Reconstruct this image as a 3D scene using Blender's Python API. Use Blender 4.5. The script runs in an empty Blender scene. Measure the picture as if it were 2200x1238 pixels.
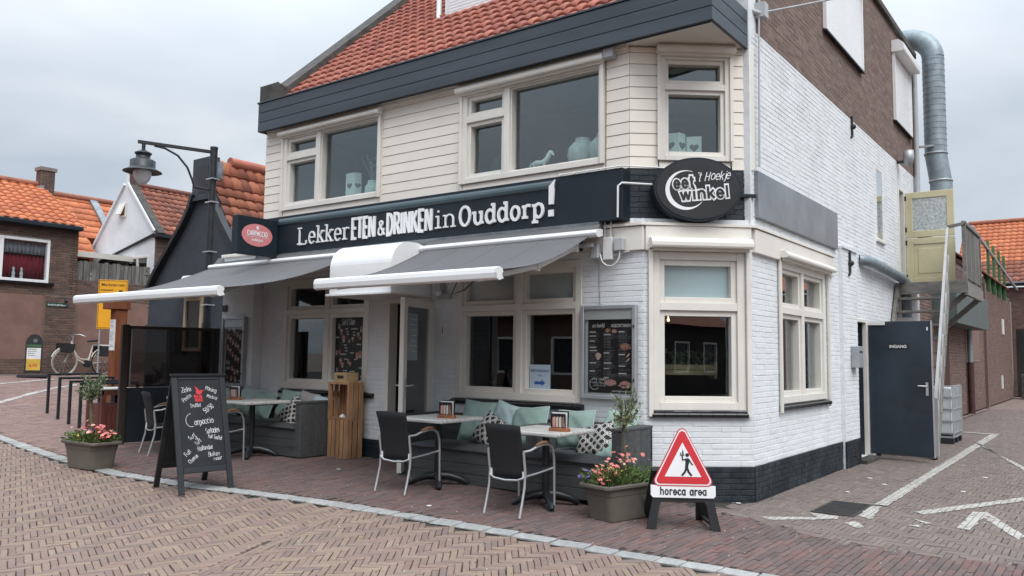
import bpy, math, random
import numpy as np
from mathutils import Vector, Matrix

S = bpy.context.scene
COL = S.collection
random.seed(7)
RNG = np.random.default_rng(11)
R = math.radians

# ------------------------------------------------------------------ camera
CAMPOS = Vector((0, 0, 1.52))
_r = Vector((0.802823, 0.596088, 0.012501)); _u = Vector((0.039682, -0.074366, 0.996441)); _f = Vector((-0.594901, 0.79947, 0.083251))
cam_d = bpy.data.cameras.new('camera')
cam_d.sensor_width = 36; cam_d.lens = 1743 / 2200 * 36; cam_d.clip_end = 3000; cam_d.clip_start = 0.05
cam = bpy.data.objects.new('camera', cam_d); COL.objects.link(cam)
_r.normalize(); _f = (_f - _r * _f.dot(_r)).normalized(); _u = _r.cross(_f).normalized()
cam.matrix_world = Matrix(((_r.x, _u.x, -_f.x, CAMPOS.x), (_r.y, _u.y, -_f.y, CAMPOS.y), (_r.z, _u.z, -_f.z, CAMPOS.z), (0, 0, 0, 1)))
S.camera = cam

# ------------------------------------------------------------------ world: overcast sky
SUN_EL, SUN_AZ = R(52), R(118)           # sun behind the clouds, behind and to the right of the camera
world = bpy.data.worlds.new('World'); S.world = world; world.use_nodes = True
nt = world.node_tree; nt.nodes.clear()
def _n(t, **k):
    n = nt.nodes.new(t)
    for a, b in k.items(): setattr(n, a, b)
    return n
sky = _n('ShaderNodeTexSky', sky_type='NISHITA', sun_disc=False, sun_elevation=SUN_EL, sun_rotation=SUN_AZ)
bg_sky = _n('ShaderNodeBackground'); bg_sky.inputs['Strength'].default_value = 0.05
nt.links.new(sky.outputs[0], bg_sky.inputs[0])
tc = _n('ShaderNodeTexCoord'); sep = _n('ShaderNodeSeparateXYZ'); nt.links.new(tc.outputs['Generated'], sep.inputs[0])
zc = _n('ShaderNodeMath', operation='MAXIMUM'); nt.links.new(sep.outputs['Z'], zc.inputs[0]); zc.inputs[1].default_value = 0.0
# cloud deck coordinates: direction projected onto a layer overhead
za = _n('ShaderNodeMath', operation='ADD'); nt.links.new(zc.outputs[0], za.inputs[0]); za.inputs[1].default_value = 0.22
comb = _n('ShaderNodeCombineXYZ')
for i, ax in enumerate('XY'):
    d = _n('ShaderNodeMath', operation='DIVIDE'); nt.links.new(sep.outputs[ax], d.inputs[0]); nt.links.new(za.outputs[0], d.inputs[1]); nt.links.new(d.outputs[0], comb.inputs[i])
n1 = _n('ShaderNodeTexNoise'); n1.inputs['Scale'].default_value = 1.15; n1.inputs['Detail'].default_value = 5; n1.inputs['Roughness'].default_value = 0.5; n1.inputs['Distortion'].default_value = 0.35
nt.links.new(comb.outputs[0], n1.inputs['Vector'])
ramp = _n('ShaderNodeValToRGB')
el = ramp.color_ramp.elements
el[0].position = 0.33; el[0].color = (0.375, 0.43, 0.495, 1)
el[1].position = 0.66; el[1].color = (0.56, 0.59, 0.63, 1)
e = el.new(0.5); e.color = (0.455, 0.505, 0.56, 1)
nt.links.new(n1.outputs['Fac'], ramp.inputs[0])
# CIE-overcast style rise in brightness towards the zenith
g1 = _n('ShaderNodeMapRange'); g1.interpolation_type = 'SMOOTHSTEP'
nt.links.new(sep.outputs['Z'], g1.inputs['Value'])
g1.inputs['From Min'].default_value = 0.2; g1.inputs['From Max'].default_value = 1.0; g1.inputs['To Min'].default_value = 1.0; g1.inputs['To Max'].default_value = 3.7
bg = _n('ShaderNodeBackground'); nt.links.new(ramp.outputs[0], bg.inputs[0]); nt.links.new(g1.outputs[0], bg.inputs['Strength'])
mix = _n('ShaderNodeMixShader'); mix.inputs[0].default_value = 0.94
nt.links.new(bg_sky.outputs[0], mix.inputs[1]); nt.links.new(bg.outputs[0], mix.inputs[2])
out = _n('ShaderNodeOutputWorld'); nt.links.new(mix.outputs[0], out.inputs['Surface'])

sun_d = bpy.data.lights.new('sun', 'SUN'); sun_d.energy = 1.5; sun_d.angle = R(35); sun_d.color = (1.0, 0.97, 0.93)
sun = bpy.data.objects.new('sun', sun_d); COL.objects.link(sun)
# direction towards the sun
_sd = Vector((math.sin(SUN_AZ) * math.cos(SUN_EL), math.cos(SUN_AZ) * math.cos(SUN_EL), math.sin(SUN_EL)))
sun.rotation_euler = _sd.to_track_quat('Z', 'Y').to_euler()

S.view_settings.view_transform = 'Standard'; S.view_settings.look = 'None'; S.view_settings.exposure = 0.5; S.view_settings.gamma = 1.0
S.view_settings.use_curve_mapping = False
S.render.engine = 'CYCLES'
S.cycles.max_bounces = 8; S.cycles.transparent_max_bounces = 12
S.cycles.caustics_reflective = False; S.cycles.caustics_refractive = False

# ------------------------------------------------------------------ materials
MATS = {}
def mat(name, col, rough=0.6, metal=0.0, var=0.12, vscale=4.0, col2=None, bump=0.0, bscale=40.0, stretch=None, rnd=0.0, palette=None,
        spec=0.5, emit=None, estr=0.0, detail=4.0, dirt=0.0, dirtcol=(0.12, 0.11, 0.1), dscale=1.2, coat=0.0, ramp2=(0.35, 0.65)):
    if name in MATS: return MATS[name]
    m = bpy.data.materials.new(name); m.use_nodes = True; t = m.node_tree; N = t.nodes; L = t.links
    b = N['Principled BSDF']
    b.inputs['Roughness'].default_value = rough; b.inputs['Metallic'].default_value = metal; b.inputs['Specular IOR Level'].default_value = spec
    if coat: b.inputs['Coat Weight'].default_value = coat; b.inputs['Coat Roughness'].default_value = 0.15
    tco = N.new('ShaderNodeTexCoord'); vec = tco.outputs['Object']
    if stretch:
        mp = N.new('ShaderNodeMapping'); mp.inputs['Scale'].default_value = stretch; L.new(vec, mp.inputs[0]); vec = mp.outputs[0]
    nz = N.new('ShaderNodeTexNoise'); nz.inputs['Scale'].default_value = vscale; nz.inputs['Detail'].default_value = detail; nz.inputs['Roughness'].default_value = 0.6
    L.new(vec, nz.inputs['Vector'])
    c2 = col2 or tuple(max(0, c * (1 - var * 2.2)) for c in col)
    cr = N.new('ShaderNodeValToRGB'); cr.color_ramp.elements[0].position = ramp2[0]; cr.color_ramp.elements[1].position = ramp2[1]
    cr.color_ramp.elements[0].color = (*c2, 1); cr.color_ramp.elements[1].color = (*col, 1)
    L.new(nz.outputs['Fac'], cr.inputs[0]); colout = cr.outputs[0]
    if rnd or palette:
        geo = N.new('ShaderNodeNewGeometry'); oi = N.new('ShaderNodeObjectInfo')
        ad = N.new('ShaderNodeMath'); ad.operation = 'ADD'; L.new(geo.outputs['Random Per Island'], ad.inputs[0]); L.new(oi.outputs['Random'], ad.inputs[1])
        fr = N.new('ShaderNodeMath'); fr.operation = 'FRACT'; L.new(ad.outputs[0], fr.inputs[0]); rv = fr.outputs[0]
        if palette:
            pr = N.new('ShaderNodeValToRGB'); pr.color_ramp.interpolation = 'CONSTANT'; pe = pr.color_ramp.elements
            for i, c in enumerate(palette):
                e = pe[i] if i < 2 else pe.new(i / len(palette))
                e.position = i / len(palette); e.color = (*c, 1)
            L.new(rv, pr.inputs[0])
            mx = N.new('ShaderNodeMix'); mx.data_type = 'RGBA'; mx.blend_type = 'MULTIPLY'; mx.inputs['Factor'].default_value = 1.0
            # noise multiplies palette colour around 1
            gr = N.new('ShaderNodeMapRange'); gr.inputs['To Min'].default_value = 1 - var * 1.6; gr.inputs['To Max'].default_value = 1 + var * 1.6
            L.new(nz.outputs['Fac'], gr.inputs['Value'])
            cc = N.new('ShaderNodeCombineColor')
            for k in range(3): L.new(gr.outputs[0], cc.inputs[k])
            L.new(pr.outputs[0], mx.inputs['A']); L.new(cc.outputs[0], mx.inputs['B']); colout = mx.outputs['Result']
        if rnd:
            hs = N.new('ShaderNodeHueSaturation'); mr = N.new('ShaderNodeMapRange')
            w = N.new('ShaderNodeTexWhiteNoise'); w.noise_dimensions = '1D'; L.new(rv, w.inputs['W'])
            L.new(w.outputs['Value'], mr.inputs['Value']); mr.inputs['To Min'].default_value = 1 - rnd; mr.inputs['To Max'].default_value = 1 + rnd
            L.new(mr.outputs[0], hs.inputs['Value']); L.new(colout, hs.inputs['Color']); colout = hs.outputs[0]
    if dirt:
        n3 = N.new('ShaderNodeTexNoise'); n3.inputs['Scale'].default_value = dscale; n3.inputs['Detail'].default_value = 8; n3.inputs['Roughness'].default_value = 0.7
        L.new(tco.outputs['Object'], n3.inputs['Vector'])
        r3 = N.new('ShaderNodeMapRange'); r3.inputs['From Min'].default_value = 0.5; r3.inputs['From Max'].default_value = 0.75; r3.inputs['To Max'].default_value = dirt
        L.new(n3.outputs['Fac'], r3.inputs['Value'])
        m3 = N.new('ShaderNodeMix'); m3.data_type = 'RGBA'; L.new(r3.outputs[0], m3.inputs['Factor']); L.new(colout, m3.inputs['A']); m3.inputs['B'].default_value = (*dirtcol, 1)
        colout = m3.outputs['Result']
    L.new(colout, b.inputs['Base Color'])
    if bump:
        n2 = N.new('ShaderNodeTexNoise'); n2.inputs['Scale'].default_value = bscale; n2.inputs['Detail'].default_value = 5; L.new(vec, n2.inputs['Vector'])
        bm = N.new('ShaderNodeBump'); bm.inputs['Strength'].default_value = bump; bm.inputs['Distance'].default_value = 0.01
        L.new(n2.outputs['Fac'], bm.inputs['Height']); L.new(bm.outputs[0], b.inputs['Normal'])
    if emit:
        b.inputs['Emission Color'].default_value = (*emit, 1); b.inputs['Emission Strength'].default_value = estr
    MATS[name] = m
    return m

def glass_mat(name, tint=(0.86, 0.9, 0.9), ior=1.5, rough=0.0, boost=1.0):
    if name in MATS: return MATS[name]
    m = bpy.data.materials.new(name); m.use_nodes = True; t = m.node_tree; N = t.nodes; L = t.links; N.clear()
    lw = N.new('ShaderNodeLayerWeight'); lw.inputs['Blend'].default_value = 0.5; r0 = ((ior - 1) / (ior + 1)) ** 2
    pw = N.new('ShaderNodeMath'); pw.operation = 'POWER'; L.new(lw.outputs['Facing'], pw.inputs[0]); pw.inputs[1].default_value = 5.0
    fr = N.new('ShaderNodeMath'); fr.operation = 'MULTIPLY_ADD'; L.new(pw.outputs[0], fr.inputs[0]); fr.inputs[1].default_value = 1 - r0; fr.inputs[2].default_value = r0
    mu = N.new('ShaderNodeMath'); mu.operation = 'MULTIPLY'; mu.use_clamp = True; L.new(fr.outputs[0], mu.inputs[0]); mu.inputs[1].default_value = boost
    tr = N.new('ShaderNodeBsdfTransparent'); tr.inputs[0].default_value = (*tint, 1)
    gl = N.new('ShaderNodeBsdfGlossy'); gl.inputs['Roughness'].default_value = rough; gl.inputs['Color'].default_value = (0.95, 0.97, 1.0, 1)
    # slight waviness of real panes
    tco = N.new('ShaderNodeTexCoord'); nz = N.new('ShaderNodeTexNoise'); nz.inputs['Scale'].default_value = 1.3; nz.inputs['Detail'].default_value = 1
    L.new(tco.outputs['Object'], nz.inputs['Vector']); bm = N.new('ShaderNodeBump'); bm.inputs['Strength'].default_value = 0.03; bm.inputs['Distance'].default_value = 0.02
    L.new(nz.outputs['Fac'], bm.inputs['Height']); L.new(bm.outputs[0], gl.inputs['Normal'])
    mi = N.new('ShaderNodeMixShader'); L.new(mu.outputs[0], mi.inputs[0]); L.new(tr.outputs[0], mi.inputs[1]); L.new(gl.outputs[0], mi.inputs[2])
    o = N.new('ShaderNodeOutputMaterial'); L.new(mi.outputs[0], o.inputs[0])
    MATS[name] = m
    return m

def img_like(name, kind, **k): pass

# paints and stuff
M_CREAM = mat('cream_frame_paint', (0.74, 0.705, 0.645), 0.4, var=0.04, vscale=2, dirt=0.15, dirtcol=(0.42, 0.39, 0.34), dscale=2.5)
M_SIDING = mat('cream_cladding', (0.80, 0.735, 0.655), 0.5, var=0.04, vscale=1.5, rnd=0.035, dirt=0.25, dirtcol=(0.5, 0.45, 0.38), dscale=1.5)
M_WHITEB = mat('white_painted_brick', (0.74, 0.76, 0.775), 0.7, var=0.05, vscale=3, bump=0.25, bscale=30, rnd=0.02, dirt=0.35, dirtcol=(0.52, 0.52, 0.52), dscale=2.2)
M_WHITEM = mat('white_painted_mortar', (0.735, 0.755, 0.77), 0.8, var=0.06, vscale=8, bump=0.3, bscale=60)
M_PLINTH = mat('dark_plinth_paint', (0.022, 0.030, 0.037), 0.65, var=0.2, vscale=3, bump=0.5, bscale=45, rnd=0.06, dirt=0.5, dirtcol=(0.07, 0.075, 0.075), dscale=3, spec=0.3)
M_BROWNB = mat('brown_brick', (0.15, 0.085, 0.06), 0.85, var=0.15, vscale=12, bump=0.3, bscale=60, spec=0.2, palette=[(0.175, 0.125, 0.105), (0.195, 0.14, 0.118), (0.16, 0.115, 0.098), (0.215, 0.153, 0.128), (0.185, 0.13, 0.112)])
M_BROWNM = mat('brown_mortar', (0.22, 0.175, 0.155), 0.9, var=0.15, vscale=10)
M_NAVY = mat('dark_blue_grey_board', (0.042, 0.055, 0.071), 0.42, var=0.14, vscale=1.2, stretch=(.4, 2, 5), dirt=0.3, dirtcol=(0.068, 0.078, 0.09), dscale=1.6, rnd=.06)
M_NAVY2 = mat('dark_sign_paint', (0.013, 0.021, 0.031), 0.5, var=0.12, vscale=2, dirt=0.12, dirtcol=(0.03, 0.04, 0.05), dscale=1, spec=0.3)
M_WHITE = mat('white_powder_coat', (0.80, 0.80, 0.80), 0.32, var=0.02, vscale=3, dirt=0.05, dirtcol=(0.5, 0.5, 0.48))
M_LETTER = mat('white_letter', (0.80, 0.80, 0.80), 0.45, var=0.03)
M_PVC = mat('white_plastic', (0.74, 0.74, 0.73), 0.4, var=0.04, dirt=0.15, dirtcol=(0.4, 0.4, 0.38))
M_GREYP = mat('grey_plastic', (0.42, 0.43, 0.44), 0.5, var=0.06)
M_ALU = mat('aluminium', (0.62, 0.63, 0.64), 0.38, 0.85, var=0.06, vscale=10)
M_ALUM = mat('matte_aluminium', (0.42, 0.44, 0.46), 0.5, 0.5, var=0.08, vscale=4, dirt=0.2, dirtcol=(0.3, 0.3, 0.3))
M_ZINC = mat('zinc_lead', (0.30, 0.33, 0.36), 0.5, 0.4, var=0.2, vscale=5, bump=0.4, bscale=12)
M_GALV = mat('galvanised_duct', (0.29, 0.345, 0.375), 0.5, 0.4, var=0.14, vscale=6, dirt=0.3, dirtcol=(0.28, 0.3, 0.31), dscale=3)
M_STEELP = mat('grey_steel_panel', (0.33, 0.35, 0.375), 0.38, 0.6, var=0.15, vscale=1.2, dirt=0.4, dirtcol=(0.2, 0.21, 0.225), dscale=0.9)
M_BLACKM = mat('black_metal', (0.018, 0.021, 0.025), 0.42, var=0.15, vscale=8)
M_BLACKP = mat('black_plastic', (0.02, 0.021, 0.023), 0.5, var=0.15, vscale=6)
M_DARKW = mat('charcoal_painted_wood', (0.075, 0.079, 0.079), 0.6, var=0.15, vscale=3, stretch=(1, 6, 12), bump=0.15, bscale=20, rnd=0.05, dirt=0.25, dirtcol=(0.09, 0.092, 0.09), dscale=2.5)
M_BENCHCUSH = mat('grey_seat_cushion', (0.062, 0.066, 0.070), 0.85, var=0.1, vscale=3, bump=0.25, bscale=180)
M_GREEN1 = mat('sage_green_linen', (0.27, 0.38, 0.34), 0.9, var=0.07, vscale=3, bump=0.3, bscale=150)
M_GREEN2 = mat('mint_linen', (0.36, 0.50, 0.45), 0.9, var=0.07, vscale=3, bump=0.3, bscale=150)
M_GREEN3 = mat('pale_blue_green_linen', (0.40, 0.52, 0.53), 0.9, var=0.06, vscale=3, bump=0.3, bscale=150)
M_GREYL = mat('warm_grey_linen', (0.33, 0.32, 0.31), 0.9, var=0.06, vscale=3, bump=0.3, bscale=150)
M_PALEG = mat('pale_sage_linen', (0.36, 0.45, 0.41), 0.9, var=0.06, vscale=3, bump=0.3, bscale=150)
M_PIPING = mat('pale_piping', (0.5, 0.62, 0.57), 0.9)
M_WOODC = mat('crate_wood', (0.47, 0.26, 0.135), 0.75, var=0.2, vscale=2.2, stretch=(5, 5, 1), bump=0.2, bscale=20, rnd=0.16, dirt=0.25, dirtcol=(0.16, 0.095, 0.055), dscale=3)
M_WOODL = mat('light_box_wood', (0.52, 0.36, 0.19), 0.7, var=0.15, vscale=3, stretch=(1, 1, 6))
M_WOODO = mat('orange_teak', (0.36, 0.13, 0.05), 0.6, var=0.25, vscale=3, stretch=(6, 1, 6))
M_WOODR = mat('red_brown_stained_wood', (0.16, 0.045, 0.03), 0.6, var=0.25, vscale=2, stretch=(5, 5, 1), rnd=0.1)
M_WOODK = mat('orange_brown_post_wood', (0.235, 0.07, 0.025), 0.6, var=0.2, vscale=1.5, stretch=(6, 6, 1))
M_WOODD = mat('dark_brown_post_wood', (0.045, 0.03, 0.022), 0.7, var=0.2, vscale=2, stretch=(6, 6, 1))
M_TABLE = mat('whitewashed_tabletop', (0.52, 0.51, 0.485), 0.5, var=0.1, col2=(0.27, 0.255, 0.235), vscale=2.0, stretch=(1.2, 16, 16), detail=6, ramp2=(0.3, 0.55))
M_WEAVE = mat('black_woven_seat', (0.020, 0.021, 0.025), 0.6, var=0.3, vscale=150, bump=0.6, bscale=260, spec=0.35)
M_TUB = mat('taupe_plastic_tub', (0.135, 0.115, 0.095), 0.55, var=0.1, vscale=2, bump=0.08, bscale=30, dirt=0.25, dirtcol=(0.2, 0.18, 0.155), dscale=4)
M_SOIL = mat('potting_soil', (0.03, 0.02, 0.014), 0.95, var=0.3, vscale=20, bump=0.8, bscale=40)
M_FABRIC = mat('grey_awning_fabric', (0.118, 0.117, 0.122), 0.8, var=0.04, vscale=1.2, bump=0.06, bscale=300, dirt=0.15, dirtcol=(0.145, 0.145, 0.148), dscale=1)
M_FABRICU = M_FABRIC
M_TILE = mat('orange_clay_tile', (0.42, 0.13, 0.07), 0.75, var=0.2, vscale=5, bump=0.2, bscale=40, rnd=0.12, dirt=0.5, dirtcol=(0.2, 0.09, 0.06), dscale=2.2,
             palette=[(0.37, 0.118, 0.078), (0.335, 0.104, 0.07), (0.40, 0.14, 0.095), (0.30, 0.095, 0.066), (0.36, 0.125, 0.09)])
M_TILEB = mat('bright_orange_tile', (0.5, 0.16, 0.07), 0.7, var=0.15, vscale=4, rnd=0.1, dirt=0.3, dirtcol=(0.24, 0.09, 0.05), dscale=1.5,
              palette=[(0.50, 0.155, 0.062), (0.46, 0.135, 0.055), (0.53, 0.175, 0.075), (0.43, 0.128, 0.055)])
M_TILED = mat('weathered_brown_tile', (0.25, 0.1, 0.07), 0.85, var=0.25, vscale=6, rnd=0.2, dirt=0.6, dirtcol=(0.09, 0.06, 0.045), dscale=2,
              palette=[(0.27, 0.095, 0.06), (0.22, 0.08, 0.055), (0.31, 0.12, 0.075), (0.19, 0.08, 0.06)])
M_CEMENT = mat('weathered_cement', (0.085, 0.08, 0.072), 0.9, var=0.25, vscale=6, bump=0.5, bscale=25, dirt=0.5, dirtcol=(0.07, 0.065, 0.055), dscale=3)
M_STONE = mat('pale_granite_sett', (0.36, 0.36, 0.35), 0.8, var=0.15, vscale=20, bump=0.4, bscale=60, rnd=0.12, dirt=0.35, dirtcol=(0.19, 0.185, 0.17), dscale=3)
M_JOINT = mat('sandy_joint', (0.055, 0.047, 0.038), 0.95, var=0.3, vscale=30, dirt=0.35, dirtcol=(0.055, 0.06, 0.025), dscale=0.9)
M_ROAD = mat('road_clinker', (0.3, 0.22, 0.18), 0.85, var=0.16, vscale=22, bump=0.3, bscale=70, spec=0.25, dirt=0.55, dirtcol=(0.115, 0.09, 0.08), dscale=0.55, rnd=0.08,
             palette=[(0.213, 0.151, 0.125), (0.227, 0.163, 0.136), (0.198, 0.145, 0.125), (0.247, 0.182, 0.142), (0.217, 0.147, 0.123), (0.233, 0.172, 0.140), (0.184, 0.137, 0.120), (0.224, 0.155, 0.132), (0.241, 0.181, 0.136), (0.208, 0.149, 0.130)])
M_PAVE = mat('terrace_clinker', (0.16, 0.1, 0.085), 0.8, var=0.18, vscale=22, bump=0.3, bscale=70, spec=0.25, dirt=0.3, dirtcol=(0.085, 0.06, 0.055), dscale=0.9, rnd=0.1,
             palette=[(0.128, 0.092, 0.086), (0.14, 0.098, 0.09), (0.118, 0.088, 0.084), (0.155, 0.096, 0.085), (0.132, 0.097, 0.092), (0.14, 0.09, 0.08), (0.112, 0.085, 0.081)])
M_STREET = mat('side_street_clinker', (0.2, 0.16, 0.14), 0.85, var=0.16, vscale=22, bump=0.3, bscale=70, spec=0.25, dirt=0.3, dirtcol=(0.12, 0.095, 0.085), dscale=0.8, rnd=0.1,
               palette=[(0.168, 0.135, 0.122), (0.178, 0.142, 0.126), (0.16, 0.13, 0.119), (0.187, 0.15, 0.13), (0.17, 0.134, 0.12)])
M_ROADWHITE = mat('worn_road_paint', (0.50, 0.48, 0.44), 0.85, var=0.15, vscale=6, dirt=0.9, dirtcol=(0.22, 0.18, 0.155), dscale=4, bump=0.3, bscale=50)
M_FARPAVE = mat('distant_paving', (0.23, 0.17, 0.145), 0.9, var=0.15, vscale=3, bump=0.3, bscale=12)
M_RED = mat('sign_red', (0.58, 0.035, 0.045), 0.35, var=0.03)
M_SIGNW = mat('sign_white', (0.78, 0.78, 0.78), 0.35, var=0.02)
M_SIGNK = mat('sign_black', (0.018, 0.018, 0.02), 0.45, var=0.1)
M_DOORB = mat('dark_blue_steel_door', (0.022, 0.035, 0.052), 0.5, var=0.2, vscale=1.5, dirt=0.45, dirtcol=(0.04, 0.055, 0.07), dscale=2)
M_YELD = mat('pale_yellow_paint', (0.62, 0.56, 0.36), 0.5, var=0.05, vscale=2, dirt=0.2, dirtcol=(0.36, 0.32, 0.19), dscale=3)
M_GREYW = mat('weathered_grey_wood', (0.19, 0.18, 0.165), 0.85, var=0.25, vscale=2, stretch=(6, 6, 1), rnd=0.22)
M_STAIR = mat('grey_stair_wood', (0.23, 0.215, 0.195), 0.75, var=0.2, vscale=2, stretch=(2, 6, 6), rnd=0.08, dirt=0.3, dirtcol=(0.12, 0.11, 0.1))
M_YELS = mat('orange_yellow_sign', (0.78, 0.36, 0.01), 0.45, var=0.04)
M_LEAF = mat('olive_leaf', (0.19, 0.22, 0.105), 0.6, var=0.2, vscale=8, rnd=0.35)
M_LEAF2 = mat('bedding_leaf', (0.10, 0.16, 0.035), 0.6, var=0.2, vscale=8, rnd=0.35)
M_BUSH = mat('bush_leaf', (0.075, 0.11, 0.04), 0.6, var=0.2, vscale=6, rnd=0.4)
M_BARK = mat('grey_green_bark', (0.13, 0.12, 0.07), 0.9, var=0.25, vscale=12, bump=0.5, bscale=50)
M_PINK = mat('coral_pink_petal', (0.72, 0.22, 0.2), 0.6, var=0.1, rnd=0.25)
M_YELF = mat('yellow_petal', (0.62, 0.47, 0.05), 0.6, rnd=0.2)
M_VIOL = mat('violet_petal', (0.14, 0.08, 0.32), 0.6, rnd=0.3)
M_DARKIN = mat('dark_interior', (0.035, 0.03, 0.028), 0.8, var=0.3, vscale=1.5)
M_ROOMW = mat('room_wall', (0.25, 0.32, 0.33), 0.9, var=0.05)
M_RED_CURT = mat('dark_red_curtain', (0.34, 0.02, 0.045), 0.9, var=0.25, vscale=4, stretch=(1, 8, 0.4))
M_VOILE = mat('grey_voile', (0.60, 0.56, 0.62), 0.9, var=0.12, vscale=4, stretch=(1, 8, 0.4))
M_CERAM = mat('mint_ceramic', (0.60, 0.76, 0.70), 0.6, var=0.08, vscale=5, dirt=0.2, dirtcol=(0.32, 0.4, 0.37), dscale=5)
M_MINTW = mat('mint_white_paint', (0.70, 0.82, 0.76), 0.6, var=0.04)
M_CHIMB = mat('dark_painted_render', (0.040, 0.049, 0.060), 0.7, var=0.15, vscale=2.5, bump=0.3, bscale=12, dirt=0.35, dirtcol=(0.06, 0.068, 0.077), dscale=1.5)
M_RENDW = mat('white_render', (0.72, 0.74, 0.77), 0.75, var=0.05, vscale=1.5, bump=0.2, bscale=12, dirt=0.25, dirtcol=(0.5, 0.5, 0.5), dscale=0.8)
M_REDB = mat('red_brown_old_brick', (0.2, 0.1, 0.075), 0.9, var=0.15, vscale=10, palette=[(0.165, 0.098, 0.08), (0.145, 0.09, 0.076), (0.185, 0.11, 0.088), (0.13, 0.088, 0.077)], rnd=0.12, dirt=.4, dirtcol=(0.09, 0.07, 0.06), dscale=.6)
M_HOUSEB = mat('dark_brown_house_brick', (0.12, 0.075, 0.055), 0.9, var=0.15, vscale=10, palette=[(0.118, 0.072, 0.055), (0.098, 0.062, 0.05), (0.14, 0.085, 0.064), (0.085, 0.056, 0.047)], rnd=0.08)
M_BROWNW = mat('brown_render', (0.20, 0.125, 0.10), 0.9, var=0.08, vscale=1, dirt=0.2, dirtcol=(0.13, 0.09, 0.075))
M_GLASS = glass_mat('window_glass', (0.86, 0.90, 0.90), 1.5, boost=1.6)
M_GLASSU = glass_mat('upper_window_glass', (0.90, 0.95, 0.95), 1.55, boost=1.8)
M_GLASSF = mat('frosted_glass', (0.46, 0.53, 0.54), 0.22, var=0.15, vscale=1.2, spec=0.8)
M_GLASSD = glass_mat('smoked_screen', (0.30, 0.265, 0.25), 1.35)
M_BULB = mat('lamp_bulb_glass', (0.66, 0.67, 0.68), 0.12, var=0.03, spec=0.9, coat=0.5)
M_LAMPLIT = mat('lit_bulb', (1, 0.8, 0.5), emit=(1.0, 0.7, 0.3), estr=6)
M_POSTER = mat('black_poster', (0.016, 0.016, 0.018), 0.4, var=0.2, vscale=3)
M_PRINTW = mat('pale_print', (0.55, 0.55, 0.55), 0.5, var=0.1)
M_PRINTG = mat('grey_print', (0.17, 0.17, 0.18), 0.5, var=0.2, vscale=40)
M_CHALK = mat('chalk', (0.62, 0.62, 0.62), 0.95, var=0.35, vscale=60, ramp2=(0.3, 0.55))
M_FOOD1 = mat('food_print_tan', (0.42, 0.26, 0.16), 0.5, var=0.35, vscale=30, col2=(0.2, 0.07, 0.05))
M_FOOD2 = mat('food_print_pink', (0.55, 0.28, 0.26), 0.5, var=0.3, vscale=30, col2=(0.34, 0.16, 0.15))
M_FOOD3 = mat('food_print_cream', (0.60, 0.50, 0.40), 0.5, var=0.3, vscale=30, col2=(0.40, 0.28, 0.2))
M_CARP = mat('carpaccio_pink', (0.66, 0.24, 0.24), 0.4, var=0.03)
M_PAPER = mat('white_paper', (0.70, 0.71, 0.72), 0.7, var=0.04)
M_PAPERB = mat('pale_blue_paper', (0.45, 0.56, 0.68), 0.7, var=0.04)
M_BLUEP = mat('blue_print', (0.03, 0.12, 0.4), 0.6)
M_IBC = mat('white_hdpe', (0.62, 0.64, 0.64), 0.5, var=0.06, dirt=0.2, dirtcol=(0.4, 0.41, 0.4))
M_GREENP = mat('green_painted_steel', (0.05, 0.16, 0.06), 0.6, var=0.2, dirt=0.3, dirtcol=(0.1, 0.12, 0.08))
M_RUST = mat('dark_red_pipe', (0.07, 0.025, 0.022), 0.6, var=0.2)
M_BIKE = mat('cream_bike_paint', (0.62, 0.58, 0.50), 0.35, var=0.04)
M_RUBBER = mat('black_rubber', (0.015, 0.015, 0.016), 0.8, var=0.2)
M_TYRE = mat('cream_tyre', (0.42, 0.39, 0.34), 0.8, var=0.1)

# patterned cushion cloth: rounded black dots in a white lattice
def pattern_mat():
    m = bpy.data.materials.new('black_white_lattice_cloth'); m.use_nodes = True; t = m.node_tree; N = t.nodes; L = t.links; b = N['Principled BSDF']
    b.inputs['Roughness'].default_value = 0.9
    tco = N.new('ShaderNodeTexCoord'); mp = N.new('ShaderNodeMapping'); mp.inputs['Rotation'].default_value = (R(90), 0, 0); L.new(tco.outputs['Object'], mp.inputs[0])
    mp2 = N.new('ShaderNodeMapping'); mp2.inputs['Rotation'].default_value = (0, 0, R(45)); L.new(mp.outputs[0], mp2.inputs[0])
    vo = N.new('ShaderNodeTexVoronoi'); vo.voronoi_dimensions = '2D'; vo.distance = 'MINKOWSKI'; vo.inputs['Exponent'].default_value = 3.2; vo.inputs['Randomness'].default_value = 0.0; vo.inputs['Scale'].default_value = 15
    L.new(mp2.outputs[0], vo.inputs['Vector'])
    r = N.new('ShaderNodeValToRGB'); r.color_ramp.interpolation = 'CONSTANT'; e = r.color_ramp.elements
    e[0].position = 0; e[0].color = (0.022, 0.022, 0.025, 1); e[1].position = 0.36; e[1].color = (0.60, 0.59, 0.56, 1)
    x = e.new(0.46); x.color = (0.022, 0.022, 0.025, 1); y = e.new(0.52); y.color = (0.60, 0.59, 0.56, 1)
    L.new(vo.outputs['Distance'], r.inputs[0]); L.new(r.outputs[0], b.inputs['Base Color'])
    return m
M_PATT = pattern_mat()

# ------------------------------------------------------------------ terrain
TX = [-60, -26, -23, -20, -17.5, -15, -12, -8.7, -6.5, -4.4, -3.2, 0]
TZ = [1.3, 1.1, 1.0, .72, .32, .2, .16, .14, .11, .05, .0, 0]
def terr_np(x, y):
    g = np.interp(x, TX, TZ); t = np.clip((y - 3.2) / 3.2, 0, 1); k = t * t * (3 - 2 * t); m = np.clip((-11 - x) / 6, 0, 1)
    return g * (k + (1 - k) * m)
def terr(x, y): return float(terr_np(np.float64(x), np.float64(y)))

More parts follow.
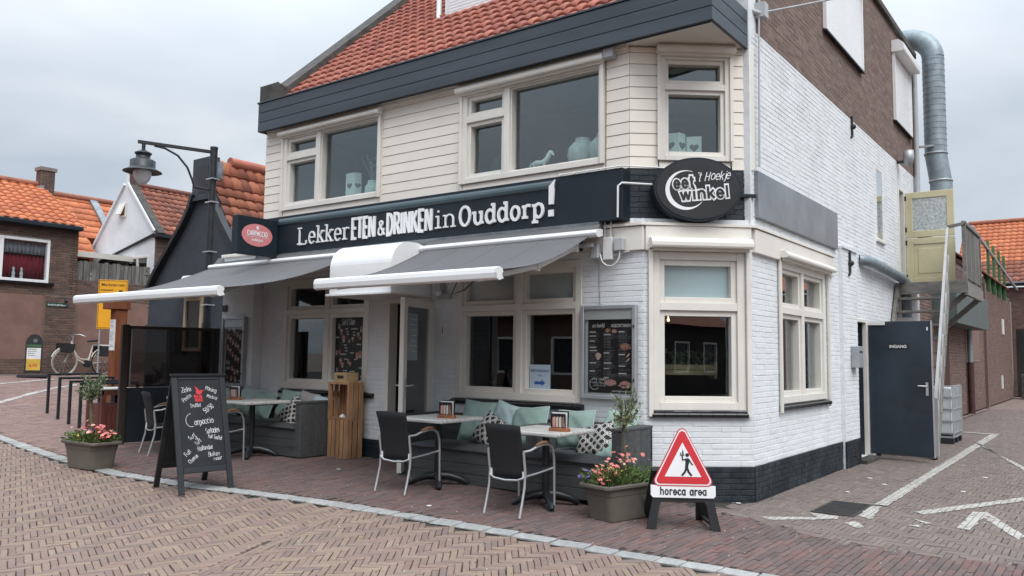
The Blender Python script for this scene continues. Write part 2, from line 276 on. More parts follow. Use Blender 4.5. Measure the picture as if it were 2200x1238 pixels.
# ------------------------------------------------------------------ objects
ORI = {}
def origin(o): return ORI.get(o.name, Vector((0, 0, 0)))
def link(o, parent=None):
    COL.objects.link(o)
    if parent is not None:
        o.parent = parent; ORI[o.name] = origin(parent)
    return o
def tag(o, label=None, cat=None, group=None, kind=None):
    if label: o['label'] = label
    if cat: o['category'] = cat
    if group: o['group'] = group
    if kind: o['kind'] = kind
    return o
def thing(name, label, cat, loc=(0, 0, 0), group=None):
    o = bpy.data.objects.new(name, None); o.empty_display_size = 0.1; COL.objects.link(o); o.location = loc; ORI[o.name] = Vector(loc)
    return tag(o, label, cat, group)
def part(name, parent):            # an empty that groups sub-parts under a thing
    o = bpy.data.objects.new(name, None); o.empty_display_size = 0.1
    return link(o, parent)
def place(o, loc, rz=0):           # move a thing that was built round the origin
    o.location = loc; o.rotation_euler = (0, 0, rz)
def dup(root, loc=None, rz=None, label=None):
    c = root.copy(); COL.objects.link(c)
    for k in root.children:
        d = k.copy(); COL.objects.link(d); d.parent = c
        for s in k.children:
            e = s.copy(); COL.objects.link(e); e.parent = d
    if loc is not None: c.location = loc
    if rz is not None: c.rotation_euler = (0, 0, rz)
    if label: c['label'] = label
    return c

class F:                            # a local frame: o + u*a + v*b + n*c
    def __init__(s, o, u, v, n=None):
        s.o = Vector(o); s.u = Vector(u).normalized(); s.v = Vector(v).normalized(); s.n = (Vector(n) if n else s.u.cross(s.v)).normalized()
    def __call__(s, a, b, c=0): return s.o + s.u * a + s.v * b + s.n * c
    def at(s, a, b, c=0): f = F(s(a, b, c), s.u, s.v, s.n); return f
    def rot(s, deg):
        c, q = math.cos(R(deg)), math.sin(R(deg)); return F(s.o, s.u * c + s.v * q, s.v * c - s.u * q, s.n)
W0 = F((0, 0, 0), (1, 0, 0), (0, 1, 0))

class MB:
    def __init__(s): s.v = []; s.f = []; s.m = []; s.s = []
    def add(s, vs, fs, mi=0, sm=False):
        k = len(s.v); s.v += [Vector(p) for p in vs]
        for f in fs: s.f.append([i + k for i in f]); s.m.append(mi); s.s.append(sm)
    def box(s, a0, a1, b0, b1, c0, c1, fr=W0, mi=0):
        P = [fr(a, b, c) for c in (c0, c1) for b in (b0, b1) for a in (a0, a1)]
        fs = [(0, 2, 3, 1), (4, 5, 7, 6), (0, 1, 5, 4), (2, 6, 7, 3), (0, 4, 6, 2), (1, 3, 7, 5)]
        if fr.u.cross(fr.v).dot(fr.n) < 0: fs = [tuple(reversed(f)) for f in fs]
        s.add(P, fs, mi); return s
    def bar(s, p0, p1, w, h, up=(0, 0, 1), mi=0):     # rectangular bar between two points
        p0, p1 = Vector(p0), Vector(p1); d = (p1 - p0); L = d.length; d.normalize(); up = Vector(up)
        x = d.cross(up)
        if x.length < 1e-4: x = d.cross(Vector((0, 1, 0)))
        x.normalize(); y = x.cross(d)
        return s.box(0, L, -w / 2, w / 2, -h / 2, h / 2, F(p0, d, x, y), mi)
    def quad(s, a, b, c, d, mi=0): s.add([a, b, c, d], [(0, 1, 2, 3)], mi); return s
    def cyl(s, p0, p1, r0, r1=None, n=12, mi=0, cap=True, sm=True):
        p0, p1 = Vector(p0), Vector(p1); r1 = r0 if r1 is None else r1; d = (p1 - p0).normalized()
        x = d.orthogonal().normalized(); y = d.cross(x)
        P = []
        for p, r in ((p0, r0), (p1, r1)):
            for i in range(n):
                a = 2 * math.pi * i / n; P.append(p + (x * math.cos(a) + y * math.sin(a)) * r)
        s.add(P, [(i, (i + 1) % n, n + (i + 1) % n, n + i) for i in range(n)], mi, sm)
        if cap: s.add(P[:n], [tuple(range(n - 1, -1, -1))], mi); s.add(P[n:], [tuple(range(n))], mi)
        return s
    def tube(s, pts, r, n=8, mi=0, cap=True, radii=None, closed=False):
        pts = [Vector(p) for p in pts]; m = len(pts); P = []; up = None
        for i, p in enumerate(pts):
            a = pts[i - 1] if (i > 0 or closed) else p; b = pts[(i + 1) % m] if (i < m - 1 or closed) else p
            d = (b - a)
            d = d.normalized() if d.length > 1e-9 else Vector((0, 0, 1))
            if up is None: up = d.orthogonal().normalized()
            up = (up - d * up.dot(d)); up = up.normalized() if up.length > 1e-6 else d.orthogonal().normalized()
            y = d.cross(up); rr = radii[i] if radii else r
            for k in range(n):
                t = 2 * math.pi * k / n; P.append(p + (up * math.cos(t) + y * math.sin(t)) * rr)
        fs = []
        for i in range(m if closed else m - 1):
            j = (i + 1) % m
            for k in range(n): fs.append((i * n + k, i * n + (k + 1) % n, j * n + (k + 1) % n, j * n + k))
        s.add(P, fs, mi, True)
        if cap and not closed:
            s.add(P[:n], [tuple(range(n - 1, -1, -1))], mi); s.add(P[-n:], [tuple(range(n))], mi)
        return s
    def lathe(s, prof, o=(0, 0, 0), n=24, mi=0, fr=None, sm=True):
        fr = fr or F(o, (1, 0, 0), (0, 1, 0)); P = []
        for r, z in prof:
            for i in range(n):
                a = 2 * math.pi * i / n; P.append(fr(r * math.cos(a), r * math.sin(a), z))
        fs = [(j * n + i, j * n + (i + 1) % n, (j + 1) * n + (i + 1) % n, (j + 1) * n + i) for j in range(len(prof) - 1) for i in range(n)]
        s.add(P, fs, mi, sm); return s
    def prism(s, poly, fr, w0, w1, mi=0, sm=False):      # poly in (u, v), extruded along n
        n = len(poly); A = [fr(p[0], p[1], w0) for p in poly]; B = [fr(p[0], p[1], w1) for p in poly]
        ar = sum(poly[i][0] * poly[(i + 1) % n][1] - poly[(i + 1) % n][0] * poly[i][1] for i in range(n))
        flip = (ar < 0) ^ (fr.u.cross(fr.v).dot(fr.n) < 0) ^ (w1 < w0)
        f0, f1 = tuple(range(n - 1, -1, -1)), tuple(range(n))
        if flip: f0, f1 = f1, f0
        s.add(A, [f0], mi); s.add(B, [f1], mi)
        sd = [(i, (i + 1) % n, n + (i + 1) % n, n + i) for i in range(n)]
        if flip: sd = [tuple(reversed(f)) for f in sd]
        s.add(A + B, sd, mi, sm); return s
    def ball(s, c, rx, ry=None, rz=None, n=12, m=8, mi=0, fr=None):
        ry = ry or rx; rz = rz or rx; fr = fr or F(c, (1, 0, 0), (0, 1, 0)); P = []
        for j in range(m + 1):
            t = math.pi * j / m
            for i in range(n):
                a = 2 * math.pi * i / n; P.append(fr(rx * math.sin(t) * math.cos(a), ry * math.sin(t) * math.sin(a), -rz * math.cos(t)))
        s.add(P, [(j * n + i, j * n + (i + 1) % n, (j + 1) * n + (i + 1) % n, (j + 1) * n + i) for j in range(m) for i in range(n)], mi, True); return s
    def ribbon(s, pts, w, fr, c0, c1, mi=0, closed=False, cap=0.0):   # flat stroke of width w in the frame plane, c0..c1 deep
        P = [Vector((p[0], p[1])) for p in pts]; n = len(P)
        if n < 2: return s
        if not closed and cap:
            P[0] = P[0] - (P[1] - P[0]).normalized() * cap; P[-1] = P[-1] + (P[-1] - P[-2]).normalized() * cap
        Lf, Rt = [], []
        for i in range(n):
            a = P[i - 1] if (i > 0 or closed) else None; b = P[(i + 1) % n] if (i < n - 1 or closed) else None
            d0 = (P[i] - a).normalized() if a is not None else None; d1 = (b - P[i]).normalized() if b is not None else None
            d0 = d0 or d1; d1 = d1 or d0
            n0 = Vector((-d0.y, d0.x)); n1 = Vector((-d1.y, d1.x)); mm = n0 + n1
            mm = mm.normalized() if mm.length > 1e-6 else n0
            k = min(1 / max(mm.dot(n0), 0.35), 2.0); Lf.append(P[i] + mm * k * w / 2); Rt.append(P[i] - mm * k * w / 2)
        V = [fr(p.x, p.y, c1) for p in Lf] + [fr(p.x, p.y, c1) for p in Rt] + [fr(p.x, p.y, c0) for p in Lf] + [fr(p.x, p.y, c0) for p in Rt]
        fs = []
        for i in range(n if closed else n - 1):
            j = (i + 1) % n
            fs += [(n + i, n + j, j, i), (i, j, 2 * n + j, 2 * n + i), (3 * n + i, 3 * n + j, n + j, n + i)]
        if not closed: fs += [(0, 2 * n, 3 * n, n), (n - 1, 2 * n - 1, 4 * n - 1, 3 * n - 1)]
        s.add(V, fs, mi); return s
    def build(s, name, mats, parent=None, bev=0.0, kind=None, label=None, seg=1, sm=None):
        me = bpy.data.meshes.new(name); off = origin(parent) if parent is not None else Vector((0, 0, 0))
        me.from_pydata([tuple(p - off) for p in s.v], [], s.f)
        if not isinstance(mats, (list, tuple)): mats = [mats]
        for m in mats: me.materials.append(m)
        me.polygons.foreach_set('material_index', s.m); me.polygons.foreach_set('use_smooth', s.s if sm is None else [sm] * len(s.s)); me.update()
        o = bpy.data.objects.new(name, me); link(o, parent)
        if bev:
            b = o.modifiers.new('bevel', 'BEVEL'); b.width = bev; b.segments = seg; b.limit_method = 'ANGLE'; b.angle_limit = R(40)
        if kind: o['kind'] = kind
        if label: o['label'] = label
        return o

def np_mesh(name, V, Fq, m, smooth=False):       # V (n,3), Fq (k,4)
    me = bpy.data.meshes.new(name); me.vertices.add(len(V)); me.vertices.foreach_set('co', np.asarray(V, np.float32).ravel())
    k = len(Fq); me.loops.add(4 * k); me.loops.foreach_set('vertex_index', np.asarray(Fq, np.int32).ravel()); me.polygons.add(k)
    me.polygons.foreach_set('loop_start', np.arange(0, 4 * k, 4, dtype=np.int32)); me.polygons.foreach_set('loop_total', np.full(k, 4, np.int32))
    me.polygons.foreach_set('use_smooth', np.full(k, smooth)); me.materials.append(m); me.update(calc_edges=True); me.validate(); return me

BQ = np.array([[0, 1, 5, 4], [1, 2, 6, 5], [2, 3, 7, 6], [3, 0, 4, 7], [4, 5, 9, 8], [5, 6, 10, 9], [6, 7, 11, 10], [7, 4, 8, 11], [8, 9, 10, 11]])
def block_verts(hu, hv, d, bev, jit, n, rng):
    hu = np.broadcast_to(hu, (n,)); hv = np.broadcast_to(hv, (n,)); L = np.zeros((n, 12, 3))
    for k, (dd, ins) in enumerate(((0.0, 0.0), (d - bev * 0.8, 0.0), (d, bev))):
        for q, (a, b) in enumerate(((-1, -1), (1, -1), (1, 1), (-1, 1))):
            L[:, k * 4 + q, 0] = a * (hu - ins); L[:, k * 4 + q, 1] = b * (hv - ins); L[:, k * 4 + q, 2] = dd
    j = rng.uniform(-jit, jit, (n, 4, 2)); L[:, 4:8, :2] += j; L[:, 8:12, :2] += j
    L[:, 8:12, 2] += rng.uniform(-jit, jit, (n, 4)) * 0.6
    return L
def blocks(name, rest, parent, m, C, U, V, Nn, hu, hv, d, bev, jit=0.0015, nmax=300, visible=None, std=None):
    """C, U, V, Nn: (n,3); the nmax largest in view become single objects, the rest one mesh of kind stuff"""
    C, U, V, Nn = map(lambda a: np.asarray(a, float), (C, U, V, Nn)); n = len(C); hu = np.broadcast_to(np.asarray(hu, float), (n,)).copy(); hv = np.broadcast_to(np.asarray(hv, float), (n,)).copy()
    off = np.array(origin(parent)); rel = C - np.array(CAMPOS); dist = np.linalg.norm(rel, axis=1)
    dep = rel @ np.array(_f); px = rel @ np.array(_r) / np.maximum(dep, .01); py = rel @ np.array(_u) / np.maximum(dep, .01)
    facing = np.abs((rel * Nn).sum(1)) / dist
    score = 4 * hu * hv / dist ** 2 * facing
    inview = (dep > 0.3) & (np.abs(px) < 0.635) & (np.abs(py) < 0.36)
    score = np.where(inview, score, 0)
    if visible is not None: score = score * visible
    if std is not None: score = np.where((np.abs(hu - std[0]) < 1e-4) & (np.abs(hv - std[1]) < 1e-4), score, 0)
    order = np.argsort(-score); sing = [i for i in order[:nmax] if score[i] > 0]; mask = np.ones(n, bool); mask[sing] = False
    out = []
    if sing:
        su, sv = (std if std is not None else (hu[sing[0]], hv[sing[0]])); var = []
        for k in range(8):
            me = np_mesh(name, block_verts(su, sv, d, bev, jit, 1, RNG)[0], BQ, m); var.append(me)
        for i in sing:
            o = bpy.data.objects.new(name, var[random.randrange(8)]); o.parent = parent; COL.objects.link(o)
            sc = Matrix.Diagonal((hu[i] / su, hv[i] / sv, 1, 1)) if std is None else Matrix.Identity(4)
            M = Matrix(((U[i, 0], V[i, 0], Nn[i, 0], C[i, 0] - off[0]), (U[i, 1], V[i, 1], Nn[i, 1], C[i, 1] - off[1]), (U[i, 2], V[i, 2], Nn[i, 2], C[i, 2] - off[2]), (0, 0, 0, 1)))
            o.matrix_local = M @ sc
            out.append(o)
    idx = np.where(mask)[0]
    if len(idx):
        Lc = block_verts(hu[idx], hv[idx], d, bev, jit, len(idx), RNG)
        Wv = (C[idx] - off)[:, None, :] + Lc[:, :, 0:1] * U[idx][:, None, :] + Lc[:, :, 1:2] * V[idx][:, None, :] + Lc[:, :, 2:3] * Nn[idx][:, None, :]
        Fq = (BQ[None] + (np.arange(len(idx)) * 12)[:, None, None]).reshape(-1, 4)
        me = np_mesh(rest, Wv.reshape(-1, 3), Fq, m); o = bpy.data.objects.new(rest, me); o['kind'] = 'stuff'; link(o, parent); out.append(o)
    return out

def subtract(iv, cuts):
    for c0, c1 in cuts:
        nx = []
        for a, b in iv:
            if c1 <= a or c0 >= b: nx.append((a, b)); continue
            if c0 > a: nx.append((a, c0))
            if c1 < b: nx.append((c1, b))
        iv = nx
    return iv
def wall_bricks(parent, fr, u0, u1, z0, z1, holes, m, course=0.06, L=0.21, J=0.010, d=0.0036, bev=0.0022, JU=None, nmax=0, clip=None, jit=0.0015, w0=0.0):
    """running bond bricks on the plane of fr (a = u, b = z); clip(z) -> list of (u0,u1) spans"""
    C, hu, hv = [], [], []; k = 0; z = z0; JU = JU or J
    while z < z1 - 0.02:
        zt = min(z + course, z1); zm = (z + zt) / 2
        iv = clip(zm) if clip else [(u0, u1)]
        iv = subtract(iv, [(h[0], h[1]) for h in holes if h[2] < zt - 0.012 and h[3] > z + 0.012])
        for a, b in iv:
            st = u0 - (L / 2 if k % 2 else 0)
            i0 = int((a - st) // L)
            x = st + i0 * L
            while x < b:
                p, q = max(x, a), min(x + L, b)
                if q - p > 0.03:
                    C.append(fr((p + q) / 2, zm, w0)); hu.append((q - p - JU) / 2); hv.append((zt - z - J) / 2)
                x += L
        z += course; k += 1
    n = len(C)
    if not n: return
    U = np.tile(np.array(fr.u), (n, 1)) + RNG.normal(0, 0.003, (n, 3)); V = np.tile(np.array(fr.v), (n, 1)); N = np.tile(np.array(fr.n), (n, 1))
    C = np.array([tuple(c) for c in C]) + RNG.uniform(-0.002, 0.0015, (n, 1)) * N
    blocks('brick', 'brickwork', parent, m, C, U, V, N, hu, hv, d, bev, jit, nmax, std=((L - JU) / 2, (course - J) / 2))

def wall_plane(mb, fr, u0, u1, z0, z1, holes, thick=0.2, mi=0, ri=0):
    us = sorted({u0, u1, *[min(max(h[k], u0), u1) for h in holes for k in (0, 1)]}); zs = sorted({z0, z1, *[min(max(h[k], z0), z1) for h in holes for k in (2, 3)]})
    for a, b in zip(us[:-1], us[1:]):
        for c, e in zip(zs[:-1], zs[1:]):
            um, zm = (a + b) / 2, (c + e) / 2
            if any(h[0] < um < h[1] and h[2] < zm < h[3] for h in holes): continue
            mb.quad(fr(a, c), fr(b, c), fr(b, e), fr(a, e), mi); mb.quad(fr(b, c, -thick), fr(a, c, -thick), fr(a, e, -thick), fr(b, e, -thick), mi)
    for h in holes:
        a, b, c, e = h[:4]; t = -thick
        mb.quad(fr(a, c), fr(a, c, t), fr(a, e, t), fr(a, e), ri); mb.quad(fr(b, c, t), fr(b, c), fr(b, e), fr(b, e, t), ri)
        mb.quad(fr(a, e), fr(a, e, t), fr(b, e, t), fr(b, e), ri); mb.quad(fr(a, c, t), fr(a, c), fr(b, c), fr(b, c, t), ri)
    # outer edges
    for (a, b, c, e) in ((u0, u0, z0, z1), (u1, u1, z0, z1)): mb.quad(fr(a, c), fr(a, c, -thick), fr(a, e, -thick), fr(a, e), mi)
    mb.quad(fr(u0, z1), fr(u1, z1), fr(u1, z1, -thick), fr(u0, z1, -thick), mi)

# pantiles on a roof plane: fr.u along the eaves, fr.v up the slope, fr.n outwards
def tile_mesh(m, w, e, amp=0.022, th=0.03, seg=7, flat=False):
    V, Fq = [], []
    for j, (y, dz) in enumerate(((-0.02, 0.042 if not flat else 0.032), (-0.02, 0.042 - th), (e + 0.02, 0.002))):
        for i in range(seg + 1):
            t = i / seg; x = (t - 0.5) * (w + 0.012)
            z = (0.004 + (0.012 if t > 0.85 else 0)) if flat else amp * (math.sin(2 * math.pi * (t - 0.12)) * 0.8 + 0.2 * math.sin(4 * math.pi * t))
            V.append((x, y, z + dz))
    n = seg + 1
    for i in range(seg):
        Fq.append((i, i + 1, 2 * n + i + 1, 2 * n + i)); Fq.append((n + i, n + i + 1, i + 1, i))
    return np.array(V), np.array(Fq)
def roof_tiles(parent, fr, span, v0, v1, w, e, m, nmax=300, flat=False, inside=None, amp=0.022):
    """span(v) -> (u0,u1); rows of tiles with exposure e and width w"""
    V, Fq = tile_mesh(m, w, e, amp, flat=flat); pts = []; k = 0; v = v0
    while v < v1:
        a, b = span(v + e / 2); i0 = math.floor(a / w); u = i0 * w + w / 2
        while u < b + w * 0.4:
            if u > a - w * 0.4 and (inside is None or inside(u, v + e / 2)): pts.append((u, v))
            u += w
        v += e; k += 1
    if not pts: return
    P = np.array([tuple(fr(u + random.uniform(-.004, .004), v + random.uniform(-.006, .006), random.uniform(0, .004))) for u, v in pts]); off = np.array(origin(parent))
    rel = P - np.array(CAMPOS); dist = np.linalg.norm(rel, axis=1); dep = rel @ np.array(_f); px = rel @ np.array(_r) / np.maximum(dep, .01); py = rel @ np.array(_u) / np.maximum(dep, .01)
    sc = np.where((dep > 0.3) & (np.abs(px) < .635) & (np.abs(py) < .37), 1 / dist, 0); order = [i for i in np.argsort(-sc)[:nmax] if sc[i] > 0]
    mask = np.ones(len(P), bool); mask[order] = False
    me = np_mesh('roof_tile', V, Fq, m, True)
    B = np.array([fr.u, fr.v, fr.n])
    for i in order:
        o = bpy.data.objects.new('roof_tile', me); o.parent = parent; COL.objects.link(o); p = P[i] - off
        o.matrix_local = Matrix(((fr.u.x, fr.v.x, fr.n.x, p[0]), (fr.u.y, fr.v.y, fr.n.y, p[1]), (fr.u.z, fr.v.z, fr.n.z, p[2]), (0, 0, 0, 1)))
    idx = np.where(mask)[0]
    if len(idx):
        WV = (P[idx] - off)[:, None, :] + (V @ B)[None]
        FQ = (Fq[None] + (np.arange(len(idx)) * len(V))[:, None, None]).reshape(-1, 4)
        o = bpy.data.objects.new('tiling', np_mesh('tiling', WV.reshape(-1, 3), FQ, m, True)); o['kind'] = 'stuff'; link(o, parent)

# ------------------------------------------------------------------ stroke lettering
def arc(cx, cy, rx, ry, a0, a1, n=None):
    n = n or max(3, int(abs(a1 - a0) / 24)); return [(cx + rx * math.cos(R(a0 + (a1 - a0) * i / n)), cy + ry * math.sin(R(a0 + (a1 - a0) * i / n))) for i in range(n + 1)]
X = 0.68
GL = {
 'a': (.52, [arc(.24, X / 2, .22, X / 2, 40, 320), [(.46, X), (.46, 0)]]), 'b': (.52, [[(.06, 1), (.06, 0)], arc(.28, X / 2, .22, X / 2, 140, -140)]), 'c': (.46, [arc(.26, X / 2, .22, X / 2, 45, 315)]),
 'd': (.54, [arc(.26, X / 2, .22, X / 2, 40, 320), [(.48, 1), (.48, 0)]]), 'e': (.52, [[(.05, X * .52), (.47, X * .52)] + arc(.26, X / 2, .21, X / 2, 5, 318)[1:]]), 'f': (.34, [arc(.30, .82, .14, .18, 70, 180) + [(.16, 0)], [(.02, X), (.32, X)]]),
 'g': (.54, [arc(.26, X / 2, .22, X / 2, 40, 320), [(.48, X), (.48, -.1)] + arc(.27, -.12, .21, .16, 0, -150)]), 'h': (.54, [[(.07, 1), (.07, 0)], arc(.28, X * .62, .2, X * .38, 180, 0) + [(.48, 0)]]), 'i': (.2, [[(.1, X), (.1, 0)], [(.1, .86), (.1, .96)]]),
 'j': (.24, [[(.16, X), (.16, -.1)] + arc(.02, -.1, .14, .14, 0, -90), [(.16, .86), (.16, .96)]]), 'k': (.5, [[(.07, 1), (.07, 0)], [(.44, X), (.09, .28)], [(.2, .4), (.46, 0)]]), 'l': (.2, [[(.1, 1), (.1, 0)]]),
 'm': (.8, [[(.07, X), (.07, 0)], arc(.23, X * .62, .16, X * .38, 180, 0) + [(.39, 0)], arc(.55, X * .62, .16, X * .38, 180, 0) + [(.71, 0)]]), 'n': (.54, [[(.07, X), (.07, 0)], arc(.28, X * .62, .2, X * .38, 180, 0) + [(.48, 0)]]),
 'o': (.54, [arc(.27, X / 2, .22, X / 2, 0, 360, 16)]), 'p': (.54, [[(.07, X), (.07, -.28)], arc(.28, X / 2, .22, X / 2, 140, -140)]), 'q': (.54, [arc(.26, X / 2, .22, X / 2, 40, 320), [(.48, X), (.48, -.28)]]),
 'r': (.38, [[(.07, X), (.07, 0)], arc(.27, X * .6, .2, X * .38, 180, 50)]), 's': (.44, [arc(.22, X * .74, .17, X * .26, 40, 270, 8) + arc(.22, X * .25, .18, X * .25, 90, -140, 8)[1:]]), 't': (.36, [[(.15, .95), (.15, .1)] + arc(.26, .12, .11, .12, 180, 300), [(.02, X), (.32, X)]]),
 'u': (.54, [[(.07, X)] + arc(.27, X * .38, .2, X * .38, 180, 360), [(.47, X), (.47, 0)]]), 'v': (.48, [[(.03, X), (.24, 0), (.45, X)]]), 'w': (.72, [[(.03, X), (.2, 0), (.36, X), (.52, 0), (.69, X)]]), 'x': (.46, [[(.04, X), (.42, 0)], [(.42, X), (.04, 0)]]),
 'y': (.48, [[(.03, X), (.24, 0)], [(.45, X), (.16, -.28)]]), 'z': (.46, [[(.04, X), (.42, X), (.04, 0), (.42, 0)]]),
 'A': (.64, [[(.03, 0), (.32, 1), (.61, 0)], [(.14, .34), (.5, .34)]]), 'B': (.56, [[(.08, 0), (.08, 1)] + arc(.3, .76, .2, .24, 90, -90)[0:] + [(.08, .52)], arc(.3, .26, .23, .26, 90, -90) + [(.08, 0)]]),
 'C': (.62, [arc(.36, .5, .3, .5, 48, 312)]), 'D': (.6, [[(.08, 0), (.08, 1)] + arc(.22, .5, .32, .5, 90, -90, 10) + [(.08, 0)]]), 'E': (.5, [[(.46, 1), (.08, 1), (.08, 0), (.46, 0)], [(.08, .52), (.42, .52)]]),
 'F': (.48, [[(.46, 1), (.08, 1), (.08, 0)], [(.08, .52), (.4, .52)]]), 'G': (.66, [arc(.36, .5, .3, .5, 48, 340) + [(.64, .46), (.42, .46)]]), 'H': (.62, [[(.08, 1), (.08, 0)], [(.54, 1), (.54, 0)], [(.08, .52), (.54, .52)]]),
 'I': (.2, [[(.1, 1), (.1, 0)]]), 'K': (.58, [[(.08, 1), (.08, 0)], [(.52, 1), (.1, .42)], [(.22, .56), (.55, 0)]]), 'L': (.66, [[(.08, 1), (.08, 0), (.62, 0), (.62, .22)]]), 'M': (.74, [[(.08, 0), (.08, 1), (.37, .3), (.66, 1), (.66, 0)]]),
 'N': (.62, [[(.08, 0), (.08, 1), (.54, 0), (.54, 1)]]), 'O': (.7, [arc(.35, .5, .3, .5, 0, 360, 18)]), 'P': (.54, [[(.08, 0), (.08, 1)] + arc(.28, .74, .22, .26, 90, -90) + [(.08, .48)]]), 'R': (.58, [[(.08, 0), (.08, 1)] + arc(.28, .74, .22, .26, 90, -90) + [(.08, .48)], [(.28, .48), (.54, 0)]]),
 'S': (.54, [arc(.27, .75, .21, .25, 40, 270, 9) + arc(.27, .25, .22, .25, 90, -140, 9)[1:]]), 'T': (.54, [[(.02, 1), (.52, 1)], [(.27, 1), (.27, 0)]]), 'U': (.62, [[(.08, 1)] + arc(.31, .3, .23, .3, 180, 360) + [(.54, 1)]]),
 'V': (.6, [[(.03, 1), (.3, 0), (.57, 1)]]), 'W': (.84, [[(.03, 1), (.22, 0), (.42, 1), (.62, 0), (.81, 1)]]), 'Z': (.54, [[(.04, 1), (.5, 1), (.04, 0), (.5, 0)]]),
 '&': (.66, [[(.62, 0), (.2, .72)] + arc(.31, .83, .13, .16, 220, -60, 10) + [(.12, .42)] + arc(.27, .22, .2, .22, 140, 330, 8) + [(.6, .46)]]), "'": (.14, [[(.07, 1), (.05, .82)]]), '.': (.16, [[(.08, 0), (.08, .08)]]), ',': (.16, [[(.1, .06), (.06, -.1)]]), '/': (.36, [[(.04, -.05), (.32, 1.02)]]),
 '0': (.54, [arc(.27, .5, .21, .5, 0, 360, 14)]), '1': (.3, [[(.06, .8), (.17, 1), (.17, 0)]]), '5': (.52, [[(.44, 1), (.12, 1), (.09, .58)] + arc(.26, .33, .2, .3, 120, -140, 9)]), '6': (.52, [arc(.26, .28, .2, .28, 0, 360, 12), [(.07, .32), (.12, .7), (.4, 1)]]), '8': (.5, [arc(.25, .76, .17, .24, 0, 360, 12), arc(.25, .27, .2, .27, 0, 360, 12)]), '9': (.52, [arc(.26, .72, .2, .28, 0, 360, 12), [(.46, .68), (.42, .3), (.14, 0)]]),
 ' ': (.34, []), '-': (.3, [[(.04, .36), (.26, .36)]]), ':': (.16, [[(.08, 0), (.08, .08)], [(.08, .5), (.08, .58)]]), '!': (.2, [[(.1, 1), (.1, .28)], [(.1, .1), (.1, 0)]]),
}
SERIF = {'L': [(-.06, .22, 1), (-.06, .3, 0)], 'e': [], 'k': [(-.06, .1, 1), (-.06, .22, 0), (.3, .56, X), (.34, .58, 0)], 'r': [(-.06, .1, X), (-.06, .24, 0)], 'i': [(-.04, .12, X), (-.06, .26, 0)], 'n': [(-.06, .1, X), (-.05, .2, 0), (.36, .6, 0)], 'u': [(-.06, .1, X), (.34, .5, X), (.46, .6, 0)], 'd': [(.34, .5, 1), (.47, .62, 0)], 'o': [], 'O': [], 'p': [(-.06, .1, X), (-.06, .24, -.28)]}
def stroke_text(mb, s, fr, h, w, depth=0.003, wx=1.0, gap=0.08, hand=0.0, slant=0.0, mi=0, serif=False, each=None, caps=0.0):
    """letters as flat ribbons; h cap height, w stroke width (fraction of h); returns the advance width"""
    def runs(pl):
        out = [[pl[0]]]
        for i in range(1, len(pl)):
            out[-1].append(pl[i])
            if i < len(pl) - 1:
                a = Vector((pl[i][0] - pl[i - 1][0], pl[i][1] - pl[i - 1][1])).normalized(); b = Vector((pl[i + 1][0] - pl[i][0], pl[i + 1][1] - pl[i][1])).normalized()
                if a.dot(b) < 0.45: out.append([pl[i]])
        return out
    x = 0.0; k = 0
    for ch in s:
        gw, st = GL.get(ch, GL['o']); tgt = MB() if each is not None else mb
        jx, jy, js = (random.uniform(-hand, hand) * .5, random.uniform(-hand, hand), 1 + random.uniform(-hand, hand) * .8) if hand else (0, 0, 1)
        for pl in st:
            pts = [((x + (px * js * wx + jx) * h + slant * py * h), (py * js + jy) * h) for px, py in pl]
            if hand: pts = [(a + random.uniform(-hand, hand) * h * .12, b + random.uniform(-hand, hand) * h * .12) for a, b in pts]
            cl = len(pts) > 3 and abs(pts[0][0] - pts[-1][0]) < 1e-6 and abs(pts[0][1] - pts[-1][1]) < 1e-6
            if cl: tgt.ribbon(pts[:-1], w * h, fr, 0.0, depth + 0.0003 * k, mi, closed=True); k += 1; continue
            rs = runs(pts)
            for ri, r_ in enumerate(rs):
                r_ = [Vector(q) for q in r_]
                if len(rs) > 1:       # square corners overlap by half a stroke, sharp ones meet at the point
                    if ri > 0 and len(rs[ri - 1]) > 1:
                        pa = (Vector(rs[ri - 1][-1]) - Vector(rs[ri - 1][-2])).normalized(); d_ = (r_[1] - r_[0]).normalized()
                        if pa.dot(d_) > -.3: r_[0] = r_[0] - d_ * w * h / 2
                    if ri < len(rs) - 1:
                        pa = (r_[-1] - r_[-2]).normalized(); d_ = (Vector(rs[ri + 1][1]) - Vector(rs[ri + 1][0])).normalized()
                        if pa.dot(d_) > -.3: r_[-1] = r_[-1] + pa * w * h / 2
                tgt.ribbon(r_, w * h, fr, 0.0, depth + 0.0003 * k, mi, cap=w * h * caps); k += 1
        if serif:
            for a, b, y in SERIF.get(ch, []):
                tgt.ribbon([(x + a * wx * h, y * h + (w * h / 2 if y <= 0 else -w * h / 2)), (x + b * wx * h, y * h + (w * h / 2 if y <= 0 else -w * h / 2))], w * h, fr, 0.0, depth + 0.0003 * k, mi); k += 1
        if each is not None and st: each(tgt)
        x += (gw * wx + gap) * h
        if k > 12: k = 0
    return x - gap * h
def text_width(s, h, wx=1.0, gap=0.08): return sum((GL.get(c, GL['o'])[0] * wx + gap) * h for c in s) - gap * h

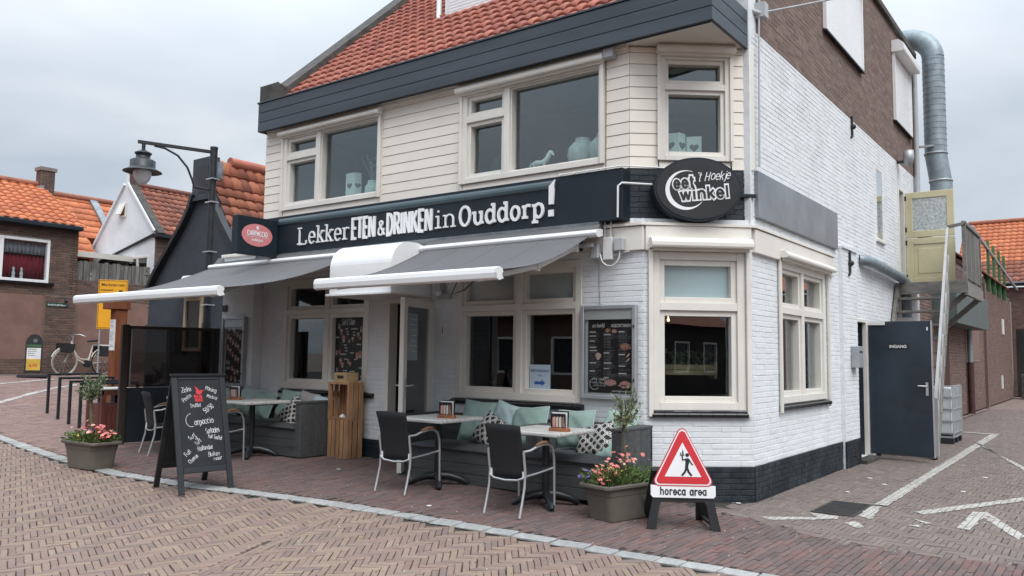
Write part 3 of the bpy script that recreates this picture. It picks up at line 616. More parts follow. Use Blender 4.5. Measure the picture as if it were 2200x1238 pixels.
def sans(mb, s, fr, size, depth=0.002, bold=0.0, align='CENTER', mi=0, sx=1.0):
    cu = bpy.data.curves.new('t', 'FONT'); cu.body = s; cu.size = size; cu.align_x = align; cu.offset = bold; cu.extrude = 0.0
    ob = bpy.data.objects.new('t', cu); COL.objects.link(ob); dg = bpy.context.evaluated_depsgraph_get(); ev = ob.evaluated_get(dg); me = ev.to_mesh()
    mb.add([fr(v.co.x * sx, v.co.y, depth) for v in me.vertices], [tuple(p.vertices) for p in me.polygons], mi); ev.to_mesh_clear()
    bpy.data.objects.remove(ob); bpy.data.curves.remove(cu)
def disc(rx, ry, n=40, cx=0, cy=0): return [(cx + rx * math.cos(2 * math.pi * i / n), cy + ry * math.sin(2 * math.pi * i / n)) for i in range(n)]

# ================================================================== SETTING: ground, road, paving, kerb
def sheet(name, xs, ys, dz, m, mask=None, parent=None):
    X_, Y_ = np.meshgrid(xs, ys, indexing='ij'); Z_ = terr_np(X_, Y_) + dz
    V = np.stack([X_, Y_, Z_], -1).reshape(-1, 3); nx, ny = len(xs), len(ys); I = np.arange(nx * ny).reshape(nx, ny)
    Q = np.stack([I[:-1, :-1], I[1:, :-1], I[1:, 1:], I[:-1, 1:]], -1).reshape(-1, 4)
    if mask is not None:
        cx = V[Q][:, :, 0].mean(1); cy = V[Q][:, :, 1].mean(1); Q = Q[mask(cx, cy)]
        used = np.unique(Q); mp = np.zeros(len(V), int); mp[used] = np.arange(len(used)); V = V[used]; Q = mp[Q]
    o = bpy.data.objects.new(name, np_mesh(name, V, Q, m, True)); link(o, parent); o['kind'] = 'structure'; return o
KX = np.array([-16, -13.889, -12.48, -11.19, -9.47, -8.14, -6.81, -5.64, -4.59, -3.69, -2.89, -2.04, 3]); KY = np.array([5.78, 5.473, 5.29, 5.15, 5.0, 5.078, 5.28, 5.435, 5.536, 5.634, 5.70, 5.716, 5.75])
def kerb_y(x): return np.interp(x, KX, KY)
SX = np.array([-5, -4.0, -3.46, -2.72, -2.16, -1.56, -.6, 3]); SY = np.array([7.95, 7.95, 7.85, 7.64, 7.33, 7.17, 7.3, 7.6])
def strip_y(x): return np.interp(x, SX, SY)
far = np.concatenate([np.array([-900, -400, -150, -80, -50]), np.arange(-40, 20.1, 1.0), np.array([40, 80, 150, 400, 900])])
fary = np.concatenate([np.array([-900, -400, -150, -80, -40]), np.arange(-25, 60.1, 1.0), np.array([80, 150, 400, 900])])
sheet('ground', far, fary, -0.06, M_FARPAVE)
fine = np.arange(-22, 4.01, 0.2); finy = np.arange(-6, 24.01, 0.2)
def m_road(x, y): return (y < kerb_y(x))
def m_side(x, y): return (y >= strip_y(x)) & (x > -3.75)
def m_pave(x, y): return (y >= kerb_y(x)) & ~m_side(x, y) & (x > -11.4)
def m_square(x, y): return (y >= kerb_y(x)) & (x <= -11.4)
road = sheet('road', fine, finy, -0.010, M_JOINT, m_road)
pavement = sheet('pavement', fine, np.arange(-6, 9.01, 0.2), -0.010, M_JOINT, m_pave)
square = sheet('square', fine, np.arange(-6, 14.01, 0.2), -0.010, M_JOINT, m_square)
street = sheet('side_street', fine, finy, -0.010, M_JOINT, m_side)

def cull(P, margin=0.06, dmax=40):
    z = terr_np(P[:, 0], P[:, 1]); rel = np.column_stack([P, z]) - np.array(CAMPOS); dep = rel @ np.array(_f); px = rel @ np.array(_r) / np.maximum(dep, .01); py = rel @ np.array(_u) / np.maximum(dep, .01)
    return (dep > 0.5) & (dep < dmax) & (np.abs(px) < .632 + margin + 0.25 / np.maximum(dep, .3)) & (py > -.356 - margin - 0.25 / np.maximum(dep, .3)) & (py < .36)
MARKS = [[(-2.19, 19.94), (-2.11, 9.3), (-1.99, 9.3), (-2.04, 19.6)], [(-2.13, 9.17), (-2.08, 8.51), (-1.95, 8.41), (-2.02, 9.2)], [(-2.81, 20.05), (-2.81, 19.85), (-2.04, 19.75), (-2.04, 19.95)],
          [(-2.22, 17.6), (-2.10, 17.35), (-1.11, 13.6), (-1.15, 14.1)], [(-1.7, 9.12), (-1.59, 9.0), (-.86, 10.66), (-.9, 10.9)], [(-1.24, 8.48), (-1.12, 8.48), (-1.10, 9.55), (-1.22, 9.5)], [(-1.2, 9.5), (-1.12, 9.6), (-.70, 8.5), (-.74, 8.3)],
          [(-2.82, 7.83), (-2.69, 7.74), (-2.27, 8.12), (-2.35, 8.2)], [(-2.5, 8.36), (-2.33, 8.1), (-2.2, 8.2), (-2.23, 8.34)], [(-2.11, 8.08), (-1.97, 7.89), (-1.9, 7.97), (-2.03, 8.21)], [(-1.61, 8.7), (-1.49, 8.5), (-1.46, 8.58)], [(-1.61, 8.34), (-1.49, 8.28), (-1.53, 8.42)],
          [(-18.37, 7.19), (-18.15, 7.1), (-18.86, 7.95), (-19.52, 8.8), (-19.83, 9.42), (-19.95, 9.46), (-19.67, 8.86), (-19.06, 8.01)], [(-20.35, 7.95), (-20.18, 7.88), (-20.84, 9.38), (-20.97, 9.3)]]
def pave_blocks(parent, m, P, ang, hu, hv, nmax, dz=0.0):
    z = terr_np(P[:, 0], P[:, 1]); e = 0.05
    zx = (terr_np(P[:, 0] + e, P[:, 1]) - z) / e; zy = (terr_np(P[:, 0], P[:, 1] + e) - z) / e; n = len(P)
    N = np.column_stack([-zx, -zy, np.ones(n)]) + RNG.normal(0, 0.012, (n, 3)) * np.array([1, 1, 0]); N /= np.linalg.norm(N, axis=1)[:, None]
    a = ang + RNG.normal(0, 0.012, n); U = np.column_stack([np.cos(a), np.sin(a), np.zeros(n)]); U -= N * (U * N).sum(1)[:, None]; U /= np.linalg.norm(U, axis=1)[:, None]; V = np.cross(N, U)
    und = 0.004 * np.sin(P[:, 0] * 2.1 + 1.3 * np.sin(P[:, 1])) * np.cos(P[:, 1] * 1.7)
    C = np.column_stack([P + RNG.normal(0, 0.0012, (n, 2)), z - 0.026 + und + RNG.normal(0, 0.0014, n) + dz])
    blocks('brick', 'brickwork', parent, m, C, U, V, N, hu, hv, 0.026, 0.0035, 0.0016, nmax, std=(hu, hv))
def herring(parent, m, mask, ang, w, L, nmax, ext=16.0, o=(-6, 3), dmax=14):
    k = int(L / w); n = int(ext / w); s = np.arange(-n, n); mm = np.arange(-n // k, n // k + 1)
    Sg, Mg = np.meshgrid(s, mm, indexing='ij'); Sg = Sg.ravel(); Mg = Mg.ravel(); bx = Sg + 2 * k * Mg
    H = np.column_stack([bx + k / 2, Sg + .5]) * w; Vv = np.column_stack([bx + .5, Sg + 1 + k / 2]) * w
    c, q = math.cos(ang), math.sin(ang); Rm = np.array([[c, q], [-q, c]]); P = np.concatenate([H, Vv]) @ Rm + np.array(o)
    A = np.concatenate([np.full(len(H), ang), np.full(len(Vv), ang + math.pi / 2)])
    k_ = cull(P, dmax=dmax); P, A = P[k_], A[k_]; k_ = mask(P[:, 0], P[:, 1]); P, A = P[k_], A[k_]
    pave_blocks(parent, m, P, A, (L - 0.006) / 2, (w - 0.006) / 2, nmax)
def running(parent, m, mask, ang, w, L, nmax, box, dmax=16):
    xs = np.arange(box[0], box[1], w); P = []
    for i, x in enumerate(xs): P.append(np.column_stack([np.full(int((box[3] - box[2]) / L), x), box[2] + (np.arange(int((box[3] - box[2]) / L)) + (0.5 if i % 2 else 0) + (i * 7 % 5) * 0.02) * L]))
    P = np.concatenate(P); k_ = cull(P, dmax=dmax); P = P[k_]; k_ = mask(P[:, 0], P[:, 1]); P = P[k_]
    pave_blocks(parent, m, P, np.full(len(P), math.pi / 2), (L - 0.006) / 2, (w - 0.006) / 2, nmax)
seam = lambda x, y: x > -5.0 - .38 * (y - 3.0)
herring(road, M_ROAD, lambda x, y: (y < kerb_y(x) - .10) & ~seam(x, y), R(68), 0.052, 0.208, 170, ext=14, o=(-9, 3))
herring(road, M_ROAD, lambda x, y: (y < kerb_y(x) - .10) & seam(x + .02, y), R(38), 0.052, 0.208, 130, ext=9, o=(-3.5, 4))
def seam_row():
    s = np.arange(0, 3.3, .21); P = np.column_stack([-5.0 - .355 * s, 3.0 + .935 * s]); P = np.concatenate([P, P + np.array([.052, .02])]); k_ = P[:, 1] < kerb_y(P[:, 0]) - .05; P = P[k_]
    pave_blocks(road, M_ROAD, P, np.full(len(P), R(110.8)), .101, .023, 0, dz=.004)
seam_row()
running(pavement, M_PAVE, lambda x, y: (y > kerb_y(x) + .11) & (y < strip_y(x) + .02) & (y < 8.3) & (x > -11.4), 0, 0.056, 0.212, 300, (-11.5, 2, 4.5, 8.4))
M_SQUARE = mat('square_clinker', (0.22, 0.15, 0.13), 0.85, var=0.16, vscale=22, bump=0.3, bscale=70, spec=0.25, dirt=0.25, dirtcol=(0.13, 0.095, 0.085), dscale=0.8, rnd=0.08,
               palette=[(0.215, 0.14, 0.125), (0.235, 0.158, 0.138), (0.195, 0.135, 0.122), (0.25, 0.165, 0.14), (0.21, 0.145, 0.135)])
running(square, M_SQUARE, lambda x, y: (y > kerb_y(x) + .11) & (x <= -11.4) & (x > -21.8), 0, 0.056, 0.212, 200, (-22, -11.3, 5.0, 12.5), dmax=25)
herring(street, M_STREET, lambda x, y: (y >= strip_y(x) - .01) & (x > -3.3), R(90), 0.050, 0.20, 300, ext=14, o=(-1.5, 12), dmax=26)

# pale granite setts along the kerb line
def kerb_setts():
    x = -16.0; P, A, hu = [], [], []
    while x < 0.4:
        L = random.uniform(0.20, 0.36) if x > -5 else random.uniform(0.16, 0.26)
        y0, y1 = kerb_y(x), kerb_y(x + L); a = math.atan2(y1 - y0, L); ln = math.hypot(L, y1 - y0)
        P.append((x + L / 2, (y0 + y1) / 2)); A.append(a); hu.append((ln - .014) / 2); x += L
    P = np.array(P); z = terr_np(P[:, 0], P[:, 1]); n = len(P); A = np.array(A) + RNG.normal(0, .02, n)
    U = np.column_stack([np.cos(A), np.sin(A), RNG.normal(0, .015, n)]); N = np.tile([0., 0., 1.], (n, 1)) + RNG.normal(0, .02, (n, 3)); N /= np.linalg.norm(N, axis=1)[:, None]; V = np.cross(N, U)
    kb = MB(); pts = [(xx, float(kerb_y(xx))) for xx in np.arange(-16, .5, .25)]
    for (xa, ya), (xb, yb) in zip(pts[:-1], pts[1:]):
        kb.quad((xa, ya - .1, terr(xa, ya) - .006), (xb, yb - .1, terr(xb, yb) - .006), (xb, yb + .1, terr(xb, yb) - .006), (xa, ya + .1, terr(xa, ya) - .006))
    k = kb.build('kerb', M_JOINT, kind='structure')
    blocks('kerb_stone', 'kerb_stones', k, M_STONE, np.column_stack([P, z - 0.04]), U, V, N, np.array(hu), 0.083 + RNG.uniform(-.006, .006, n), 0.05, 0.008, 0.006, 300)
kerb_setts()

def marking(pl, dz):
    pts = []; n = len(pl)
    for i in range(n):
        a, b = Vector(pl[i]), Vector(pl[(i + 1) % n]); k = max(1, int((b - a).length / .07))
        for q in range(k): p = a.lerp(b, q / k); pts.append((p.x + random.gauss(0, .007), p.y + random.gauss(0, .007)))
    mb = MB(); mb.add([(x, y, terr(x, y) + dz) for x, y in pts], [tuple(range(len(pts)))]); mb.build('road_marking', M_PAINT, kind='structure')
def paint_mat():
    m = mat('chipped_road_paint', (0.50, 0.48, 0.44), 0.85, var=0.15, vscale=6, dirt=0.9, dirtcol=(0.26, 0.22, 0.19), dscale=3, bump=0.3, bscale=50); t = m.node_tree; N = t.nodes; L = t.links; b = N['Principled BSDF']; tco = N.new('ShaderNodeTexCoord')
    n = N.new('ShaderNodeTexNoise'); n.inputs['Scale'].default_value = 14; n.inputs['Detail'].default_value = 6; n.inputs['Roughness'].default_value = .75; L.new(tco.outputs['Object'], n.inputs['Vector'])
    br = N.new('ShaderNodeTexBrick'); br.inputs['Scale'].default_value = 1.0; br.inputs['Brick Width'].default_value = .21; br.inputs['Row Height'].default_value = .056; br.inputs['Mortar Size'].default_value = .003; br.inputs['Color1'].default_value = br.inputs['Color2'].default_value = (1, 1, 1, 1); br.inputs['Mortar'].default_value = (0, 0, 0, 1)
    mp = N.new('ShaderNodeMapping'); mp.inputs['Rotation'].default_value = (0, 0, R(90)); L.new(tco.outputs['Object'], mp.inputs[0]); L.new(mp.outputs[0], br.inputs['Vector'])
    r = N.new('ShaderNodeMapRange'); r.inputs['From Min'].default_value = .36; r.inputs['From Max'].default_value = .44; L.new(n.outputs['Fac'], r.inputs['Value'])
    mu = N.new('ShaderNodeMath'); mu.operation = 'MULTIPLY'; L.new(r.outputs[0], mu.inputs[0]); L.new(br.outputs['Color'], mu.inputs[1]); L.new(mu.outputs[0], b.inputs['Alpha']); return m
M_PAINT = paint_mat()
for i_, pl_ in enumerate(MARKS): marking(pl_, .006 + .0012 * (i_ % 3))
def grit():
    mb = MB(); rg = random.Random(8)
    for i in range(220):
        x = rg.uniform(-10, -1); y = rg.uniform(2.8, 9.5) if x > -3 else rg.uniform(2.8, 7.0); z = terr(x, y) + .003; s = rg.uniform(.003, .008); mb.add([(x - s, y, z), (x, y - s, z), (x + s, y, z), (x, y + s, z + .004)], [(0, 1, 2, 3)])
    tag(mb.build('grit', M_PRINTW), 'tiny pale specks of grit scattered over the paving', 'grit', kind='stuff')
grit()
def weeds():
    mb = MB(); rg = random.Random(3)
    for i in range(170):
        x = rg.uniform(-9, -1.6); y = rg.uniform(3.0, 5.5)
        if y > kerb_y(x) - .12: y = float(kerb_y(x)) - .12
        z = terr(x, y)
        for k in range(rg.randrange(2, 7)):
            a = rg.uniform(0, 6.28); px, py = x + rg.gauss(0, .025), y + rg.gauss(0, .025); l = rg.uniform(.008, .024); mb.add([(px - .004, py, z - .004), (px + .004, py + .003, z - .004), (px + l * math.cos(a) * .8, py + l * math.sin(a) * .8, z + l * .5)], [(0, 1, 2)])
    o = mb.build('weeds', mat('joint_moss', (0.12, 0.14, 0.04), 0.9, rnd=.3)); tag(o, 'tiny green weeds in the joints of the herringbone road', 'weeds', kind='stuff')
weeds()
# storm drain grate in the side street
t = thing('storm_drain', 'dark slotted gutter grate set in the paving near the dark plinth', 'drain grate', (-2.3, 8.83, 0))
mb = MB(); mb.box(-2.52, -2.5, 8.43, 9.23, -.05, .012); mb.box(-2.13, -2.11, 8.43, 9.23, -.05, .012); mb.box(-2.5, -2.13, 8.43, 8.45, -.05, .012); mb.box(-2.5, -2.13, 9.21, 9.23, -.05, .012)
mb.build('rim', mat('cast_iron', (0.06, 0.058, 0.055), 0.6, 0.3, var=0.2, bump=0.3), t, bev=.002)
MB().box(-2.5, -2.13, 8.45, 9.21, -.05, -.03).build('pit', M_SOIL, t)
for k in range(15): MB().box(-2.5, -2.13, 8.47 + k * .05, 8.492 + k * .05, -.03, .009).build('bar', MATS['cast_iron'], t)
# scraps of litter on the paving
def scrap(x, y, label, s=.035):
    mb = MB(); n = 6; z = terr(x, y); pts = [(x + s * (0.6 + random.random() * .5) * math.cos(a), y + s * (.6 + random.random() * .5) * math.sin(a)) for a in np.arange(n) * math.tau / n]
    mb.prism(pts, F((0, 0, z + .004), (1, 0, 0), (0, 1, 0)), 0, .004); o = mb.build('paper_scrap', M_PAPER); tag(o, label, 'litter', 'scraps of paper on the paving')
for a in [(-2.62, 11.3, 'white paper scrap on the side street paving in front of the plinth vent'), (-2.35, 10.85, 'white paper scrap beside the long painted line on the side street'), (-1.5, 10.9, 'white paper scrap between the two slanting painted lines'), (-7.6, 6.75, 'white paper scrap on the red terrace in front of the crates'), (-2.55, 9.95, 'small white paper scrap on the side street behind the grate'), (-5.35, 5.9, 'white crumb of paper on the terrace near the setts below the first chair'), (-1.45, 12.4, 'pale paper scrap far up the side street on the right'), (-3.25, 8.4, 'tiny white scrap against the foot of the dark plinth corner')]: scrap(*a)

# ================================================================== RESTAURANT
FY, SXW = 7.79, -3.15
FR = F((0, FY, 0), (1, 0, 0), (0, 0, 1)); SD = F((SXW, 0, 0), (0, 1, 0), (0, 0, 1))
CH = F((-4.04, FY, 0), (0.89, 0.80, 0), (0, 0, 1)); CHL = math.hypot(.89, .80)
UC = F((-4.21, FY, 0), (1.06, 0.86, 0), (0, 0, 1)); UCL = math.hypot(1.06, .86)
rest = thing('restaurant', 'white painted corner restaurant with orange tile roof, cream cladding and dark fascia', 'restaurant', (-7, 8.6, 0))

def window(root, fr, u0, u1, z0, z1, frame=.065, w=(-.12, 0.0), mull=(), trans=(), panes=(), m=None, sill=None, name='window'):
    """frame members as one mesh; each pane has its own sash and glass"""
    m = m or M_CREAM; mb = MB()
    mb.box(u0, u0 + frame, z0, z1, w[0], w[1], fr); mb.box(u1 - frame, u1, z0, z1, w[0], w[1], fr)
    mb.box(u0 + frame, u1 - frame, z1 - frame, z1, w[0], w[1] - .002, fr); mb.box(u0 + frame, u1 - frame, z0, z0 + frame, w[0], w[1] + .002, fr)
    for u, ww, za, zb in mull: mb.box(u - ww / 2, u + ww / 2, za, zb, w[0], w[1] - .004, fr)
    for z, hh, ua, ub in trans: mb.box(ua, ub, z - hh / 2, z + hh / 2, w[0], w[1] - .001, fr)
    f = mb.build(name, m, root, bev=.004)
    for a, b, c, e, gm, sw in panes:
        if sw:
            s = MB(); q = (w[0] + .01, w[1] - .03)
            s.box(a, a + sw, c, e, *q, fr); s.box(b - sw, b, c, e, *q, fr); s.box(a + sw, b - sw, e - sw, e, q[0], q[1] - .002, fr); s.box(a + sw, b - sw, c, c + sw, q[0], q[1] + .003, fr)
            s.build('sash', m, f, bev=.004)
        g = MB(); g.box(a + sw - .004, b - sw + .004, c + sw - .004, e - sw + .004, w[0] + .03, w[0] + .036, fr); g.build('pane', gm, f)
    return f

# ---- walls
H_front = [(-10.1, -8.24, 1.0, 2.62), (-7.90, -7.04, .06, 2.27), (-6.66, -4.81, 1.0, 2.62)]
H_ch = [(.09, 1.115, .965, 2.66)]
H_side = [(9.47, 11.32, 1.0, 2.68), (12.87, 13.56, .06, 2.15), (14.45, 14.92, 3.55, 4.78), (16.18, 16.69, 2.92, 4.76)]
mb = MB(); wall_plane(mb, FR.at(0, 0, 0), -11.2, -4.04, -.2, 3.02, H_front); fw = mb.build('front_wall', M_WHITEM, rest)
wall_bricks(fw, FR, -11.2, -4.035, .375, 3.0, H_front + [(-11.2, -10.6, -1, 9)], M_WHITEB, JU=.0035, nmax=100)
wall_bricks(fw, FR.at(0, 0, .012), -11.2, -4.03, -.045, .375, [(-7.90, -7.04, -1, 2)], M_PLINTH, d=.008)
MB().box(-11.2, -7.9, -.2, .373, .0, .0135, FR).build('plinth', M_PLINTH, fw); MB().box(-7.04, -4.035, -.2, .373, .0, .0135, FR).build('plinth', M_PLINTH, fw); MB().box(.003, CHL - .003, -.2, .373, .0, .0135, CH).build('plinth', M_PLINTH, rest); MB().box(8.594, 12.05, -.2, .373, .0, .0135, SD).build('plinth', M_PLINTH, rest); MB().box(12.045, 12.835, -.2, .373, .05, .0675, SD).build('plinth', M_PLINTH, rest)
mb = MB(); wall_plane(mb, CH, 0, CHL, -.2, 2.98, H_ch); cw = mb.build('corner_wall', M_WHITEM, rest)
wall_bricks(cw, CH, .004, CHL - .004, .375, 2.66, H_ch, M_WHITEB, JU=.0035, nmax=110)
wall_bricks(cw, CH.at(0, 0, .012), -.006, CHL + .006, -.045, .375, [], M_PLINTH, d=.008)
mb = MB(); wall_plane(mb, SD, 8.59, 18.0, -.2, 7.8, H_side); sw = mb.build('side_wall', M_WHITEM, rest)
wall_bricks(sw, SD, 8.594, 18.0, .375, 5.22, H_side + [(12.05, 12.83, -1, 3.12), (8.5, 8.66, 3.0, 9)], M_WHITEB, JU=.0035, nmax=90)
wall_bricks(sw, SD.at(0, 0, .012), 8.584, 12.84, -.045, .375, [(12.05, 12.83, -1, 3.12)], M_PLINTH, d=.008)
wall_bricks(sw, SD, 8.82, 18.0, 5.22, 7.74, H_side, M_BROWNB, nmax=0)
mb = MB(); mb.box(8.82, 18.0, 5.22, 7.74, -.02, .0012, SD); mb.build('brown_masonry', M_BROWNM, sw)
# pilaster beside the side door
mb = MB(); mb.box(12.05, 12.83, -.2, 3.12, 0, .055, SD); pl = mb.build('pilaster', M_WHITEM, rest)
wall_bricks(pl, SD.at(0, 0, .055), 12.05, 12.83, .375, 3.12, [], M_WHITEB, JU=.0035)
wall_bricks(pl, SD.at(0, 0, .066), 12.04, 12.84, -.045, .375, [], M_PLINTH, d=.008)
MB().box(12.50, 12.60, .12, .22, .074, .08, SD).build('air_vent', M_SOIL, pl)
MB().box(12.04, 12.84, 3.12, 3.15, -.01, .085, SD).build('capping', M_WHITEB, pl)
# parapet, back block and roofs that close the volume
mb = MB(); mb.box(-6.2, -3.155, 8.84, 18.0, 5.3, 7.74); mb.build('rear_block', M_BROWNM, rest)
MB().box(-6.25, -3.08, 8.80, 18.05, 7.74, 7.86).build('parapet_coping', M_CEMENT, rest, bev=.01)
mb = MB(); mb.box(-11.2, -11.0, 7.82, 18, 0, 3.4); mb.box(-11.0, -3.2, 17.8, 18, 0, 7.7); mb.box(-10.7, -10.5, 8.0, 18, 3.4, 5.0); mb.build('rear_walls', M_WHITEM, rest)

# ---- left wing wall (pier with the small menu case)
mb = MB(); mb.box(-11.42, -10.62, 7.62, 7.95, -.2, 3.02); pier = mb.build('pier', M_WHITEM, rest)
PF = F((0, 7.62, 0), (1, 0, 0), (0, 0, 1)); PS = F((-10.62, 0, 0), (0, 1, 0), (0, 0, 1))
wall_bricks(pier, PF, -11.42, -10.62, .375, 3.02, [], M_WHITEB, JU=.0035); wall_bricks(pier, PS, 7.62, 7.79, .375, 3.02, [], M_WHITEB, JU=.0035)
wall_bricks(pier, PF.at(0, 0, .012), -11.42, -10.62, -.05, .375, [], M_PLINTH)
MB().box(-11.46, -10.5, 7.58, 7.95, 3.02, 3.07).build('capping', M_CREAM, pier, bev=.008)

# ---- cream band (wooden architrave) round the corner
mb = MB()
mb.box(-4.9, -4.02, 2.67, 2.93, 0, .05, FR); bnd = mb.build('architrave', M_CREAM, rest, bev=.006)
MB().box(.012, CHL - .012, 2.665, 2.935, 0, .05, CH).build('architrave', M_CREAM, rest, bev=.006)
MB().box(8.60, 11.67, 2.67, 2.93, 0, .05, SD).build('architrave', M_CREAM, rest, bev=.006)
# ledge above it
poly = [(-4.9, FY - .075), (-4.03, FY - .075), (-3.085, 8.56), (-3.085, 11.7), (-3.3, 11.7), (-3.3, 8.75), (-4.2, FY + .05), (-4.9, FY + .05)]
MB().prism(poly, F((0, 0, 2.938), (1, 0, 0), (0, 1, 0)), 0, .03).build('ledge', M_CREAM, rest)
MB().box(0, UCL, 2.968, 3.03, -.05, .03, UC).build('ledge', M_WHITEB, rest, bev=.006)
# dark painted brick behind the oval sign
mb = MB(); mb.box(0, UCL, 2.9, 3.62, -.15, 0, UC); db = mb.build('sign_wall', M_NAVY2, rest); wall_bricks(db, UC, .004, UCL - .004, 3.03, 3.585, [], mat('dark_painted_brick', (0.015, 0.023, 0.031), 0.5, var=0.15, vscale=3, bump=0.5, bscale=45, rnd=0.08), nmax=0)
MB().box(UCL - .17, UCL + .03, 3.28, 3.32, .006, .05, UC).build('sign_wall_ledge', M_NAVY2, db, bev=.005)
# grey steel panel on the side wall
MB().box(8.70, 11.18, 3.075, 3.596, 0, .05, SD).build('steel_panel', M_STEELP, rest, bev=.004); MB().box(11.186, 11.89, 3.075, 3.596, 0, .048, SD).build('steel_panel', M_STEELP, rest, bev=.004)

# ---- sign board along the front
mb = MB(); mb.box(-10.62, -4.205, 3.0, 3.565, 0, .17, FR); sb = mb.build('sign_board', M_NAVY2, rest, bev=.005)
mb = MB(); A = [(0.175, 3.43)] + [(0.11 + .085 * math.cos(R(a)), 3.47 + .085 * math.sin(R(a))) for a in range(-20, 181, 20)] + [(0.02, 3.43)]
mb.prism(A, F((-10.06, FY, 0), (0, -1, 0), (0, 0, 1), (1, 0, 0)), 0, 5.0, sm=False); mb.build('rolled_cap', mat('dark_teal_roll', (0.055, 0.085, 0.1), 0.4, var=0.1, vscale=1, dirt=0.3, dirtcol=(0.11, 0.13, 0.14)), sb)
mb = MB(); mb.prism([(0, 3.0), (.17, 3.0), (.15, 2.95), (.06, 2.88), (0, 2.88)], F((-10.6, FY, 0), (0, -1, 0), (0, 0, 1), (1, 0, 0)), 0, 6.1); mb.build('lead_flashing', M_ZINC, rest)
SGN = F((0, FY - .172, 0), (1, 0, 0), (0, 0, 1))
def letter(parent): return lambda m: m.build('letter', M_LETTER, parent)
def fit(s, x0, x1, z, h, w, **k):
    wx = 1.0
    g = k.pop('gap', .08)
    nat = text_width(s, h, 1.0, 0); n = len(s) - 1
    wx = (x1 - x0 - n * g * h) / nat
    stroke_text(None, s, SGN.at(x0, z, 0), h, w, .022, wx, g, each=letter(sb), **k)
fit('Lekker', -9.58, -8.50, 3.105, .25, .075, gap=.17, serif=True)
fit('ETEN', -8.44, -7.98, 3.105, .275, .145, gap=.055)
fit('&', -7.93, -7.79, 3.115, .19, .10)
fit('DRINKEN', -7.755, -6.945, 3.105, .275, .145, gap=.055)
fit('in', -6.87, -6.57, 3.115, .24, .075, gap=.3, serif=True)
fit('Ouddorp', -6.49, -5.22, 3.115, .235, .14, gap=.2, serif=True)
mb = MB(); mb.prism([(-5.145, 3.25), (-5.085, 3.25), (-5.065, 3.53), (-5.145, 3.46)], SGN, 0, .024); mb.box(-5.15, -5.085, 3.11, 3.185, 0, .024, SGN); mb.build('letter', M_LETTER, sb)

# ---- upper storey: cladding boards on a backing wall
H_up = [(-10.2, -8.08, 3.69, 4.97), (-6.60, -4.52, 3.68, 4.97)]; H_uch = [(.33, 1.12, 3.68, 4.96)]
mb = MB(); wall_plane(mb, FR.at(0, 0, -.03), -10.68, -4.19, 3.55, 5.3, H_up, .17); up = mb.build('upper_wall', mat('cladding_shadow_gap', (0.50, 0.44, 0.38), 0.8), rest)
mb = MB(); wall_plane(mb, UC.at(0, 0, -.03), 0.02, UCL, 3.55, 5.3, H_uch, .15); uch = mb.build('upper_corner_wall', MATS['cladding_shadow_gap'], rest)
def boards(parent, fr, u0, u1, z0, z1, pitch=.131):
    z = z0
    while z < z1 - .02:
        zt = min(z + pitch, z1); mb = MB()
        mb.prism([(-.03, z + .004), (.006, z + .004), (.0, zt), (-.03, zt)], F(fr(u0, 0), fr.n, fr.v, fr.u), 0, u1 - u0); mb.build('cladding_board', M_SIDING, parent, bev=.003); z += pitch
boards(up, FR, -10.68, -10.22, 3.585, 4.96); boards(up, FR, -8.055, -6.63, 3.585, 4.96); boards(up, FR, -4.50, -4.212, 3.585, 4.96)
boards(up, FR, -10.2, -8.08, 3.585, 3.69, .105); boards(up, FR, -6.6, -4.52, 3.585, 3.68, .095)
boards(uch, UC, .004, .315, 3.585, 4.96); boards(uch, UC, 1.14, UCL - .05, 3.585, 4.96); boards(uch, UC, .33, 1.12, 3.585, 3.675, .09)
MB().box(UCL - .045, UCL + .012, 3.585, 4.96, -.03, .022, UC).build('corner_trim', M_CREAM, rest, bev=.004)
MB().box(8.655, 8.70, 3.6, 5.0, -.05, .02, SD).build('corner_trim', M_CREAM, rest, bev=.004)
for u in (-8.068, -6.62): MB().box(u - .012, u + .012, 3.585, 4.96, -.02, .018, FR).build('trim_strip', M_CREAM, up)
# fascia boards, soffit, gutter edge
for k in range(3):
    za, zb = 4.955 + k * .150, 4.955 + k * .150 + .145
    MB().box(-10.66, -3.16, za, zb, .155, .19, FR).build('fascia_board', M_NAVY, rest, bev=.004)
    MB().box(7.603, 8.62, za, zb, -.05, -.012, SD).build('fascia_board', M_NAVY, rest, bev=.004)
    MB().box(-10.66, -10.63, 7.64, 8.3, za, zb).build('fascia_board', M_NAVY, rest, bev=.004)
MB().box(-10.68, -3.14, 5.405, 5.43, .13, .205, FR).build('fascia_cap', M_NAVY, rest, bev=.003)
MB().box(-10.65, -3.2, 4.95, 5.40, .13, .152, FR).build('fascia_backing', M_NAVY2, rest)
MB().prism([(-10.6, 7.64), (-3.2, 7.64), (-3.2, 8.7), (-4.2, 7.9), (-10.6, 7.9)], F((0, 0, 4.975), (1, 0, 0), (0, 1, 0)), 0, .02).build('soffit', M_CREAM, rest)
for k, (a, b) in enumerate(((-10.62, -8.0), (-8.0, -6.6), (-6.6, -4.22))): MB().box(a, b, 4.93, 4.972, 0, .05, FR).build('cornice_strip', M_CREAM, rest)
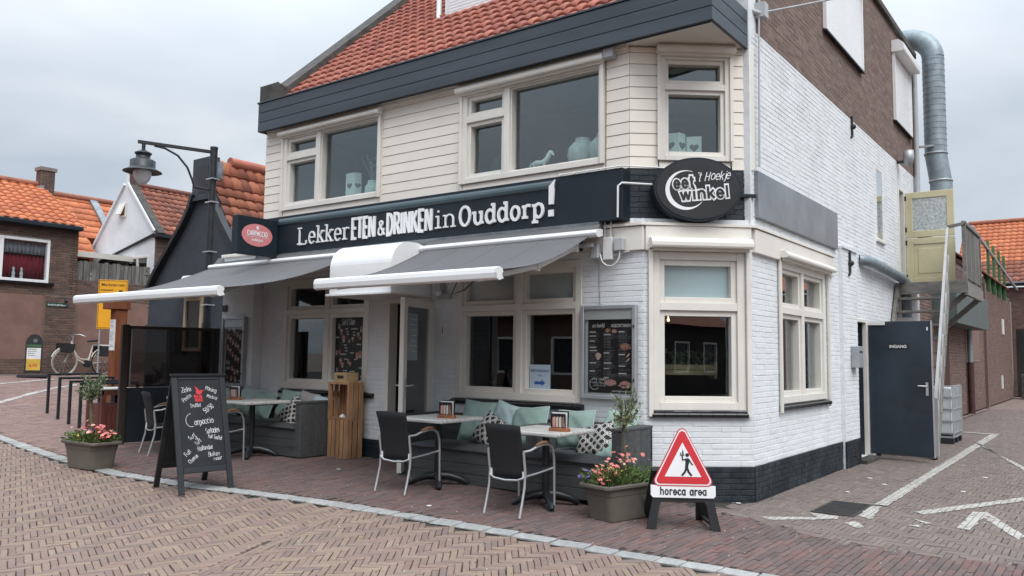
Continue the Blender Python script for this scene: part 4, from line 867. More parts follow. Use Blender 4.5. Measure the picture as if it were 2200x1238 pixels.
# ---- tiled roof with verge coping and dormer
sl = R(43); RF = F((-7.5, 7.70, 5.40), (1, 0, 0), (0, math.cos(sl), math.sin(sl)))
RL = 5.6
mb = MB(); mb.quad(RF(-3.0, 0, -.03), RF(4.2, 0, -.03), RF(4.2, RL, -.03), RF(-3.0, RL, -.03))
mb.quad((-10.5, 11.8, 9.2), (-3.3, 11.8, 9.2), (-3.3, 16, 5.3), (-10.5, 16, 5.3)); mb.add([(-10.5, 7.75, 5.3), (-10.5, 11.8, 9.2), (-10.5, 16, 5.3)], [(0, 1, 2)])
roof = mb.build('roof', mat('roof_underlay', (0.06, 0.045, 0.04), 0.9), rest)
roof_tiles(roof, RF, lambda v: (-2.76, 4.1), .02, RL, .175, .25, M_TILE, 300, amp=.026, inside=lambda u, v: not (-0.72 < u < 1.5 and v > 2.02))
mb = MB(); mb.prism([(7.62, 5.36), (7.80, 5.36), (11.9, 9.2), (11.9, 9.50), (7.80, 5.66), (7.62, 5.70)], F((-10.62, 0, 0), (0, 1, 0), (0, 0, 1), (-1, 0, 0)), -.38, .04); mb.build('verge_coping', M_CEMENT, roof, bev=.015)
dm = MB(); dm.box(-8.22, -6.0, 9.2, 12, 6.55, 8.4); dorm = dm.build('dormer', M_WHITE, rest)
MB().box(-8.28, -6.0, 9.10, 9.2, 6.58, 6.66).build('dormer_sill', M_ZINC, dorm)
for k in range(22): MB().box(-8.12, -6.1, 9.17, 9.192, 6.72 + k * .05, 6.72 + k * .05 + .047).build('shutter_slat', M_WHITE, dorm, bev=.004)
MB().tube([(-8.30, 9.15, 8.2), (-8.30, 9.15, 6.75), (-8.30, 9.08, 6.62), (-8.30, 9.0, 6.58)], .04, 10).build('downpipe', M_PVC, dorm)

# ---- windows, upper storey
G = M_GLASSU
w1 = window(rest, FR, -10.2, -8.08, 3.69, 4.87, .07, (-.12, .03), [(-9.40, .085, 3.76, 4.8)], [(4.50, .075, -10.13, -9.4425)],
       [(-10.13, -9.4425, 4.5375, 4.80, G, .05), (-10.13, -9.4425, 3.76, 4.4625, G, .05), (-9.3575, -8.15, 3.76, 4.8, G, .018)])
w2 = window(rest, FR, -6.60, -4.52, 3.68, 4.87, .07, (-.12, .03), [(-5.895, .085, 3.75, 4.8)], [(4.50, .075, -6.53, -5.9375)],
       [(-6.53, -5.9375, 4.5375, 4.80, G, .05), (-6.53, -5.9375, 3.75, 4.4625, G, .05), (-5.8525, -4.59, 3.75, 4.8, G, .018)])
w3 = window(rest, UC, .33, 1.12, 3.68, 4.88, .06, (-.12, .03), [], [(4.51, .07, .39, 1.06)], [(.39, 1.06, 4.545, 4.82, G, .045), (.39, 1.06, 3.74, 4.475, G, .045)])
# roller shutter boxes
def shutter_box(fr, a, b, z0, z1, d=.16, w0=.03):
    h = z1 - z0; mb = MB(); mb.prism([(0, z0), (d - .01, z0), (d, z0 + .02), (d, z1 - h * .45), (d * .6, z1), (0, z1)], F(fr(a, 0, w0), fr.n, fr.v, fr.u), 0, b - a); o = mb.build('shutter_box', M_CREAM, rest, bev=.004)
    MB().box(a + .03, b - .03, z0 - .025, z0, w0 + .005, w0 + d * .4, fr).build('shutter_end_rail', M_CREAM, o)
    return o
shutter_box(FR, -10.25, -8.05, 4.845, 4.93, .10); shutter_box(FR, -6.66, -4.49, 4.845, 4.945, .10); shutter_box(UC, .29, 1.16, 4.875, 4.975, .11)
for fr, us, z0, z1 in ((FR, (-10.22, -8.09, -6.615, -4.535), 3.68, 4.85), (UC, (.32, 1.13), 3.68, 4.88)):
    for u in us: MB().box(u - .018, u + .018, z0, z1, .03, .055, fr).build('shutter_guide', M_CREAM, rest)
# ---- windows, ground floor
GL1 = M_GLASS; GF = M_GLASSF
wl = window(rest, FR, -10.1, -8.24, 1.0, 2.62, .085, (-.13, .012), [(-9.11, .07, 1.085, 2.535)], [(2.13, .075, -10.015, -9.145), (2.13, .075, -9.075, -8.325)],
       [(-10.015, -9.145, 1.085, 2.0925, GL1, .06), (-9.075, -8.325, 1.085, 2.0925, GL1, .06), (-10.015, -9.145, 2.1675, 2.535, GL1, .05), (-9.075, -8.325, 2.1675, 2.535, GL1, .05)])
wc = window(rest, FR, -6.66, -4.81, 1.0, 2.62, .085, (-.13, .012), [(-5.69, .085, 1.085, 2.535)], [(2.10, .08, -6.575, -5.7325), (2.10, .08, -5.6475, -4.895)],
       [(-6.575, -5.7325, 1.085, 2.06, GL1, .055), (-5.6475, -4.895, 1.085, 2.06, GL1, .055), (-6.575, -5.7325, 2.14, 2.535, GF, .05), (-5.6475, -4.895, 2.14, 2.535, GF, .05)])
wk = window(rest, CH, .09, 1.115, .965, 2.66, .085, (-.13, .014), [], [(2.07, .085, .175, 1.03)], [(.175, 1.03, 1.05, 2.0275, GL1, .06), (.175, 1.03, 2.1125, 2.575, mat('pale_frosted_glass', (0.36, 0.48, 0.50), 0.12, var=0.1, vscale=1, spec=0.9), .06)])
ws = window(rest, SD, 9.47, 11.32, 1.0, 2.68, .085, (-.13, .014), [(10.36, .10, 1.085, 2.595)], [(2.10, .085, 9.555, 10.31), (2.10, .085, 10.41, 11.235)],
       [(9.555, 10.31, 1.085, 2.0575, GL1, .055), (10.41, 11.235, 1.085, 2.0575, GL1, .055), (9.555, 10.31, 2.1425, 2.595, GL1, .05), (10.41, 11.235, 2.1425, 2.595, GL1, .05)])
shutter_box(CH, .05, 1.16, 2.69, 2.80, .13, .05); shutter_box(SD, 9.4, 11.45, 2.70, 2.78, .09, .05)
for fr, us, z0, z1 in ((CH, (.07, 1.145), .90, 2.69), (SD, (9.43, 11.40), .90, 2.70)):
    for u in us: MB().box(u - .024, u + .024, z0, z1, .02, .05, fr).build('shutter_guide', M_CREAM, rest, bev=.004)
# black glazed sill tiles
M_SILL = mat('black_glazed_tile', (0.012, 0.012, 0.014), 0.25, var=0.1, rnd=0.1)
def sill(fr, a, b, z, n):
    w = (b - a) / n
    for k in range(n):
        mb = MB(); mb.prism([(-.02, z - .075), (.055, z - .075), (.06, z - .035), (-.02, z)], F(fr(a + k * w + .002, 0), fr.n, fr.v, fr.u), 0, w - .004); mb.build('sill_tile', M_SILL, rest, bev=.006)
sill(CH, .08, 1.13, .965, 8); sill(FR, -6.7, -4.77, 1.0, 15); sill(FR, -10.1, -8.1, 1.0, 15); sill(SD, 9.45, 11.4, 1.0, 8)

# ---- front door, opened outwards
mb = MB()
for a, b, c, e in ((-7.90, -7.83, .06, 2.27), (-7.11, -7.04, .06, 2.27), (-7.83, -7.11, 2.2, 2.27)): mb.box(a, b, c, e, -.14, .02, FR)
mb.build('door_frame', M_CREAM, rest, bev=.005)
MB().box(-7.9, -7.04, .0, .07, -.2, .05, FR).build('door_step', M_CEMENT, rest, bev=.006)
dv = Vector((-6.815 + 7.07, 7.0 - 7.77, 0)).normalized(); DF = F((-7.07, 7.765, 0), dv, (0, 0, 1)); DW = .84   # hinge at the right jamb
z0, z1 = .13, 2.20; mb = MB()
for a, b, c, e in ((0, .095, z0, z1), (DW - .095, DW, z0, z1), (.095, DW - .095, z1 - .1, z1), (.095, DW - .095, z0, z0 + .16)): mb.box(a, b, c, e, -.03, .03, DF)
door = mb.build('door', M_CREAM, rest, bev=.005)
MB().box(.09, DW - .09, z0 + .155, z1 - .095, -.005, .003, DF).build('pane', glass_mat('door_glass', (0.45, 0.5, 0.5), 1.5, boost=2.2), door)
for sgn in (1, -1):
    mb = MB(); mb.box(DW - .065, DW - .03, 1.0, 1.24, sgn * .03, sgn * .038, DF) if sgn > 0 else mb.box(DW - .065, DW - .03, 1.0, 1.24, -.038, -.03, DF)
    mb.tube([DF(DW - .047, 1.15, sgn * .03), DF(DW - .047, 1.15, sgn * .085), DF(DW - .16, 1.155, sgn * .085)], .011, 8); mb.build('handle', M_ALU, door)
for z in (.45, 1.15, 1.95): MB().box(-.035, .01, z, z + .11, -.045, .045, DF).build('hinge', M_PVC, door)
nb = MB(); nb.box(.42, .70, 1.45, 2.02, -.011, -.008, DF); nt_ = nb.build('notice', mat('faded_notice', (0.34, 0.41, 0.44), 0.6), door)
mb = MB()
for k in range(7): mb.box(.45, .45 + random.uniform(.12, .22), 1.94 - k * .065, 1.955 - k * .065, -.0125, -.0115, DF)
mb.build('print', M_PRINTW, nt_)
MB().box(-7.07, -6.74, 2.24, 2.30, .0, .05, FR).build('door_closer', M_GREYP, rest)
# ---- small fixtures on the front
mb = MB(); mb.box(-6.925, -6.835, 1.74, 1.93, 0, .012, FR); npl = mb.build('number_plate', M_PVC, rest, bev=.01)
mb = MB(); sans(mb, '1', FR.at(-6.88, 1.79, .013), .12); mb.build('number', M_SIGNK, npl)

# ---- side door (steel, opened at right angles) and frame
mb = MB()
for a, b, c, e in ((12.87, 12.91, .06, 2.15), (13.50, 13.56, .06, 2.15), (12.91, 13.50, 2.10, 2.15)): mb.box(a, b, c, e, -.04, .025, SD)
mb.build('side_door_frame', M_CREAM, rest, bev=.004)
MB().box(12.8, 13.58, -.02, .055, -.1, .16, SD).build('door_step', M_CEMENT, rest, bev=.008)
ID = F((-3.12, 13.57, 0), (1, 0, 0), (0, 0, 1)); mb = MB(); mb.box(0, .885, .085, 2.125, -.045, 0, ID); idr = mb.build('steel_door', M_DOORB, rest, bev=.004)
MB().box(.886, .902, .08, 2.13, -.05, .006, ID).build('edge_profile', M_ALU, idr)
MB().box(-.02, .25, 2.065, 2.12, .001, .03, ID).build('door_closer', M_PVC, idr, bev=.004)
mb = MB(); mb.box(.28, .58, 1.695, 1.78, .001, .006, ID); ip = mb.build('name_plate', M_SIGNK, idr)
mb = MB(); sans(mb, 'INGANG', ID.at(.43, 1.716, .007), .062, bold=.0016); mb.build('lettering', M_SIGNW, ip)
mb = MB(); mb.box(.80, .835, 1.0, 1.2, .001, .008, ID); mb.tube([ID(.818, 1.14, .005), ID(.818, 1.14, .055), ID(.70, 1.145, .055)], .011, 8); mb.build('handle', M_ALU, idr)
MB().box(.83, .85, 1.98, 2.03, .001, .006, ID).build('sticker', M_SIGNW, idr)
mb = MB(); mb.box(13.49, 13.555, .06, 2.15, -.6, -.042, SD); mb.box(12.875, 13.49, .06, 2.15, -.62, -.58, SD); mb.build('inner_door', M_DOORB, rest)
MB().box(13.484, 13.489, .35, 1.25, -.30, -.12, SD).build('inner_door_panel', mat('warm_grey_panel', (0.33, 0.3, 0.27), 0.7), rest)

# ---- open upper side window, yellow stable door, shutters, irons
window(rest, SD, 14.45, 14.92, 3.55, 4.78, .03, (-.03, .012), [], [], [(14.48, 14.89, 3.58, 4.75, M_GLASSU, .0)])
OW = F(SD(14.50, 3.6, -.03), (-.28, .96, 0), (0, 0, 1)); mb = MB()
tl = F(SD(14.49, 3.61, -.06), (0, 1, 0), (-.16, 0, .99)); mb = MB()
for a, b, c, e in ((0, .045, 0, 1.1), (.345, .39, 0, 1.1), (.045, .345, 0, .045), (.045, .345, 1.055, 1.1)): mb.box(a, b, c, e, -.03, .03, tl)
sa = mb.build('tilted_sash', M_CREAM, rest, bev=.003); MB().box(.04, .35, .04, 1.06, -.004, .004, tl).build('pane', M_GLASSU, sa)
MB().box(14.40, 14.97, 3.50, 3.545, -.02, .05, SD).build('window_sill', M_CREAM, rest, bev=.004)
mb = MB()
for a, b, c, e in ((16.18, 16.24, 2.92, 4.76), (16.63, 16.69, 2.92, 4.76), (16.24, 16.63, 4.70, 4.76)): mb.box(a, b, c, e, -.12, .02, SD)
mb.build('stable_door_frame', M_CREAM, rest)
YD = F((-3.12, 16.70, 0), (1, 0, 0), (0, 0, 1)); yd = part('stable_door', rest)
def yleaf(z0, z1, win):
    mb = MB()
    for a, b, c, e in ((0, .12, z0, z1), (.70, .82, z0, z1), (.12, .70, z0, z0 + .12), (.12, .70, z1 - .12, z1)): mb.box(a, b, c, e, -.045, 0, YD)
    if not win: mb.box(.12, .70, z0 + .12, z1 - .12, -.035, -.014, YD); mb.box(.2, .62, z0 + .2, z1 - .2, -.03, -.006, YD)
    mb.build('upper_leaf' if win else 'lower_leaf', M_YELD, yd, bev=.006)
yleaf(2.955, 3.825, False); yleaf(3.84, 4.70, True)
mt = mat('patterned_glass', (0.60, 0.64, 0.63), 0.35, var=0.2, vscale=28, bump=0.8, bscale=45, spec=0.8); MB().box(.11, .71, 3.95, 4.59, -.03, -.016, YD).build('patterned_pane', mt, yd)
for z in (3.05, 3.7, 3.95, 4.55): MB().box(-.03, .02, z, z + .09, -.02, .012, YD).build('hinge', M_BLACKM, yd)
def side_shutter(a, b, z0, z1, box):
    sh = part('roller_shutter', rest); n = int((z1 - z0) / .055)
    for k in range(n): MB().box(a + .04, b - .04, z0 + k * .055, z0 + k * .055 + .052, 0.01, .035, SD).build('slat', M_WHITE, sh)
    for u in (a, b - .045): MB().box(u, u + .045, z0 - .03, z1, 0.008, .06, SD).build('guide', M_WHITE, sh)
    mb = MB(); mb.prism([(.01, z0 - .03), (.075, z0 - .055), (.075, z0 - .03), (.01, z0)], F(SD(a - .03, 0), SD.n, SD.v, SD.u), 0, b - a + .06); mb.build('sill', M_BLACKM, sh)
    if box:
        mb = MB(); mb.prism([(.008, z1), (.2, z1), (.22, z1 + .03), (.22, z1 + .14), (.13, z1 + .22), (.008, z1 + .22)], F(SD(a - .03, 0), SD.n, SD.v, SD.u), 0, b - a + .06); mb.build('box', M_WHITE, sh, bev=.006)
side_shutter(11.50, 13.62, 6.18, 7.60, True); side_shutter(16.0, 17.52, 5.97, 7.25, True)
def anchor(y, z, w=0):
    SD = globals()['SD'].at(0, 0, w); mb = MB(); mb.box(y - .02, y + .02, z - .16, z + .16, .005, .035, SD); mb.ball(SD(y, z, .035), .045); mb.tube([SD(y, z + .14, .02), SD(y + .05, z + .18, .02)], .018, 6); mb.tube([SD(y, z - .14, .02), SD(y - .05, z - .18, .02)], .018, 6); mb.build('wall_anchor', M_BLACKM, rest)
anchor(12.93, 5.10); anchor(12.40, 2.93, .055)
mb = MB(); mb.tube([(-3.11, 9.0, 7.7), (-3.10, 8.78, 5.2), (-3.10, 8.74, 3.65)], .012, 6); mb.tube([(-3.3, 8.6, 5.5), (-3.09, 8.8, 5.42)], .03, 8); mb.build('cable', M_GREYP, rest)
# power line from the corner bracket
mb = MB(); pts = [Vector((-3.1, 8.85, 5.45)).lerp(Vector((0.6, 14.2, 8.6)), k / 14) - Vector((0, 0, .35 * math.sin(math.pi * k / 14))) for k in range(15)]; mb.tube(pts, .012, 6); mb.box(-3.17, -3.03, 8.78, 8.90, 5.38, 5.55)
tag(mb.build('overhead_cable', M_GREYP), 'grey overhead cable running up and away from the bracket at the fascia corner', 'cable')
# strip light / junction boxes at the soffit
MB().box(-4.49, -4.36, 4.85, 4.97, .02, .12, FR).build('junction_box', M_GREYP, rest, bev=.008)
# conduit beside the oval sign and along the sign top
mb = MB(); mb.tube([(-4.25, 7.60, 3.02), (-4.24, 7.59, 3.36), (-4.20, 7.6, 3.39), UC(.35, 3.40, .03)], .012, 8); mb.build('conduit', M_PVC, rest)
mb = MB(); mb.tube([(-5.0, 7.60, 3.575), (-4.2, 7.61, 3.58), UC(.5, 3.59, .02)], .008, 6)
for k in range(5): mb.box(-5.0 + k * .18, -4.985 + k * .18, 3.56, 3.59, .17, .2, FR)
mb.build('conduit', M_PVC, rest)

# ---- interiors seen through the glass
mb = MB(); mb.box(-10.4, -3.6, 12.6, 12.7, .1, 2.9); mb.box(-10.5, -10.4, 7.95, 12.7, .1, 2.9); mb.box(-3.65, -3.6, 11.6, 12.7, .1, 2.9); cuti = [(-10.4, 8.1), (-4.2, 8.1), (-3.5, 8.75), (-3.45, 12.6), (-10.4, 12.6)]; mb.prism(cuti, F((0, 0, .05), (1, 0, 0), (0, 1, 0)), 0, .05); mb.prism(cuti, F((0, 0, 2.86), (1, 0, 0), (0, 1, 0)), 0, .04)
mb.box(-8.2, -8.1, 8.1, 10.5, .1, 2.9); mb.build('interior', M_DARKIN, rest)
mb = MB(); mb.box(-10.3, -3.5, 11.4, 11.5, 3.3, 5.03); mb.box(-10.4, -10.3, 8.0, 11.5, 3.3, 5.03); cutc = [(-10.3, 8.0), (-4.3, 8.0), (-3.45, 8.75), (-3.4, 11.4), (-10.3, 11.4)]; mb.prism(cutc, F((0, 0, 3.25), (1, 0, 0), (0, 1, 0)), 0, .05); mb.prism(cutc, F((0, 0, 4.99), (1, 0, 0), (0, 1, 0)), 0, .04); mb.box(-7.4, -7.3, 8.0, 11.4, 3.3, 5.0); mb.box(-3.45, -3.4, 8.8, 11.4, 3.3, 5.03); mb.build('upper_interior', M_ROOMW, rest)
# white panels, shelf and counter inside
mb = MB(); mb.box(-9.9, -8.3, 9.6, 10.2, .1, 1.25); tag(mb.build('counter', mat('counter_front', (0.12, 0.1, 0.09), 0.5, var=0.2)), 'dark serving counter inside behind the left ground floor window', 'counter')
# long curtains in the side window
def curtain(a, b, z0, z1, fr, w, label, m, folds=9, amp=.025):
    mb = MB(); n = folds * 4; P = []
    for i in range(n + 1):
        t_ = i / n; P.append((a + (b - a) * t_, amp * math.sin(t_ * folds * math.tau)))
    V = [fr(p[0], z0, w + p[1]) for p in P] + [fr(p[0], z1, w + p[1]) for p in P]
    mb.add(V, [(i, i + 1, n + 2 + i, n + 1 + i) for i in range(n)], 0, True); o = mb.build('curtain', m); s = o.modifiers.new('t', 'SOLIDIFY'); s.thickness = .004; tag(o, label, 'curtain'); return o
MV = mat('grey_drape', (0.36, 0.37, 0.36), 0.9, var=0.08)
curtain(10.08, 10.32, 1.1, 2.6, SD, -.26, 'grey drape in the left half of the side street window', MV, 4); curtain(10.85, 11.25, 1.1, 2.6, SD, -.26, 'grey drape in the right half of the side street window', MV, 6)
# trough planter behind the corner window
t = thing('trough_planter', 'wooden trough of greenery inside the corner window', 'planter', CH(.6, 1.35, -.55))
mb = MB()
for k in range(2): mb.box(.26, .94, 1.33 + k * .06, 1.33 + k * .06 + .055, -.46, -.445, CH)
for u in (.24, .93): mb.box(u, u + .03, 1.29, 1.48, -.65, -.44, CH)
mb.build('trough', mat('old_trough_wood', (0.30, 0.23, 0.13), 0.8, var=0.2, vscale=4), t)
mb = MB()
for i in range(160):
    c = CH(random.uniform(.25, .97), random.uniform(1.43, 1.60), random.uniform(-.62, -.48)); d = Vector((random.uniform(-1, 1), random.uniform(-1, 1), random.uniform(-.5, 1))).normalized() * .05; e = d.orthogonal().normalized() * .015; mb.add([c - d, c + e, c + d, c - e], [(0, 1, 2, 3)])
mb.build('foliage', M_BUSH, t)
for k, (p, lab) in enumerate(((CH(.62, 1.98, -1.2), 'small lit bulb glowing high inside the corner window'), (SD(9.75, 1.98, -.55), 'small lit bulb glowing inside the side street window'))):
    mb = MB(); mb.ball(p, .016); mb.tube([p + Vector((0, 0, .02)), p + Vector((0, 0, .6))], .005, 6); tag(mb.build('pendant_lamp', M_LAMPLIT), lab, 'lamp')
mb = MB(); mb.box(9.72, 10.12, 1.05, 1.75, -.62, -.6, SD); o = mb.build('menu_board', M_PAPER); tag(o, 'white printed board inside the side street window', 'board')

# ================================================================== AWNINGS, HOOD, SIGNS, CASES
def awning(label, x0, x1, y0, z0, y1, z1, bx0, bx1, cas0, cas1, arms):
    t = thing('awning', label, 'awning', ((x0 + x1) / 2, y0, z0), 'retractable awnings over the terrace')
    # cassette: white front lip with grey back shell
    mb = MB(); A = [(0, -.02), (.10, -.045), (.135, -.03), (.15, .0), (.135, .03), (.06, .05), (0, .05)]
    mb.prism(A, F((cas0, y0 + .12, z0 + .03), (0, -1, 0), (0, 0, 1), (1, 0, 0)), 0, cas1 - cas0); mb.build('cassette', M_WHITE, t, bev=.006)
    mb = MB(); mb.prism([(0, .05), (.06, .051), (-.02, .16), (-.06, .16)], F((cas0 + .03, y0 + .12, z0 + .03), (0, -1, 0), (0, 0, 1), (1, 0, 0)), 0, cas1 - cas0 - .06); mb.build('rain_cover', M_FABRIC, t)
    # fabric with a slight sag
    n, m = 14, 18; V = []
    for i in range(n + 1):
        s = i / n
        for j in range(m + 1):
            q = j / m; xa = x0 + (bx0 - x0) * s; xb = x1 + (bx1 - x1) * s
            V.append((xa + (xb - xa) * q, y0 + (y1 - y0) * s, z0 + (z1 - z0) * s - .09 * math.sin(math.pi * s) - .012 * math.sin(math.pi * s) * math.sin(math.pi * q)))
    mb = MB(); mb.add(V, [(i * (m + 1) + j, i * (m + 1) + j + 1, (i + 1) * (m + 1) + j + 1, (i + 1) * (m + 1) + j) for i in range(n) for j in range(m)], 0, True)
    o = mb.build('fabric', M_FABRIC, t); so = o.modifiers.new('t', 'SOLIDIFY'); so.thickness = .004
    for q in (.25, .5, .75):
        mb = MB(); row = []
        for i in range(n + 1):
            s = i / n; xa = x0 + (bx0 - x0) * s; xb = x1 + (bx1 - x1) * s; c = Vector((xa + (xb - xa) * q, y0 + (y1 - y0) * s, z0 + (z1 - z0) * s - .09 * math.sin(math.pi * s) - .012 * math.sin(math.pi * s) * math.sin(math.pi * q) + .0045)); row += [c - Vector((.012, 0, 0)), c + Vector((.012, 0, 0))]
        mb.add(row, [(2 * i, 2 * i + 1, 2 * i + 3, 2 * i + 2) for i in range(n)], 0, True); mb.build('seam', mat('awning_seam', (0.095, 0.095, 0.1), 0.8), t)
    # front bar
    B = [(-.035, -.045), (.03, -.065), (.062, -.05), (.07, .0), (.062, .045), (.03, .06), (-.01, .05), (-.03, .02), (-.01, -.01)]
    mb = MB(); mb.prism(B, F((bx0, y1, z1 - .035), (0, -1, 0), (0, 0, 1), (1, 0, 0)), 0, bx1 - bx0); fb = mb.build('front_bar', M_WHITE, t, bev=.006)
    mb = MB(); mb.prism(B, F((bx1 + .002, y1, z1 - .035), (0, -1, 0), (0, 0, 1), (1, 0, 0)), 0, .02); mb.build('end_cap', M_PVC, fb)
    mb = MB(); mb.prism(B, F((bx0 - .022, y1, z1 - .035), (0, -1, 0), (0, 0, 1), (1, 0, 0)), 0, .02); mb.build('end_cap', M_PVC, fb)
    for (sx, ex, fx) in arms:        # folding arms: shoulder at the wall, elbow, wrist under the bar
        S0 = Vector((sx, y0 + .02, z0 - .10)); E0 = Vector((ex, (y0 + y1) / 2 + .1, (z0 + z1) / 2 - .13)); W_ = Vector((fx, y1 + .05, z1 - .07))
        mb = MB(); mb.bar(S0, E0, .05, .06); mb.bar(E0, W_, .045, .055); mb.cyl(E0 - Vector((0, 0, .05)), E0 + Vector((0, 0, .05)), .035); mb.cyl(S0 - Vector((0, 0, .06)), S0 + Vector((0, 0, .06)), .04)
        mb.build('arm', M_PVC, t, bev=.006)
    for u in (cas0 + .5, cas1 - .35): MB().box(u, u + .08, y0 - .0, y0 + .14, z0 - .14, z0 - .02).build('bracket', M_BLACKP, t)
    # square torsion bar behind
    mb = MB(); mb.bar((cas0 + .1, y0 + .07, z0 - .09), (cas1 - .1, y0 + .07, z0 - .09), .04, .04); mb.build('torsion_bar', M_GREYP, t)
    return t
awning('left grey awning with white front bar, reaching out past the lamp post', -11.70, -8.30, 7.53, 2.85, 5.47, 2.26, -11.62, -8.24, -11.70, -8.22, [(-11.2, -10.2, -11.3), (-8.6, -9.55, -8.5)])
awning('right grey awning with white front bar, beside the router box', -7.0, -4.56, 7.53, 2.83, 5.80, 2.30, -6.92, -4.46, -7.06, -4.46, [(-6.6, -5.7, -6.7), (-4.75, -4.72, -4.75)])
# rounded white door hood
t = thing('door_hood', 'white rounded canopy hood above the restaurant door', 'canopy', (-7.65, 7.77, 2.3))
A = [(0, 2.29), (.74, 2.29)] + [(.74, 2.58)] + [(.44 + .30 * math.cos(R(a)), 2.62 + .31 * math.sin(R(a))) for a in range(6, 91, 7)] + [(0.30, 2.935), (0, 2.88)]
mb = MB(); mb.prism(A, F((-8.2, 7.775, 0), (0, -1, 0), (0, 0, 1), (1, 0, 0)), 0, 1.12); mb.build('shell', M_WHITE, t, bev=.01, seg=2)
MB().box(-8.24, -7.04, 7.0, 7.77, 2.255, 2.288).build('bottom_rail', M_PVC, t, bev=.006)
# box sign on the left, at right angles to the front
t = thing('box_sign', 'square dark projecting sign with a pink oval at the left end of the front', 'sign', (-10.1, 7.2, 2.95))
BX = F((-10.06, 0, 0), (0, 1, 0), (0, 0, 1))
MB().box(6.90, 7.60, 2.945, 3.50, -.14, 0, BX).build('housing', M_NAVY2, t, bev=.006)
mb = MB(); mb.prism([(7.235 + a, 3.235 + b) for a, b in disc(.265, .165)], BX, .001, .006); ov = mb.build('oval_panel', M_CARP, t)
mb = MB(); w = text_width('CARPACCIO', .068, .9, .06); stroke_text(mb, 'CARPACCIO', BX.at(7.235 - w / 2, 3.225, .0065), .068, .17, .002, .9, .06, serif=False)
w = text_width('ouddorp.nl', .042, .9, .06); stroke_text(mb, 'ouddorp.nl', BX.at(7.235 - w / 2, 3.145, .0065), .042, .11, .002, .9, .06)
mb.prism([(7.235 + a, 3.345 + b) for a, b in disc(.022, .028, 16)], BX, .0065, .009); mb.ribbon([(7.03, 3.205), (7.44, 3.205)], .004, BX, .0065, .008); mb.build('lettering', M_LETTER, ov)
# oval sign on the corner
t = thing('oval_sign', 'big dark oval sign with a white ring logo on the building corner', 'sign', UC(.66, 3.32, .25))
OC = UC.at(.70, 3.325, .22)
mb = MB(); mb.prism(disc(.475, .345, 56), OC, -.18, 0); mb.build('housing', M_NAVY2, t, bev=.012, seg=2)
mb = MB(); mb.prism(disc(.452, .325, 56), OC, .001, .008); face = mb.build('face', mat('charcoal_face', (0.022, 0.022, 0.024), 0.35, var=0.2, vscale=1.5, dirt=0.15, dirtcol=(0.06, 0.06, 0.06), dscale=3), t)
mb = MB(); pts = []; N_ = 30; Lo, Li = [], []
for i in range(N_ + 1):
    a = 72 + (322 - 72) * i / N_; wd = .004 + .044 * math.sin(math.pi * min(1, (i / N_) ** 1.1)) ** 1.3; ca, sa_ = math.cos(R(a)), math.sin(R(a)); r = .205
    Lo.append((-.125 + (r + wd / 2) * ca * 1.02, -.01 + (r + wd / 2) * sa_)); Li.append((-.125 + (r - wd / 2) * ca * 1.02, -.01 + (r - wd / 2) * sa_))
k0 = len(mb.v); V = [OC(a, b, .010) for a, b in Lo] + [OC(a, b, .010) for a, b in Li]; mb.add(V, [(i, i + 1, N_ + 2 + i, N_ + 1 + i) for i in range(N_)])
mb.build('ring', M_LETTER, face)
RT = OC.rot(5)
def logo_words(fr, sc, parent, m_w, m_k, dz=0.0):
    a, b = MB(), MB()
    for s_, x, y, h, k_ in (('eet', -.262, .022, .125, 1.0), ('winkel', -.20, -.108, .125, 1.22)):
        stroke_text(a, s_, fr.at(x * sc, y * sc, .011 + dz), h * sc, .42, .002, k_, .18, caps=.42)
        stroke_text(b, s_, fr.at(x * sc, y * sc, .0165 + dz), h * sc, .20, .002, k_, .18, caps=.1)
    stroke_text(a, "'t Hoekje", fr.at(-.015 * sc, .082 * sc, .011 + dz), .095 * sc, .085, .002, .92, .05, hand=.09, slant=.35)
    a.build('lettering', m_w, parent); b.build('lettering', m_k, parent)
logo_words(RT, 1.0, face, M_LETTER, M_SIGNK)

# wifi router and junction boxes by the right awning
t = thing('wifi_router', 'white outdoor router box with two upright antennas under the cream band', 'router', (-4.45, 7.7, 2.62))
MB().box(-4.49, -4.37, 2.58, 2.83, .055, .10, FR).build('body', M_PVC, t, bev=.008)
for u in (-4.47, -4.395): mb = MB(); mb.cyl(FR(u, 2.83, .08), FR(u, 3.06, .08), .009, .007, 8); mb.build('antenna', M_PVC, t)
t = thing('switch_box', 'grey square switch box with a looped cable right of the router', 'electrical box', (-4.28, 7.72, 2.7))
MB().box(-4.34, -4.23, 2.67, 2.81, .055, .12, FR).build('body', M_GREYP, t, bev=.008)
mb = MB(); mb.tube([FR(-4.28, 2.67, .09)] + [FR(-4.4 + .12 * math.cos(R(a)), 2.64 + .13 * math.sin(R(a)), .09) for a in range(0, -181, -20)] + [FR(-4.54, 2.66, .08)], .009, 6); mb.build('cable', M_PVC, t)
tag(MB().box(-4.63, -4.53, 2.60, 2.76, .055, .13, FR).build('junction_box', M_GREYP, bev=.01), 'grey junction box left of the white router', 'electrical box')
mb = MB(); mb.tube([FR(-4.58, 2.58, .03), FR(-4.575, 2.3, .012), FR(-4.565, 2.10, .012)], .006, 5); mb.tube([FR(-4.6, 2.62, .06), FR(-4.5, 2.60, .07), FR(-4.3, 2.64, .06), FR(-4.18, 2.66, .055)], .012, 6); tag(mb.build('wall_cable', M_GREYP), 'thin dark cable down the white brick above the right menu case', 'cable')
